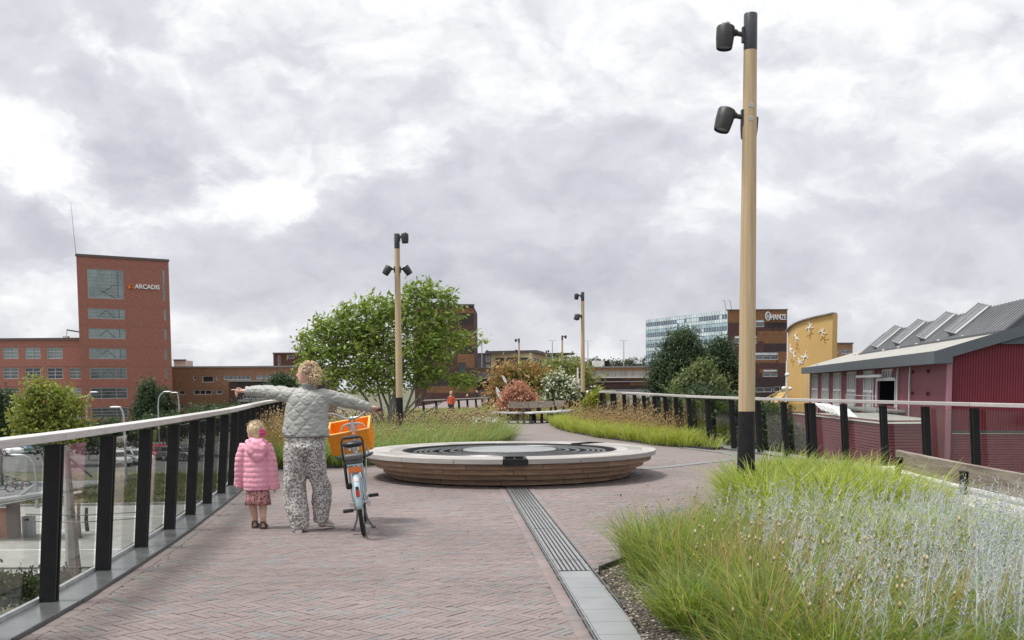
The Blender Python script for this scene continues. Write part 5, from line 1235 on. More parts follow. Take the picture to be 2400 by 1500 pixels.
tree('maple_tree', 'broad maple with reddish orange leaf tips behind the smoke bush', 58, 1222, [(1178, 890, 26, 24), (1215, 878, 40, 22), (1252, 880, 34, 22), (1230, 905, 50, 30), (1168, 912, 20, 20), (1282, 890, 20, 20), (1205, 858, 18, 9), (1240, 860, 12, 8), (1190, 935, 32, 18)],
     [(.24, .24, .08), (.34, .22, .09), (.40, .20, .10), (.21, .25, .07), (.44, .25, .15), (.20, .23, .07)], 125, 28, (.30, .13), [(1180, 870, .07), (1215, 850, .08), (1260, 865, .07), (1240, 900, .06), (1195, 900, .06)], spread=.34, trunk_r=.1, gap=.9, seed=8, bark=BARKD)
tree('yellow_green_tree', 'airy yellow green tree behind the white flowering bush', 64, 1335, [(1305, 880, 34, 34), (1345, 875, 36, 36), (1368, 895, 26, 32), (1325, 910, 46, 30), (1330, 852, 22, 14)],
     [(.22, .25, .075), (.27, .29, .10), (.17, .21, .06), (.23, .23, .085)], 140, 28, (.28, .11), [(1305, 860, .06), (1345, 855, .06), (1370, 890, .05)], spread=.36, trunk_r=.1, gap=.9, seed=9)
tree('dogwood_bush', 'white flowering dogwood bush behind the benches', 50, 1315, [(1300, 910, 22, 28), (1325, 915, 24, 30), (1310, 940, 36, 24), (1340, 935, 22, 22), (1300, 890, 14, 16)],
     [(.10, .14, .04), (.13, .16, .05)], 120, 22, (.20, .10), [(1300, 890, .04), (1330, 895, .04), (1345, 930, .03)], spread=.22, gap=.3, seed=11, cat='bush', extra=(170, 13, (.16, .14), [(.64, .64, .54), (.58, .60, .46), (.68, .68, .58)]))
tree('smoke_bush', 'rounded pink smoke bush just behind the angled bench', 46, 1212, [(1213, 915, 20, 17), (1198, 934, 23, 18), (1228, 932, 22, 20), (1213, 948, 32, 17), (1190, 954, 16, 11), (1236, 950, 16, 13)],
     [(.48, .26, .175), (.55, .32, .23), (.42, .21, .14), (.58, .37, .28)], 170, 40, (.12, .075), [(1200, 930, .04), (1225, 925, .04)], spread=.16, seed=12, cat='bush', mat=PETAL, shell=.33)
tree('golden_shrub', 'small yellow green shrub at the far end of the right railing', 43, 1400, [(1395, 940, 20, 18), (1410, 932, 14, 16), (1385, 952, 16, 14)], [(.30, .30, .05), (.24, .27, .05), (.19, .23, .04)], 90, 24, (.13, .07), [(1395, 925, .03), (1410, 920, .03)], spread=.16, seed=13, cat='shrub')
DARKG = [(.045, .072, .036), (.062, .095, .046), (.08, .115, .056), (.052, .082, .044), (.095, .13, .065)]
tree('round_conifer', 'tall dark green tree in front of the glass offices, left of two', 92, 1595, [(1595, 815, 36, 42), (1575, 860, 42, 46), (1620, 855, 44, 48), (1590, 905, 56, 40), (1600, 795, 22, 22), (1545, 890, 26, 30)], DARKG, 430, 60, (.42, .09), [(1595, 800, .25), (1560, 850, .12), (1630, 850, .12)], spread=.42, z0=ZS, bark=BARKD, seed=14, mat=NEEDLE, shell=.36, trunk_r=.2, gap=.15, wind=.3)
tree('round_conifer', 'dark green tree right of its taller twin beside the brick end wall', 96, 1685, [(1680, 835, 34, 36), (1660, 875, 40, 42), (1700, 870, 32, 44), (1685, 905, 44, 40), (1690, 820, 20, 20), (1715, 900, 20, 34)], DARKG, 380, 60, (.42, .09), [(1683, 820, .22), (1710, 860, .1)], spread=.42, z0=ZS, bark=BARKD, seed=15, mat=NEEDLE, shell=.36, trunk_r=.2, gap=.15, wind=.3)
tree('loose_shrub_tree', 'light green loose leaved tree in front of the two dark trees', 84, 1640, [(1635, 895, 40, 30), (1600, 912, 36, 20), (1670, 905, 38, 22), (1650, 870, 26, 20), (1690, 920, 26, 14)], [(.145, .185, .07), (.185, .22, .09), (.12, .16, .06)], 190, 30, (.34, .14), [(1640, 870, .08), (1605, 900, .06), (1680, 900, .06)], spread=.4, z0=ZS, seed=16, gap=.5)
tree('dark_tree', 'dark bushy tree below the deck behind the right railing glass', 60, 1680, [(1640, 960, 60, 46), (1720, 975, 60, 50), (1800, 1010, 50, 56), (1600, 990, 60, 46), (1560, 975, 40, 30)], DARKG + [(.06, .075, .04)], 300, 44, (.32, .14), [(1640, 950, .1), (1720, 960, .1), (1800, 990, .1)], spread=.4, z0=ZS, seed=17, gap=.3)
tree('dark_tree', 'dark green bush below the deck in front of the purple annexe', 42, 1800, [(1800, 990, 36, 40), (1840, 1030, 36, 44), (1770, 1040, 44, 36)], DARKG + [(.05, .09, .03)], 160, 44, (.22, .09), [(1800, 980, .07), (1840, 1020, .06)], spread=.26, z0=ZS, seed=18, gap=.3)
# left, beyond the railing
YG = [(.24, .28, .06), (.29, .32, .08), (.19, .23, .05), (.15, .20, .045), (.26, .25, .07)]
tree('young_street_tree', 'yellow green street tree in front of the long brick wing', 66, 118, [(60, 952, 30, 22), (95, 918, 26, 22), (135, 928, 30, 20), (165, 962, 26, 22), (110, 968, 42, 24), (192, 1002, 20, 20), (70, 1002, 36, 26), (140, 1008, 50, 26), (82, 898, 14, 9), (36, 985, 14, 14), (180, 940, 12, 10)], YG, 210, 24, (.34, .15), [(95, 905, .14), (150, 950, .1), (60, 960, .1)], spread=.38, z0=ZS, seed=21, gap=1.4, trunk_r=.12)
tree('dark_street_tree', 'dark green tree cut by the left edge of the picture', 74, -5, [(0, 965, 34, 36), (15, 995, 28, 30), (-30, 990, 40, 50), (5, 930, 18, 18)], DARKG, 190, 44, (.3, .13), [(0, 945, .14)], spread=.4, z0=ZS, seed=22)
tree('slim_conifer', 'slim dark conifer at the foot of the brick tower', 120, 345, [(346, 910, 14, 20), (348, 935, 20, 22), (345, 960, 26, 22), (328, 965, 12, 14), (350, 985, 28, 20)], DARKG, 200, 40, (.5, .12), [(347, 893, .2)], spread=.42, z0=ZS, bark=BARKD, seed=23, mat=NEEDLE)
tree('slim_conifer', 'smaller dark conifer right of the slim one by the tower', 124, 385, [(378, 925, 9, 16), (386, 950, 16, 22), (388, 972, 20, 20)], DARKG, 120, 40, (.5, .12), [(380, 912, .18)], spread=.4, z0=ZS, bark=BARKD, seed=24, mat=NEEDLE)
tree('small_conifer', 'small dark tree peeping out behind the woman above her arm', 110, 662, [(655, 893, 16, 13), (676, 897, 12, 12), (640, 905, 12, 10), (664, 912, 26, 16)], DARKG, 110, 40, (.4, .12), [(660, 885, .15)], spread=.36, z0=ZS, bark=BARKD, seed=25, mat=NEEDLE)
for k, (px, py, rx, ry, d) in enumerate([(470, 985, 70, 30, 104), (560, 975, 60, 28, 110), (640, 970, 50, 26, 112), (260, 1012, 60, 26, 100), (380, 1000, 60, 26, 106), (150, 1020, 70, 30, 92)]):
    tree('hedge_bush', ['dark bush before the low range, left of the next', 'dark bush below the pointing hand', 'dark bush behind the woman by the low range', 'dark bush under the tower street lamp', 'dark bush below the conifers at the tower', 'dark bush behind the yellow green tree'][k], d, px, [(px, py, rx, ry), (px - rx * .5, py + 8, rx * .6, ry * .8), (px + rx * .5, py + 6, rx * .6, ry * .8)], DARKG + [(.06, .085, .03)], 130, 36, (.4, .18), [(px, py - 5, .12)], spread=.5, z0=ZS, seed=30 + k, cat='bush')
for k, (px, py, d) in enumerate([(130, 1370, 33), (20, 1370, 31), (195, 1390, 30), (330, 1330, 36)]):
    tree('low_shrub', ['low green shrub beside the wire fence', 'low green shrub at the left end of the wire fence', 'low shrub at the foot of the pale mast', 'low shrub by the street kerb seen through the glass'][k], d, px, [(px, py, 46, 34), (px - 30, py + 20, 30, 30), (px + 30, py + 20, 30, 26)], [(.06, .085, .03), (.09, .115, .04), (.05, .07, .03)], 90, 30, (.16, .08), [(px, py, .03)], spread=.2, z0=ZS, seed=40 + k, cat='shrub')
# rough meadow strips at street level and the far row of poplars
rg = np.random.default_rng(50)
def poplars():
    cs = []
    for k in range(26):
        px = 1338 + k * 7.4 + rg.uniform(-2, 2); h = rg.uniform(11, 24); p = D(px, 860, 290 + rg.uniform(-6, 6)); top = D(px, 862 - h, 290)
        for j in range(10):
            f = rg.random(); cs.append([p.x + rg.normal(0, .35), p.y + rg.normal(0, .5), p.z - 2 + (top.z - p.z + 2) * f])
    o = leaves('far_poplar_row', None, np.array(cs), 26, .45, (.7, .3), [(.085, .105, .065), (.10, .12, .08), (.075, .09, .06)], NEEDLE, rg); o['kind'] = 'stuff'; o['label'] = 'far row of hazy poplars beyond the parking deck'
poplars()

# ------------------------------------------------------------------ grasses
def blades(name, pos, h, w_, lean, az, curl, pal, rg, parent=None, tip=None, seg=4, mat=None, kind='stuff', label=None):
    """grass blades as tapering bent strips"""
    n = len(pos); T_ = np.linspace(0, 1, seg + 1)
    dh = np.stack([np.cos(az), np.sin(az)], 1); ta = az + np.pi / 2 + rg.normal(0, .5, n); sd_ = np.stack([np.cos(ta), np.sin(ta)], 1)
    V = np.zeros((n, seg + 1, 2, 3)); pal = np.array(pal); c0 = pal[rg.integers(0, len(pal), n)] * rg.uniform(.75, 1.25, n)[:, None]
    C_ = np.zeros((n, seg + 1, 2, 3))
    for i, t in enumerate(T_):
        o = (lean * t + curl * t * t * t) * h; z = h * (t - .45 * np.minimum(1.2, curl) * t ** 3 - .12 * lean * t * t)
        ww = w_ * (1 - t) ** .6 * (.7 + .6 * min(t * 3, 1)) * .5
        if i == seg: ww = w_ * .05
        for s_ in (0, 1):
            sg_ = 1 if s_ else -1
            V[:, i, s_, 0] = pos[:, 0] + dh[:, 0] * o + sd_[:, 0] * ww * sg_; V[:, i, s_, 1] = pos[:, 1] + dh[:, 1] * o + sd_[:, 1] * ww * sg_
            V[:, i, s_, 2] = pos[:, 2] + z
            C_[:, i, s_] = c0 if tip is None else c0 * (1 - t * .6) + np.array(tip) * t * .6
    b = np.arange(n)[:, None] * (2 * (seg + 1)); q = []
    for i in range(seg): q.append(np.concatenate([b + 2 * i, b + 2 * i + 1, b + 2 * i + 3, b + 2 * i + 2], 1))
    F = np.stack(q, 1).reshape(-1, 4)
    o = np_mesh(name, V.reshape(-1, 3), F, C_.reshape(-1, 3), mat or GRASS, parent)
    if kind: o['kind'] = kind
    if label: o['label'] = label
    return o, V[:, -1].mean(1)
def scatter(poly, n, rg, margin=0.0):
    P = np.array(poly); lo, hi = P.min(0), P.max(0); out = []
    while len(out) < n:
        q = rg.uniform(lo, hi, (n * 2, 2)); ok = inside(q, poly)
        if margin: ok &= pdist(q, poly) > margin
        out += list(q[ok])
    return np.array(out[:n])
def tufts(poly, n_cl, per, r, rg, margin=0., z=.0):
    c = scatter(poly, n_cl, rg, margin); ci = np.repeat(np.arange(n_cl), per); n = len(ci)
    a = rg.uniform(0, 2 * np.pi, n); rr = r * np.sqrt(rg.random(n)); p = c[ci] + np.stack([np.cos(a), np.sin(a)], 1) * rr[:, None]
    return np.concatenate([p, np.full((n, 1), z)], 1), a, ci, rr / r
WIND = np.array([.35, -.03])
def grassfield(name, poly, n_cl, per, r, h, w_, pal, seed, lean=(.15, .55), curl=(.2, .7), margin=.0, tip=None, label=None, wind=1.0, hv=.25, seg=4):
    rg = np.random.default_rng(seed); p, a, ci, rr = tufts(poly, n_cl, per, r, rg, margin)
    n = len(p); dv = np.stack([np.cos(a), np.sin(a)], 1) * (.35 + rr)[:, None] + WIND * wind + rg.normal(0, .25, (n, 2)); az_ = np.arctan2(dv[:, 1], dv[:, 0])
    ch_ = rg.uniform(1 - hv, 1 + hv, n_cl)[ci]
    hh_ = h * ch_ * rg.uniform(.6, 1.1, n)
    ln = rg.uniform(*lean, n) * np.minimum(1.4, np.linalg.norm(dv, axis=1)); cu = rg.uniform(*curl, n)
    pc = np.array(pal)[rg.integers(0, len(pal), n_cl)]
    o, tips = blades(name, p, hh_, w_ * rg.uniform(.6, 1.3, n), ln, az_, cu, pal, rg, tip=tip, label=label, seg=seg)
    return o, tips
def heads(name, tips, pal, size, rg, label=None):
    """small plump seed heads on the stalk tips"""
    n = len(tips); q = np.array([[1, 0, 0], [-.5, .87, 0], [-.5, -.87, 0], [0, 0, 1.7], [0, 0, -1.7]]); f = np.array([[0, 1, 3], [1, 2, 3], [2, 0, 3], [1, 0, 4], [2, 1, 4], [0, 2, 4]])
    s = size * rg.uniform(.6, 1.3, n); V = tips[:, None, :] + q[None] * s[:, None, None]
    F = (f[None] + (np.arange(n) * 5)[:, None, None]).reshape(-1, 3); pal = np.array(pal); c = np.repeat(pal[rg.integers(0, len(pal), n)] * rg.uniform(.8, 1.15, n)[:, None], 5, 0)
    o = np_mesh(name, V.reshape(-1, 3), F, c, PETAL, None); o['kind'] = 'stuff'
    if label: o['label'] = label
    return o
LIME = [(.32, .38, .075), (.37, .42, .10), (.26, .34, .06), (.44, .47, .16), (.20, .29, .06), (.38, .40, .12)]
OLIVE = [(.19, .27, .05), (.24, .32, .065), (.15, .22, .05), (.28, .33, .09), (.30, .28, .09), (.13, .20, .06)]
TAN = [(.46, .34, .16), (.52, .41, .22), (.42, .28, .12), (.38, .32, .15), (.50, .34, .14)]
SILV = [(.50, .56, .47), (.58, .63, .56), (.44, .51, .41), (.55, .58, .56)]
LAV = [(.50, .50, .62), (.55, .55, .64), (.58, .59, .64), (.46, .46, .60)]
Z_LIME = [(2.45, 11.2), (2.75, 12.5), (3.4, 13.3), (4.05, 13.6), (4.2, 12.9), (4.15, 11.8), (4.1, 9.9), (3.3, 9.7), (2.6, 10.2)]
Z_OLIVE = [(1.05, 8.9), (1.7, 10.15), (2.35, 11.2), (2.2, 10.0), (2.2, 8.2), (2.1, 6.4), (2.0, 4.6), (1.25, 4.6), (1.02, 6.2), (.95, 7.9)]
Z_SILV = [(2.45, 9.3), (3.4, 9.4), (4.05, 9.2), (4.0, 7.6), (3.9, 4.8), (1.6, 4.9), (1.7, 7.6)]
grassfield('lime_grass', Z_LIME, 190, 95, .17, .68, .0185, LIME, 101, lean=(.1, .5), curl=(.15, .75), margin=.06, label='bright lime wide bladed grass around the nearest lamp post')
grassfield('lime_grass_front', [(2.2, 8.8), (2.5, 10.6), (4.1, 10.4), (4.1, 7.6), (2.8, 7.4)], 130, 90, .17, .55, .017, LIME, 102, margin=.05, label='lime grass mixed with the silver stems')
grassfield('olive_grass', Z_OLIVE, 120, 120, .14, .46, .0085, OLIVE, 103, lean=(.15, .8), curl=(.15, .75), margin=.05, hv=.45, label='fine olive green grass tufts along the drain channel')
o_, tp_ = grassfield('straw_stalks', Z_OLIVE, 42, 14, .15, .62, .0050, TAN, 104, lean=(.08, .42), curl=(.0, .25), margin=.05, label='straw coloured stalks among the olive grass')
rg = np.random.default_rng(105); heads('seed_heads', tp_[rg.random(len(tp_)) < .16], [(.50, .42, .25), (.56, .48, .31), (.42, .34, .19)], .0095, rg, 'pale seed heads on the straw stalks')
grassfield('mixed_front_grass', [(1.5, 4.5), (1.6, 6.6), (2.3, 7.6), (3.8, 7.4), (3.8, 4.5)], 110, 100, .16, .42, .009, OLIVE + [(.26, .34, .06)], 106, margin=.03, label='green grass at the lower edge of the bed')
o_, tp_ = grassfield('front_straw_stalks', [(1.35, 4.9), (1.5, 7.6), (2.6, 8.6), (3.0, 4.9)], 60, 14, .16, .60, .0056, TAN, 107, lean=(.08, .4), curl=(0, .25), label='straw stalks in front of the silver stems')
heads('front_seed_heads', tp_[rg.random(len(tp_)) < .25], [(.52, .44, .28), (.58, .50, .34)], .0105, rg, 'seed heads in front of the silver stems')
grassfield('bed_underlayer', [(1.3, 4.6), (1.2, 8.6), (2.4, 11.0), (4.0, 13.2), (4.05, 9.5), (3.9, 4.6)], 420, 40, .2, .26, .008, [(.12, .175, .045), (.16, .22, .055), (.10, .14, .045)], 108, label='low green undergrowth in the near bed')
def sage(name, poly, n, hgt, seed, label):
    """silvery stems with fine side shoots and small lavender flowers"""
    rg = np.random.default_rng(seed); p = np.concatenate([scatter(poly, n, rg), np.zeros((n, 1))], 1)
    az_ = rg.normal(0, 1.1, n); h = hgt * rg.uniform(.65, 1.12, n); ln = rg.uniform(.02, .38, n); cu = rg.uniform(0, .12, n)
    blades(name, p, h, np.full(n, .0062), ln, az_, cu, SILV, rg, seg=4, label=label)
    k = 30; idx = np.repeat(np.arange(n), k); t = rg.uniform(.12, 1.0, n * k)
    o = (ln[idx] * t + cu[idx] * t ** 3) * h[idx]; z = h[idx] * (t - .45 * cu[idx] * t ** 3 - .12 * ln[idx] * t * t)
    q = np.stack([p[idx, 0] + np.cos(az_[idx]) * o, p[idx, 1] + np.sin(az_[idx]) * o, z], 1)
    a2 = rg.uniform(0, 2 * np.pi, n * k); hl = rg.uniform(.04, .15, n * k) * (1.15 - t)
    hl = np.maximum(hl, .018)
    _, tips = blades(name + '_shoots', q, hl * .9, np.full(n * k, .0048), rg.uniform(.4, 1.1, n * k), a2, np.full(n * k, .1), SILV + LAV[:2], rg, seg=2, label=label + ', side shoots')
    m = len(q); q2 = np.repeat(q, 2, 0) + rg.normal(0, 1, (2 * m, 3)) * np.array([.014, .014, .016]); sel = (np.repeat(t, 2) > .45) & (rg.random(2 * m) < .16)
    heads(name + '_flowers', np.concatenate([q2[sel], tips[(t > .5) & (rg.random(len(t)) < .35)]]), LAV + SILV[:1], .0044, rg, label + ', tiny lavender flowers')
sage('silver_sage', Z_SILV, 560, .72, 110, 'silvery upright stems with lavender flowers filling the near right bed')
sage('silver_sage_right', [(2.5, 4.9), (4.0, 4.9), (4.1, 8.9), (3.0, 8.7)], 430, .76, 113, 'dense silvery stems at the right edge of the near bed')
sage('silver_sage_edge', [(1.75, 9.3), (2.2, 10.4), (2.9, 10.2), (2.7, 8.6), (1.9, 8.6)], 95, .60, 111, 'silvery stems between straw and lime grass')
rg = np.random.default_rng(112)
for nm, pl, nn_, lb in (('leafy_ground_cover', [(3.1, 4.4), (3.0, 6.3), (3.9, 6.9), (4.2, 4.4)], 260, 'low leafy green plants in the near right corner'), ('leafy_ground_cover', [(2.0, 4.6), (2.2, 6.9), (3.2, 7.6), (3.9, 7.6), (3.3, 4.6)], 260, 'low leafy green plants under the silver stems')):
    c = np.concatenate([scatter(pl, nn_, rg), rg.uniform(.03, .26, (nn_, 1))], 1); o = leaves(nm, None, c, 34, .075, (.034, .02), [(.19, .30, .045), (.24, .35, .06), (.14, .23, .045), (.31, .38, .075)], LEAF, rg, 0, .8); o['kind'] = 'stuff'; o['label'] = lb
c = np.array([[1.38, 9.45, .34], [1.50, 9.55, .36], [1.62, 9.75, .35]]) ; o = leaves('blue_flowers', None, c, 26, .022, (.022, .018), [(.22, .26, .50), (.30, .34, .58)], PETAL, rg); o['kind'] = 'stuff'; o['label'] = 'small blue flower heads at the edge of the olive grass'
# middle and far beds
MID = [(.19, .26, .075), (.24, .30, .09), (.155, .22, .065), (.28, .31, .12), (.21, .265, .10)]
grassfield('mid_bed_grass', [(-4.9, 19.2), (-3.2, 19.5), (-2.2, 20.9), (-.9, 23.9), (-.15, 28.4), (-.5, 33), (-1, 38), (-6, 38), (-6.2, 29), (-5.2, 21.5)], 480, 46, .36, .66, .016, MID, 120, lean=(.15, .6), curl=(.2, .7), label='mid green grasses behind the round seat', seg=3)
grassfield('mid_bed_grass_edge', [(-4.9, 19.2), (-3.2, 19.4), (-2.2, 20.8), (-.9, 23.8), (-.1, 28.5), (-.6, 28.5), (-1.4, 24.2), (-2.8, 21.4), (-4.9, 20.2)], 260, 46, .22, .5, .012, MID + [(.10, .15, .06)], 121, lean=(.2, .7), curl=(.3, .8), label='arching green grasses along the edge behind the round seat', seg=3)
o_, tp_ = grassfield('mid_bed_stalks', [(-5.1, 19.6), (-3.9, 19.6), (-4.4, 23.5), (-5.8, 24.5)], 50, 34, .3, .95, .008, TAN, 122, lean=(.05, .3), curl=(0, .2), label='tall tan stalks between child and woman', seg=3)
o2_, tp2_ = grassfield('seat_stalks', [(-3, 21), (-.9, 24.2), (-.4, 28), (-1, 30), (-4, 28)], 90, 9, .35, .84, .008, TAN, 125, lean=(.05, .35), curl=(0, .25), label='tall tan stalks in the grasses behind the round seat', seg=3)
heads('seat_seed_heads', tp2_[::2], [(.44, .35, .22), (.50, .41, .27)], .018, np.random.default_rng(126), 'tan seed heads behind the round seat')
rg = np.random.default_rng(123); heads('mid_bed_seed_heads', tp_[rg.random(len(tp_)) < .7], [(.42, .32, .19), (.48, .38, .24), (.34, .25, .14)], .018, rg, 'tan seed heads between child and woman')
o_, tp_ = grassfield('back_stalks', [(-3.4, 30), (-.6, 30), (-.8, 38), (-6, 38), (-6, 33)], 110, 14, .4, .62, .011, TAN + [(.35, .22, .15)], 124, lean=(.05, .3), curl=(0, .2), label='tan flowering stalks behind the green tree', seg=3)
heads('back_seed_heads', tp_[rg.random(len(tp_)) < .7], [(.44, .32, .22), (.50, .38, .28), (.38, .26, .18)], .03, rg, 'tan seed heads behind the green tree')
c = np.concatenate([scatter([(-1.0, 28.5), (-.3, 28.8), (-.45, 32), (-1.3, 32)], 13, rg), rg.uniform(.42, .58, (13, 1))], 1); o = leaves('white_flowers', None, c, 14, .05, (.05, .045), [(.72, .73, .66), (.65, .68, .58)], PETAL, rg); o['kind'] = 'stuff'; o['label'] = 'small white flowers in the grass left of the far path'
ACID = [(.29, .34, .07), (.34, .38, .09), (.24, .295, .06), (.38, .385, .12)]
grassfield('strip_grass', BED_C, 420, 52, .24, .5, .014, ACID, 130, lean=(.15, .6), curl=(.2, .7), margin=.08, label='yellow green grass strip in front of the right railing', seg=3)
o_, tp_ = grassfield('strip_stalks', [(1.9, 36.5), (2.3, 33), (3.0, 30), (3.9, 27), (4.5, 25.3), (4.75, 24.6), (4.35, 27), (4.1, 30), (3.8, 32), (3.2, 35)], 80, 20, .22, .80, .0085, TAN + [(.34, .20, .10)], 131, lean=(.05, .35), curl=(0, .25), label='tan flowering stalks before the right railing', seg=3)
heads('strip_seed_heads', tp_[rg.random(len(tp_)) < .7], [(.40, .27, .17), (.46, .33, .22), (.34, .21, .12)], .022, rg, 'brownish seed heads before the right railing')
FD = [(-.9, 46), (2.4, 44), (4, 41), (6.6, 52), (7, 70), (-1.5, 70)]
grassfield('low_meadow_grass', [(-6.5, 39), (-1, 39), (-1, 62), (-6, 62)], 260, 36, .5, .34, .028, [(.27, .29, .10), (.33, .31, .12), (.22, .26, .09)], 142, label='low straw and green grass around the distant person', seg=3)
grassfield('far_meadow_grass', FD, 520, 40, .5, .6, .03, [(.33, .32, .12), (.27, .29, .10), (.40, .35, .16), (.22, .26, .09)], 140, label='straw and green meadow grasses behind the far benches', seg=3)
o_, tp_ = grassfield('far_meadow_stalks', FD, 150, 22, .5, .75, .018, TAN + [(.40, .26, .17)], 141, lean=(.05, .3), curl=(0, .2), label='tan stalks behind the far benches', seg=3)
heads('far_meadow_heads', tp_[rg.random(len(tp_)) < .6], [(.46, .34, .22), (.42, .28, .18)], .05, rg, 'tan seed heads behind the far benches')
grassfield('street_meadow', [(-60, 58.9), (-9, 62.5), (-9, 84), (-30, 82), (-30, 66), (-70, 63)], 900, 16, .9, .4, .07, [(.13, .14, .05), (.17, .16, .07), (.10, .12, .04)], 150, label='rough meadow at street level seen through the glass', seg=2)
for o in bpy.data.objects:
    if o.name == 'street_meadow': o.location.z = ZS
# gravel along the channel
rg = np.random.default_rng(160); n = 5200; gp = scatter([(.80, 4.4), (.74, 8.30), (1.1, 8.85), (1.75, 9.9), (1.7, 9.2), (1.35, 8.0), (1.30, 6.2), (1.5, 4.4)], n, rg)
bm_ = bmesh.new(); bmesh.ops.create_icosphere(bm_, subdivisions=1, radius=1); iv = np.array([v.co[:] for v in bm_.verts]); if_ = np.array([[v.index for v in f.verts] for f in bm_.faces]); bm_.free()
s = np.exp(rg.normal(-4.95, .38, n)); V = iv[None] * (s[:, None] * np.stack([rg.uniform(.8, 1.5, n), rg.uniform(.7, 1.2, n), rg.uniform(.45, .8, n)], 1))[:, None, :]
an = rg.uniform(0, 6.28, n); ca, sa = np.cos(an)[:, None], np.sin(an)[:, None]; V = np.stack([V[:, :, 0] * ca - V[:, :, 1] * sa, V[:, :, 0] * sa + V[:, :, 1] * ca, V[:, :, 2]], 2) + np.concatenate([gp, np.full((n, 1), .016)], 1)[:, None, :]
pal = np.array([(.09, .075, .06), (.14, .12, .10), (.22, .19, .16), (.42, .38, .33), (.06, .05, .045), (.30, .26, .22)]); c = np.repeat(pal[rg.integers(0, 6, n)], len(iv), 0)
o = np_mesh('gravel', V.reshape(-1, 3), (if_[None] + (np.arange(n) * len(iv))[:, None, None]).reshape(-1, 3), c, leaf_mat('pebble', 0.0, .85, .3), None); o['kind'] = 'stuff'; o['label'] = 'brown and cream gravel between the channel and the olive grass'
# twigs and fallen leaves on the paving
rg = np.random.default_rng(170); n = 90; q = np.stack([rg.uniform(-3, 4, n), rg.uniform(6.5, 15, n)], 1); q[:50, 0] = np.interp(q[:50, 1], [p[1] for p in LEFT], [p[0] for p in LEFT]) + rg.uniform(.24, .5, 50)
ok = ~inside(q, BED_A); q = q[ok]; q = q[np.hypot(q[:, 0] - BC.x, q[:, 1] - BC.y) > 2.6]
o = leaves('leaf_litter', None, np.concatenate([q, np.full((len(q), 1), .006)], 1), 1, .0, (.035, .014), [(.10, .07, .04), (.16, .12, .07), (.05, .04, .03)], LEAF, rg, 0, 6.0); o['kind'] = 'stuff'
# ------------------------------------------------------------------ people
SKIN = pm('skin', (.56, .34, .25), (.62, .39, .30), 9, .55, spec=.35)
def body_obj(name, mb, mat, parent, voxel, it=3, fn=None):
    me = baked(mb, voxel, it, fn); return finish(me, name, parent, mat, True, False, None)
def finger(m, p, dirs, lens, r):
    p = Vector(p); pts = [p]; 
    for d, l in zip(dirs, lens): p = p + Vector(d).normalized() * l; pts.append(p)
    m.tube(pts, [r, r * .97, r * .88, r * .62][:len(pts)], 8); m.ell(pts[-1], r * .62, 8, 5)
def quilt(P=.150, Q=.160, amp=.0065, ang=0.0):
    def fn(co, no):
        u = co[:, 0] * math.cos(ang) + co[:, 2] * math.sin(ang); v = -co[:, 0] * math.sin(ang) + co[:, 2] * math.cos(ang)
        w1 = .25 * np.sin(2 * np.pi * v / Q); a = u / P + w1; b = u / P - w1 + .5
        d = np.minimum(np.abs(a - np.round(a)), np.abs(b - np.round(b))) * P
        h = amp * (1 - np.exp(-(d / .017) ** 2)) - amp
        wr = np.array([mn.noise(Vector((x * 16, y * 16, z * 42))) + .6 * mn.noise(Vector((x * 40, y * 40, z * 90))) for x, y, z in co]) * .0055
        return h + wr
    return fn
def wrinkle(s, amp, st=(1, 1, 1)):
    def fn(co, no): return np.array([mn.noise(Vector((x * s * st[0], y * s * st[1], z * s * st[2]))) for x, y, z in co]) * amp
    return fn
wm = thing('person', 'woman in grey quilted jacket and leopard print trousers pointing left and pushing a bicycle', 'person', (-2.17, 10.85, 0))
# body: one continuous skin
b = MB(); Y = 10.85
b.tube([(-2.18, Y, .92), (-2.18, Y, 1.05), (-2.17, Y, 1.2), (-2.16, Y, 1.36), (-2.155, Y, 1.46), (-2.15, Y, 1.52)], [(.15, .10), (.14, .09), (.14, .09), (.145, .09), (.11, .07), (.06, .055)], 16, ref=(1, 0, 0))
b.tube([(-2.15, Y, 1.48), (-2.145, Y - .005, 1.58), (-2.15, Y, 1.63)], [.056, .052, .055], 12)
HC = Vector((-2.155, Y, 1.675))
b.ell(HC, (.098, .077, .115), 20, 14); b.ell(HC + Vector((-.035, 0, -.05)), (.062, .058, .07), 16, 10)
fd = Vector((-1, .12, 0)).normalized()
b.tube([HC + fd * .088 + Vector((0, 0, .012)), HC + fd * .112 + Vector((0, 0, -.022)), HC + fd * .095 + Vector((0, 0, -.034))], [.010, .016, .012], 8)      # nose
b.ell(HC + fd * .088 + Vector((0, 0, -.062)), (.014, .022, .009), 8, 6); b.ell(HC + fd * .078 + Vector((0, 0, -.095)), (.022, .026, .016), 8, 6)
b.ell(HC + fd * .084 + Vector((0, 0, .03)), (.014, .05, .012), 8, 6)
for e in (-1, 1): b.ell(HC + Vector((.012, .078 * e, -.012)), (.020, .009, .032), 8, 6)
LA = [(-2.33, Y, 1.43), (-2.60, Y + .10, 1.485), (-2.845, Y + .16, 1.497)]; RA = [(-1.99, Y, 1.42), (-1.74, Y + .13, 1.375), (-1.535, Y + .28, 1.305)]
for A_ in (LA, RA): b.tube([(-2.15, Y, 1.40)] + A_, [.06, .046, .040, .030], 12)
for hx, kx, fx, ky, fy in ((-2.245, -2.275, -2.265, .03, -.02), (-2.105, -2.075, -2.06, .09, .13)):
    b.tube([(hx, Y, .93), (kx, Y + ky, .48), (fx, Y + fy, .09)], [.085, .055, .038], 12)
    b.tube([(fx, Y + fy - .04, .06), (fx + (.06 if hx > -2.2 else -.01), Y + fy + .14, .045)], [.036, .03], 10)
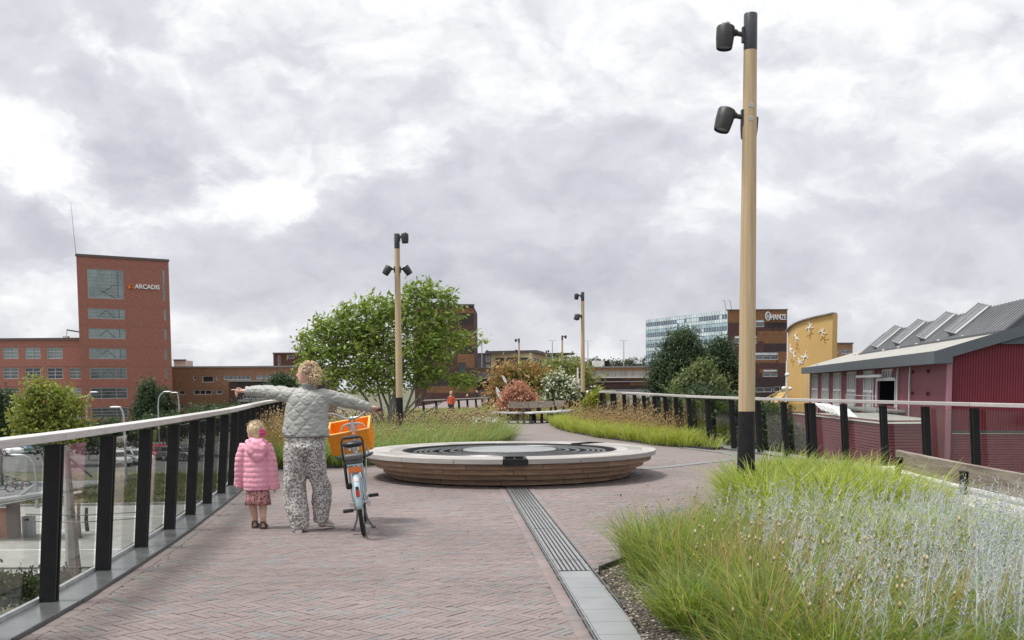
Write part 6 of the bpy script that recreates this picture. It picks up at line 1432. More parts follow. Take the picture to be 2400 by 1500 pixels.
hp = Vector(LA[2]); b.tube([hp, hp + Vector((-.05, .01, .0)), hp + Vector((-.092, .015, .0))], [(.022, .032), (.020, .040), (.017, .038)], 10, ref=(0, 0, 1))
for k, (dy, l, cl) in enumerate([(-.026, .076, 0), (-.008, .08, 1), (.010, .075, 1), (.027, .06, 1)]):
    p = hp + Vector((-.088, .015, .012 - k * .013)) + Vector((0, dy * .3, 0))
    if not cl: finger(b, p, [(-1, 0, .03), (-1, 0, -.02), (-1, 0, -.03)], [.036, .024, .018], .0088)
    else: finger(b, p, [(-1, -.2, -.25), (.1, -.4, -1), (1, -.1, -.1)], [.03, .024, .018], .0088)
finger(b, hp + Vector((-.045, -.01, .018)), [(-.9, -.3, .35), (-.95, -.1, .05)], [.030, .024], .0095)
rp = Vector(RA[2]); GRIP = Vector((-1.478, 11.19, 1.262))
b.tube([rp, rp + (GRIP - rp) * .55 + Vector((0, -.01, .028)), GRIP + Vector((-.005, .012, .032))], [(.022, .03), (.018, .038), (.016, .038)], 10, ref=(0, 0, 1))
for k, (dx, l) in enumerate([(-.034, .9), (-.012, 1), (.011, .98), (.033, .82)]):
    finger(b, GRIP + Vector((dx, .030, .026)), [(0, .8, -.6), (0, -.05, -1), (0, -1, -.35)], [.028 * l, .028 * l, .022 * l], .0088)
finger(b, GRIP + Vector((-.040, -.01, .012)), [(.2, -.7, -.6), (.6, .1, -.7)], [.028, .026], .010)
body_obj('body', b, SKIN, wm, .0058, 2)
# jacket
JAC = pm('sage grey nylon', (.32, .325, .305), (.365, .37, .35), 5, .5, bump=.12, bscale=40, spec=.35)
j = MB()
j.tube([(-2.185, Y, 1.015), (-2.182, Y, 1.06), (-2.175, Y, 1.16), (-2.165, Y, 1.28), (-2.155, Y, 1.38), (-2.155, Y, 1.45), (-2.15, Y, 1.495), (-2.14, Y - .005, 1.53)], [(.250, .165), (.250, .165), (.238, .16), (.230, .155), (.228, .15), (.205, .135), (.13, .10), (.07, .07)], 28, ref=(1, 0, 0))
j.tube([(-2.20, Y, 1.405), (-2.31, Y, 1.44), (-2.42, Y + .03, 1.463), (-2.60, Y + .10, 1.485), (-2.74, Y + .14, 1.495), (-2.85, Y + .162, 1.498)], [.085, .091, .085, .074, .063, .050], 16)
j.tube([(-2.11, Y, 1.40), (-2.01, Y, 1.43), (-1.91, Y + .04, 1.415), (-1.74, Y + .13, 1.375), (-1.63, Y + .205, 1.335), (-1.54, Y + .275, 1.307)], [.085, .092, .087, .075, .064, .050], 16)
body_obj('jacket', j, JAC, wm, .0085, 3, quilt())
c = MB(); c.tube([(-2.145, Y, 1.485), (-2.14, Y - .005, 1.53), (-2.137, Y - .008, 1.575)], [(.092, .085), (.080, .078), (.083, .080)], 20, ref=(1, 0, 0)); body_obj('collar', c, pm('collar grey', (.17, .175, .165), (.21, .215, .205), 20, .75), wm, .008, 2)
h = MB(); n_ = 40
h.tube([(-2.185 + .252 * math.cos(a), Y + .168 * math.sin(a), 1.015) for a in np.linspace(0, 2 * math.pi, n_)], .007, 6); h.build('hem_piping', pm('hem grey', (.10, .105, .10), None), wm)
# trousers
lp_ = bpy.data.materials.new('leopard print cloth'); lp_.use_nodes = True; t = lp_.node_tree; bb = t.nodes['Principled BSDF']; bb.inputs['Roughness'].default_value = .85; bb.inputs['Specular IOR Level'].default_value = .2
tc = nd(t, 'ShaderNodeTexCoord'); nz = nd(t, 'ShaderNodeTexNoise'); nz.inputs['Scale'].default_value = 28; t.links.new(tc.outputs['Object'], nz.inputs['Vector'])
mx = nd(t, 'ShaderNodeMix', data_type='RGBA'); mx.inputs[0].default_value = .03; t.links.new(tc.outputs['Object'], mx.inputs[6]); t.links.new(nz.outputs['Color'], mx.inputs[7])
vo = nd(t, 'ShaderNodeTexVoronoi'); vo.inputs['Scale'].default_value = 42; vo.inputs['Randomness'].default_value = .85; t.links.new(mx.outputs[2], vo.inputs['Vector'])
rp_ = nd(t, 'ShaderNodeValToRGB'); rp_.color_ramp.interpolation = 'LINEAR'; e = rp_.color_ramp.elements
e[0].position = .20; e[0].color = (.33, .305, .285, 1); e[1].position = .55; e[1].color = (.52, .50, .485, 1)
for p_, c_ in ((.28, (.16, .145, .138, 1)), (.41, (.16, .145, .14, 1))): q = e.new(p_); q.color = c_
n2 = nd(t, 'ShaderNodeTexNoise'); n2.inputs['Scale'].default_value = 60; t.links.new(tc.outputs['Object'], n2.inputs['Vector'])
t.links.new(mth(t, 'ADD', vo.outputs['Distance'], mth(t, 'MULTIPLY_ADD', n2.outputs[0], .36, -.18)), rp_.inputs[0]); t.links.new(rp_.outputs[0], bb.inputs['Base Color'])
p = MB()
p.tube([(-2.185, Y, 1.06), (-2.19, Y, .98), (-2.195, Y - .01, .90), (-2.19, Y, .83)], [(.185, .135), (.208, .155), (.215, .165), (.20, .14)], 24, ref=(1, 0, 0))
p.tube([(-2.285, Y, .90), (-2.297, Y, .78), (-2.31, Y + .01, .60), (-2.312, Y + .02, .44), (-2.295, Y - .005, .25), (-2.272, Y - .02, .10), (-2.268, Y - .02, .035)], [(.128, .15), (.126, .14), (.122, .125), (.124, .125), (.12, .12), (.105, .115), (.098, .112)], 20, ref=(1, 0, 0))
p.tube([(-2.105, Y, .90), (-2.095, Y + .02, .78), (-2.08, Y + .05, .60), (-2.05, Y + .09, .44), (-2.045, Y + .10, .30), (-2.055, Y + .10, .16), (-2.06, Y + .10, .085)], [(.125, .15), (.115, .135), (.105, .12), (.10, .12), (.105, .12), (.092, .108), (.082, .098)], 20, ref=(1, 0, 0))
body_obj('trousers', p, lp_, wm, .010, 3, lambda co, no: wrinkle(7, .020, (1.2, 1.2, .7))(co, no) + wrinkle(22, .007, (1, 1, 2.2))(co, no))
SHOE = pm('pale pink trainer', (.56, .46, .44), (.62, .52, .50), 8, .6); SOLE = pm('white sole', (.68, .66, .64), None)
def shoe(parent, heel, toe, lift, name='shoe'):
    s = MB(); h, t_ = Vector(heel), Vector(toe); d = (t_ - h); up = Vector((0, 0, 1))
    s.tube([h + up * (.05), h + d * .25 + up * .052, h + d * .6 + up * .042, h + d * .9 + up * .03, t_ + up * .026], [(.040, .036), (.046, .040), (.036, .045), (.026, .040), (.014, .022)], 12, ref=(0, 0, 1))
    o = body_obj(name, s, SHOE, parent, .006, 2)
    q = MB(); q.tube([h - d * .04 + up * .012, h + d * .3 + up * .012, h + d * .75 + up * .012, t_ + d * .03 + up * .012], [(.013, .040), (.013, .044), (.013, .046), (.011, .026)], 14, ref=(0, 0, 1)); q.build('sole', SOLE, o)
shoe(wm, (-2.262, 10.74, .0), (-2.30, 10.98, .0), 0); shoe(wm, (-2.055, 10.92, .05), (-1.965, 11.11, .005), 0)
# hair: cap, darker gathered middle and loose blond curls
HB = pm('blond curls', (.56, .42, .24), (.72, .58, .38), 30, .6, spec=.3); HD = pm('dark blond roots', (.17, .115, .08), (.27, .19, .13), 26, .65)
h = MB(); h.ell(HC + Vector((.024, -.002, .022)), (.102, .088, .102), 20, 14); h.ell(HC + Vector((.070, -.02, -.02)), (.055, .062, .07), 14, 10)
ho = body_obj('hair', h, HD, wm, .007, 2, wrinkle(38, .012, (1, 1, .6)))
rnd = random.Random(4); k = MB()
def curl(c0, dr, ln, r, amp):
    d = Vector(dr).normalized(); a = d.orthogonal().normalized(); q = d.cross(a); ph = rnd.uniform(0, 6.28); pts = []
    for i in range(9):
        f = i / 8; an = ph + f * rnd.uniform(5, 9); pts.append(Vector(c0) + d * ln * f + (a * math.cos(an) + q * math.sin(an)) * amp * (.4 + f) + Vector((0, 0, -.02 * f * f)))
    k.tube(pts, [r * (1 - .6 * i / 8) for i in range(9)], 5)
for i in range(430):
    th = rnd.uniform(0, 2 * math.pi); ph = rnd.uniform(-.55, 1.35)
    n_ = Vector((math.cos(th) * math.cos(ph), math.sin(th) * math.cos(ph), math.sin(ph)))
    if n_.y < -.45 and -.25 < n_.x < .5 and n_.z < .62 and rnd.random() < .93: continue
    if n_.x < -.72 and n_.z < .28: continue
    c0 = HC + Vector((.026, 0, .028)) + Vector((n_.x * .094, n_.y * .082, n_.z * .094)); curl(c0, n_ + Vector((rnd.gauss(.15, .5), rnd.gauss(0, .5), rnd.gauss(.1, .5))), rnd.uniform(.02, .045), rnd.uniform(.0035, .006), rnd.uniform(.005, .010))
for i in range(150):
    n_ = Vector((rnd.gauss(0, 1), rnd.gauss(0, 1), rnd.gauss(0, 1))).normalized(); c0 = HC + Vector((.085, -.03, -.02)) + Vector((n_.x * .035, n_.y * .045, n_.z * .055)); curl(c0, n_ + Vector((.3, 0, -.1)), rnd.uniform(.03, .06), rnd.uniform(.004, .007), .012)
k.build('curls', HB, ho, sharp=None)

# child
ck_ = thing('person', 'small child in pink puffer jacket with hood and pink bow in blond hair', 'person', (-2.78, 11.1, 0)); X, Y2 = -2.78, 11.1
b = MB(); HC2 = Vector((X - .006, Y2, 1.062))
b.tube([(X, Y2, .42), (X, Y2, .6), (X, Y2, .8), (X, Y2, .92), (X, Y2, .96)], [(.10, .07), (.10, .07), (.10, .07), (.075, .055), (.042, .042)], 14, ref=(1, 0, 0)); b.tube([(X, Y2, .93), (X, Y2, 1.03)], .040, 10)
b.ell(HC2, (.080, .086, .098), 18, 12); b.ell(HC2 + Vector((-.035, .03, -.045)), (.052, .052, .052), 12, 8)
fd = Vector((-.83, .55, 0)).normalized(); b.tube([HC2 + fd * .085, HC2 + fd * .101 + Vector((0, 0, -.022))], [.009, .011], 8); b.ell(HC2 + fd * .082 + Vector((0, 0, -.052)), (.016, .016, .007), 8, 6)
for e in (-1, 1): b.ell(HC2 + Vector((.55 * .08 * e * 1.0 + .012, .83 * .075 * e - .01, -.012)), (.014, .010, .024), 8, 6)
for A_ in ([(X - .13, Y2, .872), (X - .175, Y2 + .01, .69), (X - .195, Y2 + .04, .48)], [(X + .13, Y2, .872), (X + .165, Y2 - .01, .68), (X + .192, Y2, .46)]):
    b.tube([(X, Y2, .85)] + A_, [.04, .032, .030, .025], 10); w_ = Vector(A_[-1]); b.tube([w_, w_ + Vector((0, .008, -.045))], [(.018, .024), (.014, .026)], 8)
    for f_ in range(4): finger(b, w_ + Vector((0, -.018 + f_ * .013, -.042)), [(0, .1, -1), (0, .3, -1)], [.018, .016], .0062)
    finger(b, w_ + Vector((.0, .022, -.02)), [(0, .6, -.8), (0, .2, -1)], [.018, .014], .0066)
for hx, fx, fy in ((X - .062, X - .040, .05), (X + .052, X + .070, -.03)):
    b.tube([(hx, Y2, .42), ((hx + fx) / 2, Y2 + .01, .23), (fx, Y2 + fy - .01, .13), (fx, Y2 + fy, .055)], [.062, .043, .036, .027], 12); b.tube([(fx, Y2 + fy - .025, .035), (fx - .01, Y2 + fy + .075, .028)], [(.020, .022), (.013, .027)], 10, ref=(0, 0, 1))
    for f_ in range(5): b.ell((fx - .03 + f_ * .012, Y2 + fy + .098 - abs(f_ - 1) * .005, .024), (.007, .014, .007), 6, 5)
body_obj('body', b, pm('fair skin', (.60, .37, .28), (.66, .43, .33), 9, .55, spec=.35), ck_, .005, 2)
PINK = pm('pink padded nylon', (.78, .35, .46), (.84, .40, .51), 5, .48, bump=.1, bscale=40, spec=.35)
def puff(co, no):
    s_ = np.abs(np.sin(np.pi * co[:, 2] / .056)); h_ = .0075 * np.sqrt(s_) - .0075
    return h_ + np.array([mn.noise(Vector((x * 34, y * 34, z * 20))) for x, y, z in co]) * .0045
j = MB(); j.tube([(X + .005, Y2, .425), (X + .005, Y2, .47), (X + .005, Y2, .60), (X + .005, Y2, .76), (X, Y2, .86), (X, Y2, .92), (X, Y2, .97)], [(.150, .125), (.152, .13), (.150, .125), (.148, .115), (.142, .105), (.112, .09), (.06, .058)], 26, ref=(1, 0, 0))
j.tube([(X - .05, Y2, .865), (X - .125, Y2, .885), (X - .165, Y2, .76), (X - .185, Y2 + .015, .62), (X - .198, Y2 + .04, .49), (X - .20, Y2 + .045, .465)], [.06, .070, .067, .060, .056, .050], 14); j.tube([(X + .05, Y2, .865), (X + .125, Y2, .885), (X + .158, Y2 - .005, .76), (X + .178, Y2 - .01, .62), (X + .194, Y2 - .002, .475), (X + .196, Y2, .445)], [.06, .070, .067, .060, .056, .050], 14)
body_obj('jacket', j, PINK, ck_, .007, 3, puff)
for q in ([(X - .196, Y2 + .038, .515), (X - .203, Y2 + .046, .455)], [(X + .192, Y2 - .004, .50), (X + .198, Y2, .43)]):
    j = MB(); j.tube(q, [.060, .058], 14); body_obj('cuff', j, PINK, ck_, .007, 2, wrinkle(40, .006))
hd = MB(); hd.ell((X + .032, Y2 - .095, .875), (.118, .062, .105), 18, 12); hd.tube([(X - .085, Y2 - .02, .945), (X - .02, Y2 - .085, .955), (X + .08, Y2 - .085, .945), (X + .115, Y2 - .01, .935)], [.034, .042, .042, .034], 10); hd.ell((X + .05, Y2 - .115, .80), (.075, .045, .06), 14, 10); body_obj('hood', hd, PINK, ck_, .007, 3, wrinkle(20, .012))
sk_ = bpy.data.materials.new('dotted skirt cloth'); sk_.use_nodes = True; t = sk_.node_tree; bb = t.nodes['Principled BSDF']; bb.inputs['Roughness'].default_value = .85
tc = nd(t, 'ShaderNodeTexCoord'); vo = nd(t, 'ShaderNodeTexVoronoi'); vo.inputs['Scale'].default_value = 48; t.links.new(tc.outputs['Object'], vo.inputs['Vector']); rp_ = nd(t, 'ShaderNodeValToRGB'); e = rp_.color_ramp.elements
e[0].position = .36; e[0].color = (.11, .035, .045, 1); e[1].position = .46; e[1].color = (.56, .29, .28, 1); t.links.new(vo.outputs['Distance'], rp_.inputs[0]); t.links.new(rp_.outputs[0], bb.inputs['Base Color'])
s = MB(); n_ = 72
for z, rx, ry, am in ((.45, .115, .095, .0), (.40, .122, .10, .004), (.33, .126, .105, .010), (.262, .130, .112, .016)):
    s.v += [(X + .01 + (rx + am * math.cos(a * 11 + 1)) * math.cos(a), Y2 + (ry + am * math.cos(a * 11 + 1)) * math.sin(a), z + (.006 * math.sin(a * 5) if z < .3 else 0)) for a in np.linspace(0, 2 * math.pi, n_, endpoint=False)]
for r_ in range(3): s.f += [(r_ * n_ + i, r_ * n_ + (i + 1) % n_, (r_ + 1) * n_ + (i + 1) % n_, (r_ + 1) * n_ + i) for i in range(n_)]
s.m = [0] * len(s.f); so = s.build('skirt', sk_, ck_, sharp=None); sm_ = so.modifiers.new('solid', 'SOLIDIFY'); sm_.thickness = .005
SAND_ = pm('brown sandal leather', (.045, .032, .03), (.09, .06, .05), 30, .6)
for fx, fy in ((X - .040, .05), (X + .070, -.03)):
    s = MB(); s.tube([(fx, Y2 + fy - .05, .009), (fx, Y2 + fy + .02, .009), (fx - .008, Y2 + fy + .11, .009)], [(.009, .026), (.009, .032), (.008, .024)], 12, ref=(0, 0, 1))
    for yy, zz, rr in ((.06, .034, .034), (.0, .055, .033), (-.03, .07, .031)): s.tube([(fx + rr * math.cos(a), Y2 + fy + yy, .012 + (zz) * max(0, math.sin(a))) for a in np.linspace(0, math.pi, 9)], .006, 5)
    s.tube([(fx + .032 * math.cos(a), Y2 + fy - .015 + .034 * math.sin(a), .072) for a in np.linspace(math.pi, 2 * math.pi, 9)], .007, 5); s.build('sandal', SAND_, ck_)
HB2 = pm('pale blond hair', (.56, .42, .26), (.72, .58, .40), 40, .55, stretch=(1, 1, .25))
h = MB(); h.ell(HC2 + Vector((.012, -.012, .018)), (.088, .088, .094), 18, 12); h.ell(HC2 + Vector((.03, -.05, -.03)), (.06, .045, .06), 12, 8); ho = body_obj('hair', h, HB2, ck_, .006, 2, wrinkle(44, .010, (1, 1, .35)))
k = MB(); rnd = random.Random(9)
for i in range(170):
    th = rnd.uniform(0, 6.28); ph = rnd.uniform(-.5, 1.4); n_ = Vector((math.cos(th) * math.cos(ph), math.sin(th) * math.cos(ph), math.sin(ph)))
    if n_.dot(fd) > .45 and n_.z < .5: continue
    curl(HC2 + Vector((.012, -.012, .018)) + Vector((n_.x * .086, n_.y * .086, n_.z * .092)), n_ * .6 + Vector((rnd.gauss(.35, .4), rnd.gauss(-.1, .4), rnd.gauss(.1, .4))), rnd.uniform(.02, .05), rnd.uniform(.002, .004), .004)
k.build('hair_strands', HB2, ho, sharp=None)
bo = MB(); c = Vector((X + .085, Y2 - .06, 1.045)); 
for i in range(9):
    a = i / 9 * 2 * math.pi; bo.ell(c + Vector((math.cos(a) * .024, -.01, math.sin(a) * .024)), (.024, .008, .013), 8, 6, Matrix.Rotation(-a, 3, 'Y'))
bo.ell(c + Vector((0, -.018, 0)), .013, 8, 6); bo.build('hair_bow', pm('magenta ribbon', (.58, .03, .17), (.66, .06, .24), 30, .6), ck_)

# far walker in red
fw = thing('person', 'distant person in orange red top standing among the tan grasses', 'person', tuple(G(1058, 969))); c = G(1058, 969); b = MB()
b.tube([c + Vector((0, 0, .45)), c + Vector((0, 0, .62)), c + Vector((0, 0, .82)), c + Vector((0, 0, .95)), c + Vector((0, 0, 1.0))], [(.12, .09), (.12, .09), (.15, .10), (.12, .08), (.05, .05)], 12, ref=(1, 0, 0)); b.ell(c + Vector((0, 0, 1.11)), (.085, .095, .115), 12, 10); b.ell(c + Vector((0, -.1, 1.1)), (.012, .02, .02), 6, 5)
for e in (-1, 1):
    b.tube([c + Vector((.13 * e, 0, .90)), c + Vector((.19 * e, 0, .70)), c + Vector((.17 * e, -.06, .52))], [.05, .04, .03], 8); b.tube([c + Vector((.06 * e, 0, .48)), c + Vector((.07 * e, 0, .25)), c + Vector((.07 * e, 0, .03))], [.075, .05, .04], 8); b.tube([c + Vector((.07 * e, .03, .03)), c + Vector((.07 * e, -.12, .03))], [.035, .03], 8)
body_obj('body', b, SKIN, fw, .012, 2)
b = MB(); b.tube([c + Vector((0, 0, .50)), c + Vector((0, 0, .66)), c + Vector((0, 0, .84)), c + Vector((0, 0, .96))], [(.155, .12), (.15, .115), (.17, .12), (.10, .09)], 14, ref=(1, 0, 0))
for e in (-1, 1): b.tube([c + Vector((.13 * e, 0, .90)), c + Vector((.19 * e, 0, .70)), c + Vector((.18 * e, -.04, .58))], [.065, .056, .05], 8)
body_obj('top', b, pm('orange red cloth', (.55, .085, .04), (.62, .11, .05), 8, .8), fw, .014, 2)
b = MB(); b.ell(c + Vector((0, .015, 1.15)), (.098, .10, .10), 12, 8); body_obj('hair', b, pm('sandy hair', (.36, .25, .15), None), fw, .014, 1)
b = MB()
for e in (-1, 1): b.tube([c + Vector((.06 * e, 0, .52)), c + Vector((.07 * e, 0, .25)), c + Vector((.07 * e, 0, .06))], [.095, .07, .06], 10)
body_obj('trousers', b, pm('dark blue cloth', (.03, .035, .05), None), fw, .014, 2)

# ------------------------------------------------------------------ bicycle (local frame: x right, y forward)
bk_ = thing('bicycle', 'pale blue step through bicycle with silver front carrier pushed by the woman', 'bicycle', (-1.535, 10.50, 0)); bk_.rotation_euler = Euler((0, R(-6.0), R(7.5)), 'XYZ')
BLUE = pm('pale blue enamel', (.34, .44, .49), (.38, .48, .53), 6, .3, spec=.6); SILV_M = pm('silver enamel', (.47, .49, .50), None, 6, .35, .5); SADDLE = pm('black saddle', (.018, .018, .02), None, 5, .4); REDP = pm('red reflector', (.55, .05, .02), None, 5, .2); ORR = pm('orange reflector', (.62, .14, .03), (.68, .18, .05), 40, .3)
def LB(mb, name, mat, parent=bk_, **k): return mb.build(name, mat, parent, local=True, **k)
def wheel(y, name, rr=.345):
    m = MB(); c = Vector((0, y, rr)); pts = [c + Vector((0, math.cos(a) * (rr - .022), math.sin(a) * (rr - .022))) for a in np.linspace(0, 2 * math.pi, 49)]
    m.tube(pts, .0225, 10, cap=False, ref=(1, 0, 0)); wo = LB(m, name, RUBBER)
    m = MB(); pts = [c + Vector((0, math.cos(a) * (rr - .052), math.sin(a) * (rr - .052))) for a in np.linspace(0, 2 * math.pi, 49)]; m.tube(pts, [(.012, .011)] * 49, 8, cap=False, ref=(1, 0, 0)); LB(m, 'rim', CHROME, wo)
    m = MB(); m.lathe([(.012, -.055), (.03, -.04), (.022, -.03), (.022, .03), (.03, .04), (.012, .055)], c, 14, Matrix.Rotation(math.pi / 2, 3, 'Y')); LB(m, 'hub', CHROME, wo)
    m = MB()
    for k in range(28):
        a = 2 * math.pi * k / 28; e = 1 if k % 2 else -1; m.tube([c + Vector((.034 * e, math.cos(a + .3 * e) * .028, math.sin(a + .3 * e) * .028)), c + Vector((0, math.cos(a) * (rr - .055), math.sin(a) * (rr - .055)))], .0012, 4, cap=False)
    LB(m, 'spokes', CHROME, wo)
wheel(0, 'rear_wheel'); wheel(1.10, 'front_wheel')
def fender(y, a0, a1, name, wd=.034):
    m = MB(); rr = .362; n_ = 20; rowsz = 7
    for i in range(n_ + 1):
        a = a0 + (a1 - a0) * i / n_
        for q in range(rowsz):
            u = -1 + 2 * q / (rowsz - 1); r_ = rr + .014 * (1 - u * u); m.v.append((u * wd, y + math.cos(a) * r_, .345 + math.sin(a) * r_))
    m.f = [(i * rowsz + q, i * rowsz + q + 1, (i + 1) * rowsz + q + 1, (i + 1) * rowsz + q) for i in range(n_) for q in range(rowsz - 1)]; m.m = [0] * len(m.f)
    o = LB(m, name, BLUE); sd_ = o.modifiers.new('s', 'SOLIDIFY'); sd_.thickness = .003; return o
fo = fender(0, R(62), R(184), 'rear_mudguard'); fender(1.10, R(15), R(150), 'front_mudguard')
def fpt(deg, out=.382): return Vector((0, math.cos(R(deg)) * out, .345 + math.sin(R(deg)) * out))
m = MB(); a = fpt(160); m.obox(a, (.019, 0, 0), Vector((0, math.cos(R(160)), math.sin(R(160)))) * .012, (0, 0, .034)); LB(m, 'tail_light', REDP, fo, smooth=False, bevel=.004)
m = MB(); a = fpt(152, .385); m.obox(a, (.016, 0, 0), Vector((0, math.cos(R(152)), math.sin(R(152)))) * .01, (0, 0, .016)); LB(m, 'light_housing', BLACKP, fo, smooth=False, bevel=.003)
m = MB(); a = fpt(136, .3775); tn = Vector((0, -math.sin(R(136)), math.cos(R(136)))); m.obox(a, (.019, 0, 0), tn * .022, Vector((0, math.cos(R(136)), math.sin(R(136)))) * .0012); LB(m, 'sticker', pm('faded orange sticker', (.62, .30, .22), (.5, .5, .5), 60, .5), fo, smooth=False)
# frame
m = MB(); BB = Vector((0, .46, .29))
m.tube([(0, .30, .80), (0, .36, .60), BB], .019, 10); m.tube([BB, (0, .62, .33), (0, .80, .60), (0, .86, .82)], .024, 10); m.tube([(0, .355, .62), (0, .58, .52), (0, .80, .66)], .018, 10); m.tube([(0, .90, .72), (0, .845, .93)], .024, 10)
for e in (-1, 1):
    m.tube([(.02 * e, .44, .29), (.055 * e, .2, .31), (.06 * e, 0, .345)], .011, 8); m.tube([(.02 * e, .325, .72), (.05 * e, .15, .53), (.06 * e, 0, .345)], .010, 8); m.tube([(.045 * e, .90, .70), (.05 * e, 1.02, .50), (.05 * e, 1.10, .345)], .013, 8)
LB(m, 'frame', BLUE)
# rear rack with stays, reflector and hoop
rk = MB()
for e in (-1, 1):
    rk.tube([(.065 * e, -.19, .745), (.068 * e, .10, .755), (.05 * e, .30, .76)], .008, 8); rk.tube([(.066 * e, -.13, .745), (.07 * e, -.03, .50), (.066 * e, 0, .35)], .007, 8); rk.tube([(.066 * e, .05, .752), (.07 * e, .02, .50), (.066 * e, 0, .35)], .007, 8)
rk.obox((0, -.19, .755), (.078, 0, 0), (0, .018, 0), (0, 0, .008)); rk.obox((0, .05, .757), (.07, 0, 0), (0, .012, 0), (0, 0, .005)); ro = LB(rk, 'rear_rack', BLUE)
m = MB(); m.obox((0, -.205, .705), (.066, 0, 0), (0, .012, 0), (0, 0, .030)); LB(m, 'rack_reflector', ORR, ro, smooth=False, bevel=.006)
m = MB(); m.tube([(-.108, -.10, .79), (-.108, -.115, .98), (-.095, -.118, 1.02), (-.06, -.12, 1.038), (.06, -.12, 1.038), (.095, -.118, 1.02), (.108, -.115, .98), (.108, -.10, .79)], .010, 8); m.tube([(-.075, -.12, 1.03), (.075, -.12, 1.03)], .017, 10); LB(m, 'rear_hoop', BLACKP)
m = MB(); m.obox((0, -.13, .83), (.092, 0, 0), (0, .10, 0), (0, 0, .032)); m.obox((0, -.10, .785), (.085, 0, 0), (0, .12, 0), (0, 0, .02)); LB(m, 'rack_pad', pm('grey black pad', (.075, .075, .078), (.11, .11, .112), 20, .5), smooth=True, bevel=.018)
m = MB()
for e in (-1, 1): m.tube([(.09 * e, -.02, .81), (.16 * e, .06, .825), (.185 * e, .16, .83)], [.014, .018, .014], 8)
LB(m, 'side_arms', BLACKP)
# saddle
s = MB(); s.ell((0, .16, .945), (.115, .10, .042), 18, 10); s.ell((0, .30, .945), (.045, .14, .032), 14, 8); me = baked(s, .008, 3); finish(me, 'saddle', bk_, SADDLE, True, True, None)
m = MB(); m.tube([(0, .29, .80), (0, .25, .92)], .013, 8); LB(m, 'seat_post', CHROME)
m = MB(); m.tube([(-.045, .12, .91), (.0, .10, .905), (.045, .12, .91)], .01, 8)
for e in (-1, 1): m.lathe([(.02, -.022), (.02, .022)], (.042 * e, .13, .905), 10)
LB(m, 'saddle_springs', CHROME)
m = MB(); m.ell((.01, .62, 1.015), (.03, .03, .03), 10, 8); LB(m, 'bell', pm('orange brown bell', (.42, .13, .07), None, rough=.3))
# cranks, chain case, pedals
m = MB(); m.lathe([(.0, .03), (.10, .03), (.10, .045), (0, .045)], BB, 28, Matrix.Rotation(math.pi / 2, 3, 'Y'), cap=False); m.obox((.045, .22, .315), (.006, 0, 0), (0, .25, .02), (0, 0, .035)); LB(m, 'chain_case', BLACKP, smooth=False)
ca = R(18)
for e in (-1, 1):
    d = Vector((0, math.cos(ca), math.sin(ca))) * (.165 * e); m = MB(); a = BB + Vector((.065 * e, 0, 0)); m.bar(a, a + d, .016, .024, (1, 0, 0)); co = LB(m, 'crank', CHROME, smooth=False)
    pc = a + d + Vector((.075 * e, 0, 0)); m = MB(); m.obox(pc, (.052, 0, 0), (0, .036, 0), (0, 0, .012)); m.obox(pc + Vector((0, .036, 0)), (.054, 0, 0), (0, .006, 0), (0, 0, .016)); m.obox(pc - Vector((0, .036, 0)), (.054, 0, 0), (0, .006, 0), (0, 0, .016)); m.tube([a + d, pc], .008, 6); LB(m, 'pedal', BLACKP, co, smooth=False, bevel=.003)
for e in (-1, 1):
    m = MB(); m.tube([(.035 * e, .12, .27), (.055 * e, .10, .16), (.095 * e, .09, .075)], .011, 8); m.obox((.105 * e, .085, .065), (.022, 0, 0), (0, .022, 0), (0, 0, .012)); LB(m, 'stand_leg', DGREY)
m = MB(); m.obox((0, 0, .345), (.088, 0, 0), (0, .012, 0), (0, 0, .012)); m.obox((.09, .01, .335), (.018, 0, 0), (0, .03, 0), (0, 0, .03)); m.obox((-.085, .015, .335), (.016, 0, 0), (0, .026, 0), (0, 0, .026)); LB(m, 'axle_fittings', CHROME, smooth=False, bevel=.004)
# black pouch hanging on the left stay
m = MB(); m.obox((-.105, -.02, .64), (.014, 0, 0), (0, .05, .0), (0, 0, .13)); m.obox((-.085, -.03, .53), (.03, 0, 0), (0, .05, 0), (0, 0, .03)); LB(m, 'black_pouch', pm('black cloth', (.012, .012, .013), None, rough=.9), smooth=True, bevel=.014)
# handlebar, stem, brakes, grips
m = MB(); hb = [(-.315, .70, 1.262), (-.24, .74, 1.275), (-.16, .80, 1.25), (-.08, .84, 1.20), (0, .845, 1.19), (.08, .84, 1.20), (.16, .80, 1.25), (.24, .74, 1.275), (.315, .70, 1.262)]; m.tube(hb, .0125, 10); m.tube([(0, .845, .93), (0, .83, 1.10), (0, .845, 1.19)], .016, 10); m.ell((0, .845, 1.19), (.03, .025, .025), 10, 8); ho = LB(m, 'handlebar', SILV_M)
for e in (-1, 1):
    m = MB(); a, c = Vector(hb[0 if e < 0 else 8]), Vector(hb[1 if e < 0 else 7]); m.tube([a + (a - c).normalized() * .03, c.lerp(a, .2)], [.018, .017], 10); LB(m, 'grip', RUBBER, ho)
    m = MB(); m.tube([c.lerp(a, -.2), c + Vector((0, .05, -.015)), a + Vector((.02 * e, .04, -.02))], .006, 6); LB(m, 'brake_lever', CHROME, ho)
m = MB()
for e in (-1, 1): m.tube([(.2 * e, .77, 1.27), (.16 * e, .88, 1.33), (.07 * e, .93, 1.28), (0, .90, 1.10), (0, .89, .90)], .004, 5)
LB(m, 'cables', BLACKP, ho)
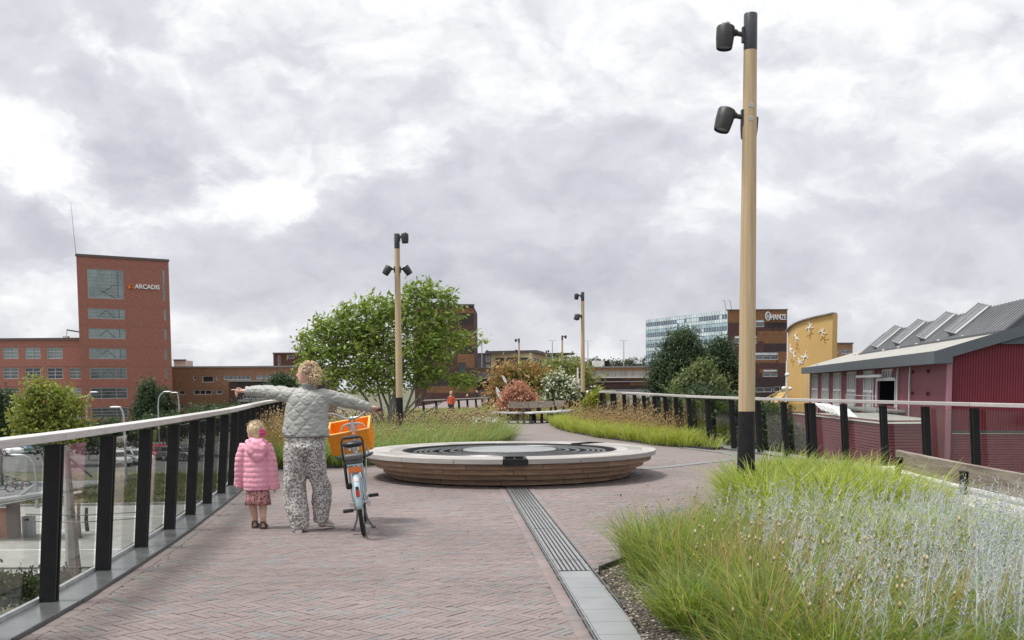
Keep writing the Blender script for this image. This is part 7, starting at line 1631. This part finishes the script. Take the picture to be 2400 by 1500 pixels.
# front carrier
m = MB(); hw = .135
m.tube([(-hw, .915, .78), (-hw, .905, 1.07), (-hw + .03, .903, 1.115), (-hw + .07, .903, 1.13), (hw - .07, .903, 1.13), (hw - .03, .903, 1.115), (hw, .905, 1.07), (hw, .915, .78)], .0115, 8)
for z in (.98, .88): m.tube([(-hw, .912, z), (hw, .912, z)], .008, 8)
for e in (-.04, .04): m.obox((e, .912, 1.0), (.018, 0, 0), (0, .004, 0), (0, 0, .13))
for e in (-1, 1): m.tube([(hw * e, .915, .79), (hw * e, 1.30, .86)], .011, 8); m.tube([(.06 * e, 1.10, .36), (hw * e * .8, 1.2, .83)], .008, 8)
for y in (1.0, 1.1, 1.2, 1.3): m.tube([(-hw, y, .80 + (y - .915) * .18), (hw, y, .80 + (y - .915) * .18)], .007, 6)
LB(m, 'front_carrier', SILV_M)
# orange crate resting on the carrier
cr_ = thing('crate', 'orange folding plastic crate on the front carrier of the bicycle', 'crate', (0, 0, 0)); ORG = pm('orange plastic', (.88, .33, .02), (.93, .37, .03), 4, .42, spec=.4); ORG2 = pm('pale orange edge', (.92, .42, .10), None, rough=.45)
CW, CD, CH = .225, .175, .255; th_ = .010
def panel(name, c, ax, ay, az, mat=ORG):
    m = MB(); m.obox(c, ax, ay, az); return m.build(name, mat, cr_, local=True, smooth=False, bevel=.003)
panel('floor_panel', (0, 0, .008), (CW, 0, 0), (0, CD, 0), (0, 0, .008))
for e in (-1, 1):
    a = panel('end_panel', (e * CW, 0, CH / 2), (th_ / 2, 0, 0), (0, CD, 0), (0, 0, CH / 2)); b = panel('side_panel', (0, e * CD, CH / 2), (CW, 0, 0), (0, th_ / 2, 0), (0, 0, CH / 2))
    m = MB()
    for x in np.linspace(-CW + .03, CW - .03, 5): m.obox((x, e * (CD + .008), CH / 2), (.006, 0, 0), (0, .004, 0), (0, 0, CH / 2 - .03))
    m.obox((0, e * (CD + .008), .03), (CW, 0, 0), (0, .005, 0), (0, 0, .008)); m.obox((0, e * (CD + .008), CH * .62), (CW, 0, 0), (0, .005, 0), (0, 0, .006)); m.build('ribs', ORG, b, local=True, smooth=False)
    if e < 0:
        m = MB()
        for x in np.linspace(-.06, .06, 6):
            for z in (.06, .085): m.obox((x, -(CD + .0062), z), (.007, 0, 0), (0, .0015, 0), (0, 0, .009))
        m.build('slots', ORG2, b, local=True, smooth=False)
    m = MB()
    for y in np.linspace(-CD + .03, CD - .03, 4): m.obox((e * (CW + .008), y, CH / 2), (.004, 0, 0), (0, .006, 0), (0, 0, CH / 2 - .02))
    m.build('ribs', ORG, a, local=True, smooth=False)
m = MB()
for e in (-1, 1): m.obox((0, e * (CD + .004), CH), (CW + .016, 0, 0), (0, .012, 0), (0, 0, .010)); m.obox((e * (CW + .004), 0, CH), (.012, 0, 0), (0, CD - .008, 0), (0, 0, .0098))
m.build('rim', ORG2, cr_, local=True, smooth=False, bevel=.003)
Mb = Matrix.Translation(bk_.location) @ bk_.rotation_euler.to_matrix().to_4x4()
cr_.matrix_world = Mb @ Matrix.Translation((-.02, 1.11, .865)) @ Euler((R(20), R(-4), R(-6)), 'XYZ').to_matrix().to_4x4()

# ------------------------------------------------------------------ street level seen through the glass
CARG = pm('car glass', (.03, .035, .04), None, 5, .08, .2)
def car(label, px, py, rz, col, van=False):
    p = G(px, py, ZS); t = thing('parked_car', label, 'car', (p.x, p.y, ZS + .014), 'cars parked on the car park'); t.rotation_euler = (0, 0, rz)
    paint = pm('car paint ' + col[0], col[1], None, 5, .28, .15, spec=.6); L_ = 2.15; Hh = 1.9 if van else 1.42
    prof = [(-L_, .32), (-L_, .78), (-L_ + .1, .92), (L_ - 1.2, .92), (L_ - .15, .78), (L_, .62), (L_, .32)]
    m = MB(); m.ext([(x, -.86, z) for x, z in prof], (0, 1.72, 0)); m.build('body', paint, t, local=True, bevel=.07)
    cab = [(-L_ + .12, .90), (-L_ + .3, Hh - .06), (-L_ + .6, Hh), (.35, Hh), (.65, Hh - .07), (1.25, .90)]
    m = MB(); m.ext([(x, -.72, z) for x, z in cab], (0, 1.44, 0)); m.build('cabin', paint, t, local=True, bevel=.05)
    m = MB()
    for e in (-1, 1): m.ext([(-L_ + .42, .725 * e, .97), (-L_ + .5, .725 * e, Hh - .14), (.38, .725 * e, Hh - .14), (.95, .725 * e, .97)], (0, .01 * e, 0))
    m.ext([(.74, -.62, Hh - .16), (1.25, -.66, .95), (1.25, .66, .95), (.74, .62, Hh - .16)], (.02, 0, .012)); m.ext([(-L_ + .16, -.62, 1.0), (-L_ + .27, -.6, Hh - .15), (-L_ + .27, .6, Hh - .15), (-L_ + .16, .62, 1.0)], (-.02, 0, .01)); m.build('windows', CARG, t, local=True, smooth=False)
    for x in (-1.3, 1.32):
        for e in (-1, 1): w_ = MB(); w_.lathe([(.0, -.1), (.30, -.1), (.32, -.07), (.32, .07), (.30, .1), (0, .1)], (x, .79 * e, .32), 18, Matrix.Rotation(math.pi / 2, 3, 'X'), cap=False); w_ = w_.build('wheel', RUBBER, t, local=True); r_ = MB(); r_.lathe([(0, 0), (.2, 0), (.19, .02), (0, .03)], (x, .89 * e, .32), 14, Matrix.Rotation(math.pi / 2 * -e, 3, 'X'), cap=False); r_.build('rim', CHROME, w_, local=True)
    for e in (-1, 1):
        m = MB(); m.obox((L_ - .06, .62 * e, .68), (.07, 0, 0), (0, .17, 0), (0, 0, .07)); m.build('headlight', WHITEP, t, local=True, smooth=False); m = MB(); m.obox((-L_ + .0, .68 * e, .78), (.03, 0, 0), (0, .12, 0), (0, 0, .08)); m.build('tail_light', REDP, t, local=True, smooth=False)
WH, SV, DK, BL, RD, GY = ('white', (.72, .73, .74)), ('silver', (.42, .43, .45)), ('black', (.02, .02, .025)), ('blue', (.08, .16, .25)), ('red', (.36, .03, .03)), ('grey', (.16, .165, .17))
for lab, px, py, rz_, c_, v_ in [('white car under the pink reflection, nearer of two', 270, 1092, -.9, WH, 0), ('white car under the pink reflection, farther of two', 286, 1066, -1.1, WH, 0), ('silver car just right of the child reflection', 318, 1088, -.8, SV, 0), ('black car parked behind the silver one', 330, 1062, -1.2, DK, 0),
        ('red and dark car between the third and fourth posts', 372, 1076, -1.0, RD, 0), ('silver car behind the red one', 365, 1054, -1.1, SV, 0), ('grey car by the kerb of the car park', 424, 1080, -.4, GY, 0), ('white van at the right of the car park', 468, 1068, -1.5, WH, 1), ('white car at the far left behind the glass', 10, 1068, -.5, WH, 0), ('blue car partly hidden by the yellow green tree', 62, 1062, -.8, BL, 0), ('white car behind the pale mast', 135, 1066, -1.0, WH, 0), ('grey car beyond the mast', 205, 1064, -1.0, GY, 0)]: car(lab, px, py, rz_, c_, v_)
def road_lamp(label, bx, d, ytop, armx):
    a = D(bx, 900, d); top = D(bx, ytop, d); t = thing('street_lamp', label, 'street lamp', (a.x, a.y, ZS), 'curved grey street lamps'); e = D(armx, ytop - 6, d); s = 1 if armx > bx else -1
    MB().tube([Vector((a.x, d, ZS)), Vector((a.x, d, top.z - 1.2))], [.10, .07], 8).build('pole', GREYM, t)
    r_ = abs(e.x - a.x); MB().tube([Vector((a.x, d, top.z - 1.2)), Vector((a.x + s * r_ * .12, d, top.z - .4)), Vector((a.x + s * r_ * .45, d, top.z)), Vector((e.x, d, e.z))], [.07, .06, .055, .05], 8).build('arm', GREYM, t)
    MB().ell(Vector((e.x + s * .25, d, e.z)), (.42, .16, .07), 10, 6).build('lamp_head', WHITEP, t)
road_lamp('tall grey street lamp in front of the tower foot', 201, 100, 925, 214); road_lamp('grey street lamp with curved arm beside the slim conifer', 369, 102, 924, 386); road_lamp('low curved street lamp just above the timber handrail', 288, 72, 960, 279); road_lamp('thin street lamp at the corner of the tan brick range', 418, 118, 926, 414); road_lamp('curved street lamp near the parking deck, higher of two', 1420, 96, 912, 1398); road_lamp('curved street lamp near the parking deck, lower of two', 1382, 84, 924, 1370); road_lamp('curved street lamp seen through the second glass pane', 75, 60, 1072, 50)
# pale mast close below the deck, its shaded face painted as a darker pole
t = thing('mast', 'pale tapered mast with angled braces close behind the second glass pane', 'mast', tuple(G(168, 1368, ZS))); c = G(168, 1368, ZS)
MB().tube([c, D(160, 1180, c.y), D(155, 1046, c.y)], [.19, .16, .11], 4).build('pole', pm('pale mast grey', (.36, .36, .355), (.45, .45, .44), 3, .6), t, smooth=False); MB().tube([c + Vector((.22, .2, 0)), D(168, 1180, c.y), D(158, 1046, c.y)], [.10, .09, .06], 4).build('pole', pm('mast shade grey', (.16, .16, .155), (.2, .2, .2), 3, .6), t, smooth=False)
MB().tube([D(158, 1070, c.y), D(186, 1092, c.y), D(216, 1118, c.y)], .05, 6).build('brace', DGREY, t); MB().tube([D(150, 1074, c.y), D(140, 1082, c.y), D(130, 1092, c.y)], .07, 6).build('brace', GREYM, t)
# shelter with flat roof
t = thing('bus_shelter', 'flat roofed street shelter with curved arm and orange panel at the left edge', 'shelter', tuple(G(20, 1262, ZS))); c = G(20, 1262, ZS); y = c.y
m = MB(); m.obox(D(20, 1168, y), (2.6, 0, .35), (0, 1.1, 0), (0, 0, .06)); m.build('roof', GREYM, t, smooth=False); m = MB(); m.obox(D(30, 1176, y - .8), (3.2, 0, .45), (0, .06, 0), (0, 0, .05)); m.build('roof_edge', WHITEP, t, smooth=False)
MB().tube([D(38, 1172, y), D(55, 1155, y), D(82, 1136, y)], [.10, .10, .07], 8).build('curved_arm', GREYM, t); m = MB(); m.obox(D(-5, 1225, y), (.9, 0, 0), (0, .05, 0), (0, 0, .7)); m.build('orange_panel', pm('weathered orange panel', (.30, .10, .05), (.42, .18, .10), 2, .6), t, smooth=False)
m = MB(); m.obox(D(32, 1218, y), (.24, 0, 0), (0, .2, 0), (0, 0, .85)); m.build('end_post', DARKB, t, smooth=False)
t = thing('litter_bin', 'grey street litter bin standing right of the shelter', 'litter bin', tuple(G(69, 1258, ZS))); c = G(69, 1258, ZS); m = MB(); m.obox(c + Vector((0, 0, .5)), (.24, 0, 0), (0, .24, 0), (0, 0, .5)); m.build('bin_body', GREYM, t, smooth=True, bevel=.04); m = MB(); m.obox(c + Vector((0, -.245, .84)), (.13, 0, 0), (0, .012, 0), (0, 0, .05)); m.build('opening', BLACK, t, smooth=True, bevel=.02)
def old_bike(label, px, py, rz_):
    c = G(px, py, ZS); t = thing('parked_bicycle', label, 'bicycle', (c.x, c.y, ZS), 'bicycles parked by the yard'); t.rotation_euler = (0, 0, rz_); frm = pm('dark bicycle frame', (.03, .06, .06), None)
    for x in (-.52, .52):
        m = MB(); m.tube([(x + .33 * math.cos(a), 0, .34 + .33 * math.sin(a)) for a in np.linspace(0, 2 * math.pi, 25)], .03, 5, cap=False); m.build('wheel', RUBBER, t, local=True)
    m = MB(); m.tube([(-.52, 0, .34), (-.1, 0, .3), (.38, 0, .78), (.52, 0, .34)], .025, 6); m.tube([(-.1, 0, .3), (-.22, 0, .88)], .022, 6); m.tube([(-.2, 0, .7), (.36, 0, .74)], .022, 6); m.build('frame', frm, t, local=True)
    m = MB(); m.ell((-.24, 0, .92), (.14, .07, .04), 10, 6); m.build('saddle', BLACK, t, local=True); m = MB(); m.tube([(.36, -.28, 1.02), (.36, 0, 1.0), (.36, .28, 1.02)], .02, 6); m.build('handlebar', BLACK, t, local=True)
for k, (px, py) in enumerate([(24, 1148), (44, 1152), (10, 1140)]): old_bike(['dark parked bicycle by the yard, middle of three', 'dark parked bicycle by the yard, rightmost of three', 'dark parked bicycle by the yard, leftmost of three'][k], px, py, .3 + k * .5)
t = thing('wire_fence', 'low wire mesh fence beside the street at the bottom left', 'fence', tuple(G(60, 1392, ZS))); y = 34.2; z0 = ZS
xs_ = [G(-60, 1392, ZS).x + k * 1.15 for k in range(6)]
for x in xs_: MB().tube([(x, y, z0), (x, y, z0 + 1.0)], .035, 6).build('post', DGREY, t)
m = MB(); m.tube([(xs_[0], y, z0 + 1.0), (xs_[-1], y, z0 + 1.0)], .03, 6)
for k in range(48): x = xs_[0] + (xs_[-1] - xs_[0]) * k / 47; m.tube([(x, y, z0 + .05), (x, y, z0 + .98)], .006, 4)
for k in range(7): m.tube([(xs_[0], y, z0 + .1 + k * .14), (xs_[-1], y, z0 + .1 + k * .14)], .006, 4)
m.build('mesh_panel', DGREY, t)
for k, (px, py, yt) in enumerate([(187, 1262, 1180), (205, 1245, 1190), (131, 1262, 1180)]):
    c = G(px, py, ZS); o = MB().tube([c, D(px - 3, (py + yt) / 2, c.y), D(px - 2, yt, c.y)], [.10, .09, .07], 7).build('tree_stake', BARKD, None); tag(o, ['thin dark trunk by the street behind the mast, nearer of two', 'thin dark trunk by the street behind the mast, farther of two', 'thin reddish trunk left of the pale mast'][k], 'trunk', 'thin trunks by the street')
m = MB()
for q in ([(0, 1185), (110, 1165), (210, 1142), (320, 1122)], [(0, 1180), (110, 1160), (210, 1139), (320, 1118)], [(60, 1205), (190, 1208), (330, 1200)], [(60, 1222), (190, 1224), (340, 1214)]): m.tube([D(x, yy, 36) for x, yy in q], .018, 5)
o = m.build('overhead_cables', DGREY, None); tag(o, 'thin overhead cables crossing behind the left glass panes', 'cables')
# white leaf shaped markers in the far planting, white post
for k, (px, py, s_, an) in enumerate([(1168, 921, 1.0, -.35), (1182, 889, .7, -.5)]):
    c = D(px, py, 56); t = thing('leaf_marker', ['white leaf shaped marker left of the smoke bush', 'small white leaf shaped marker in front of the maple'][k], 'marker', (c.x, c.y, 0)); M_ = Matrix.Rotation(an, 3, 'Y'); m = MB()
    pr = [(0, -.5), (.12, -.3), (.16, 0), (.1, .28), (0, .5), (-.1, .2), (-.13, -.05), (-.09, -.3)]; m.ext([c + M_ @ Vector((x * s_ * .8, 0, z * s_ * .8)) for x, z in pr], (0, .03, 0)); m.build('leaf_panel', WHITEP, t, smooth=False); MB().tube([c + M_ @ Vector((0, .04, -.4 * s_)), Vector((c.x + .1, c.y, .0))], .02, 5).build('stem', DGREY, t)
c = D(1354, 902, 58); t = thing('white_post', 'slim white post between the lamp post and the dogwood bush', 'post', (c.x, c.y, 0)); MB().tube([Vector((c.x, c.y, 0)), D(1354, 862, 58)], [.10, .04], 8).build('pole', WHITEP, t); MB().ell(D(1354, 900, 58), (.11, .11, .2), 8, 6).build('fitting', WHITEP, t)
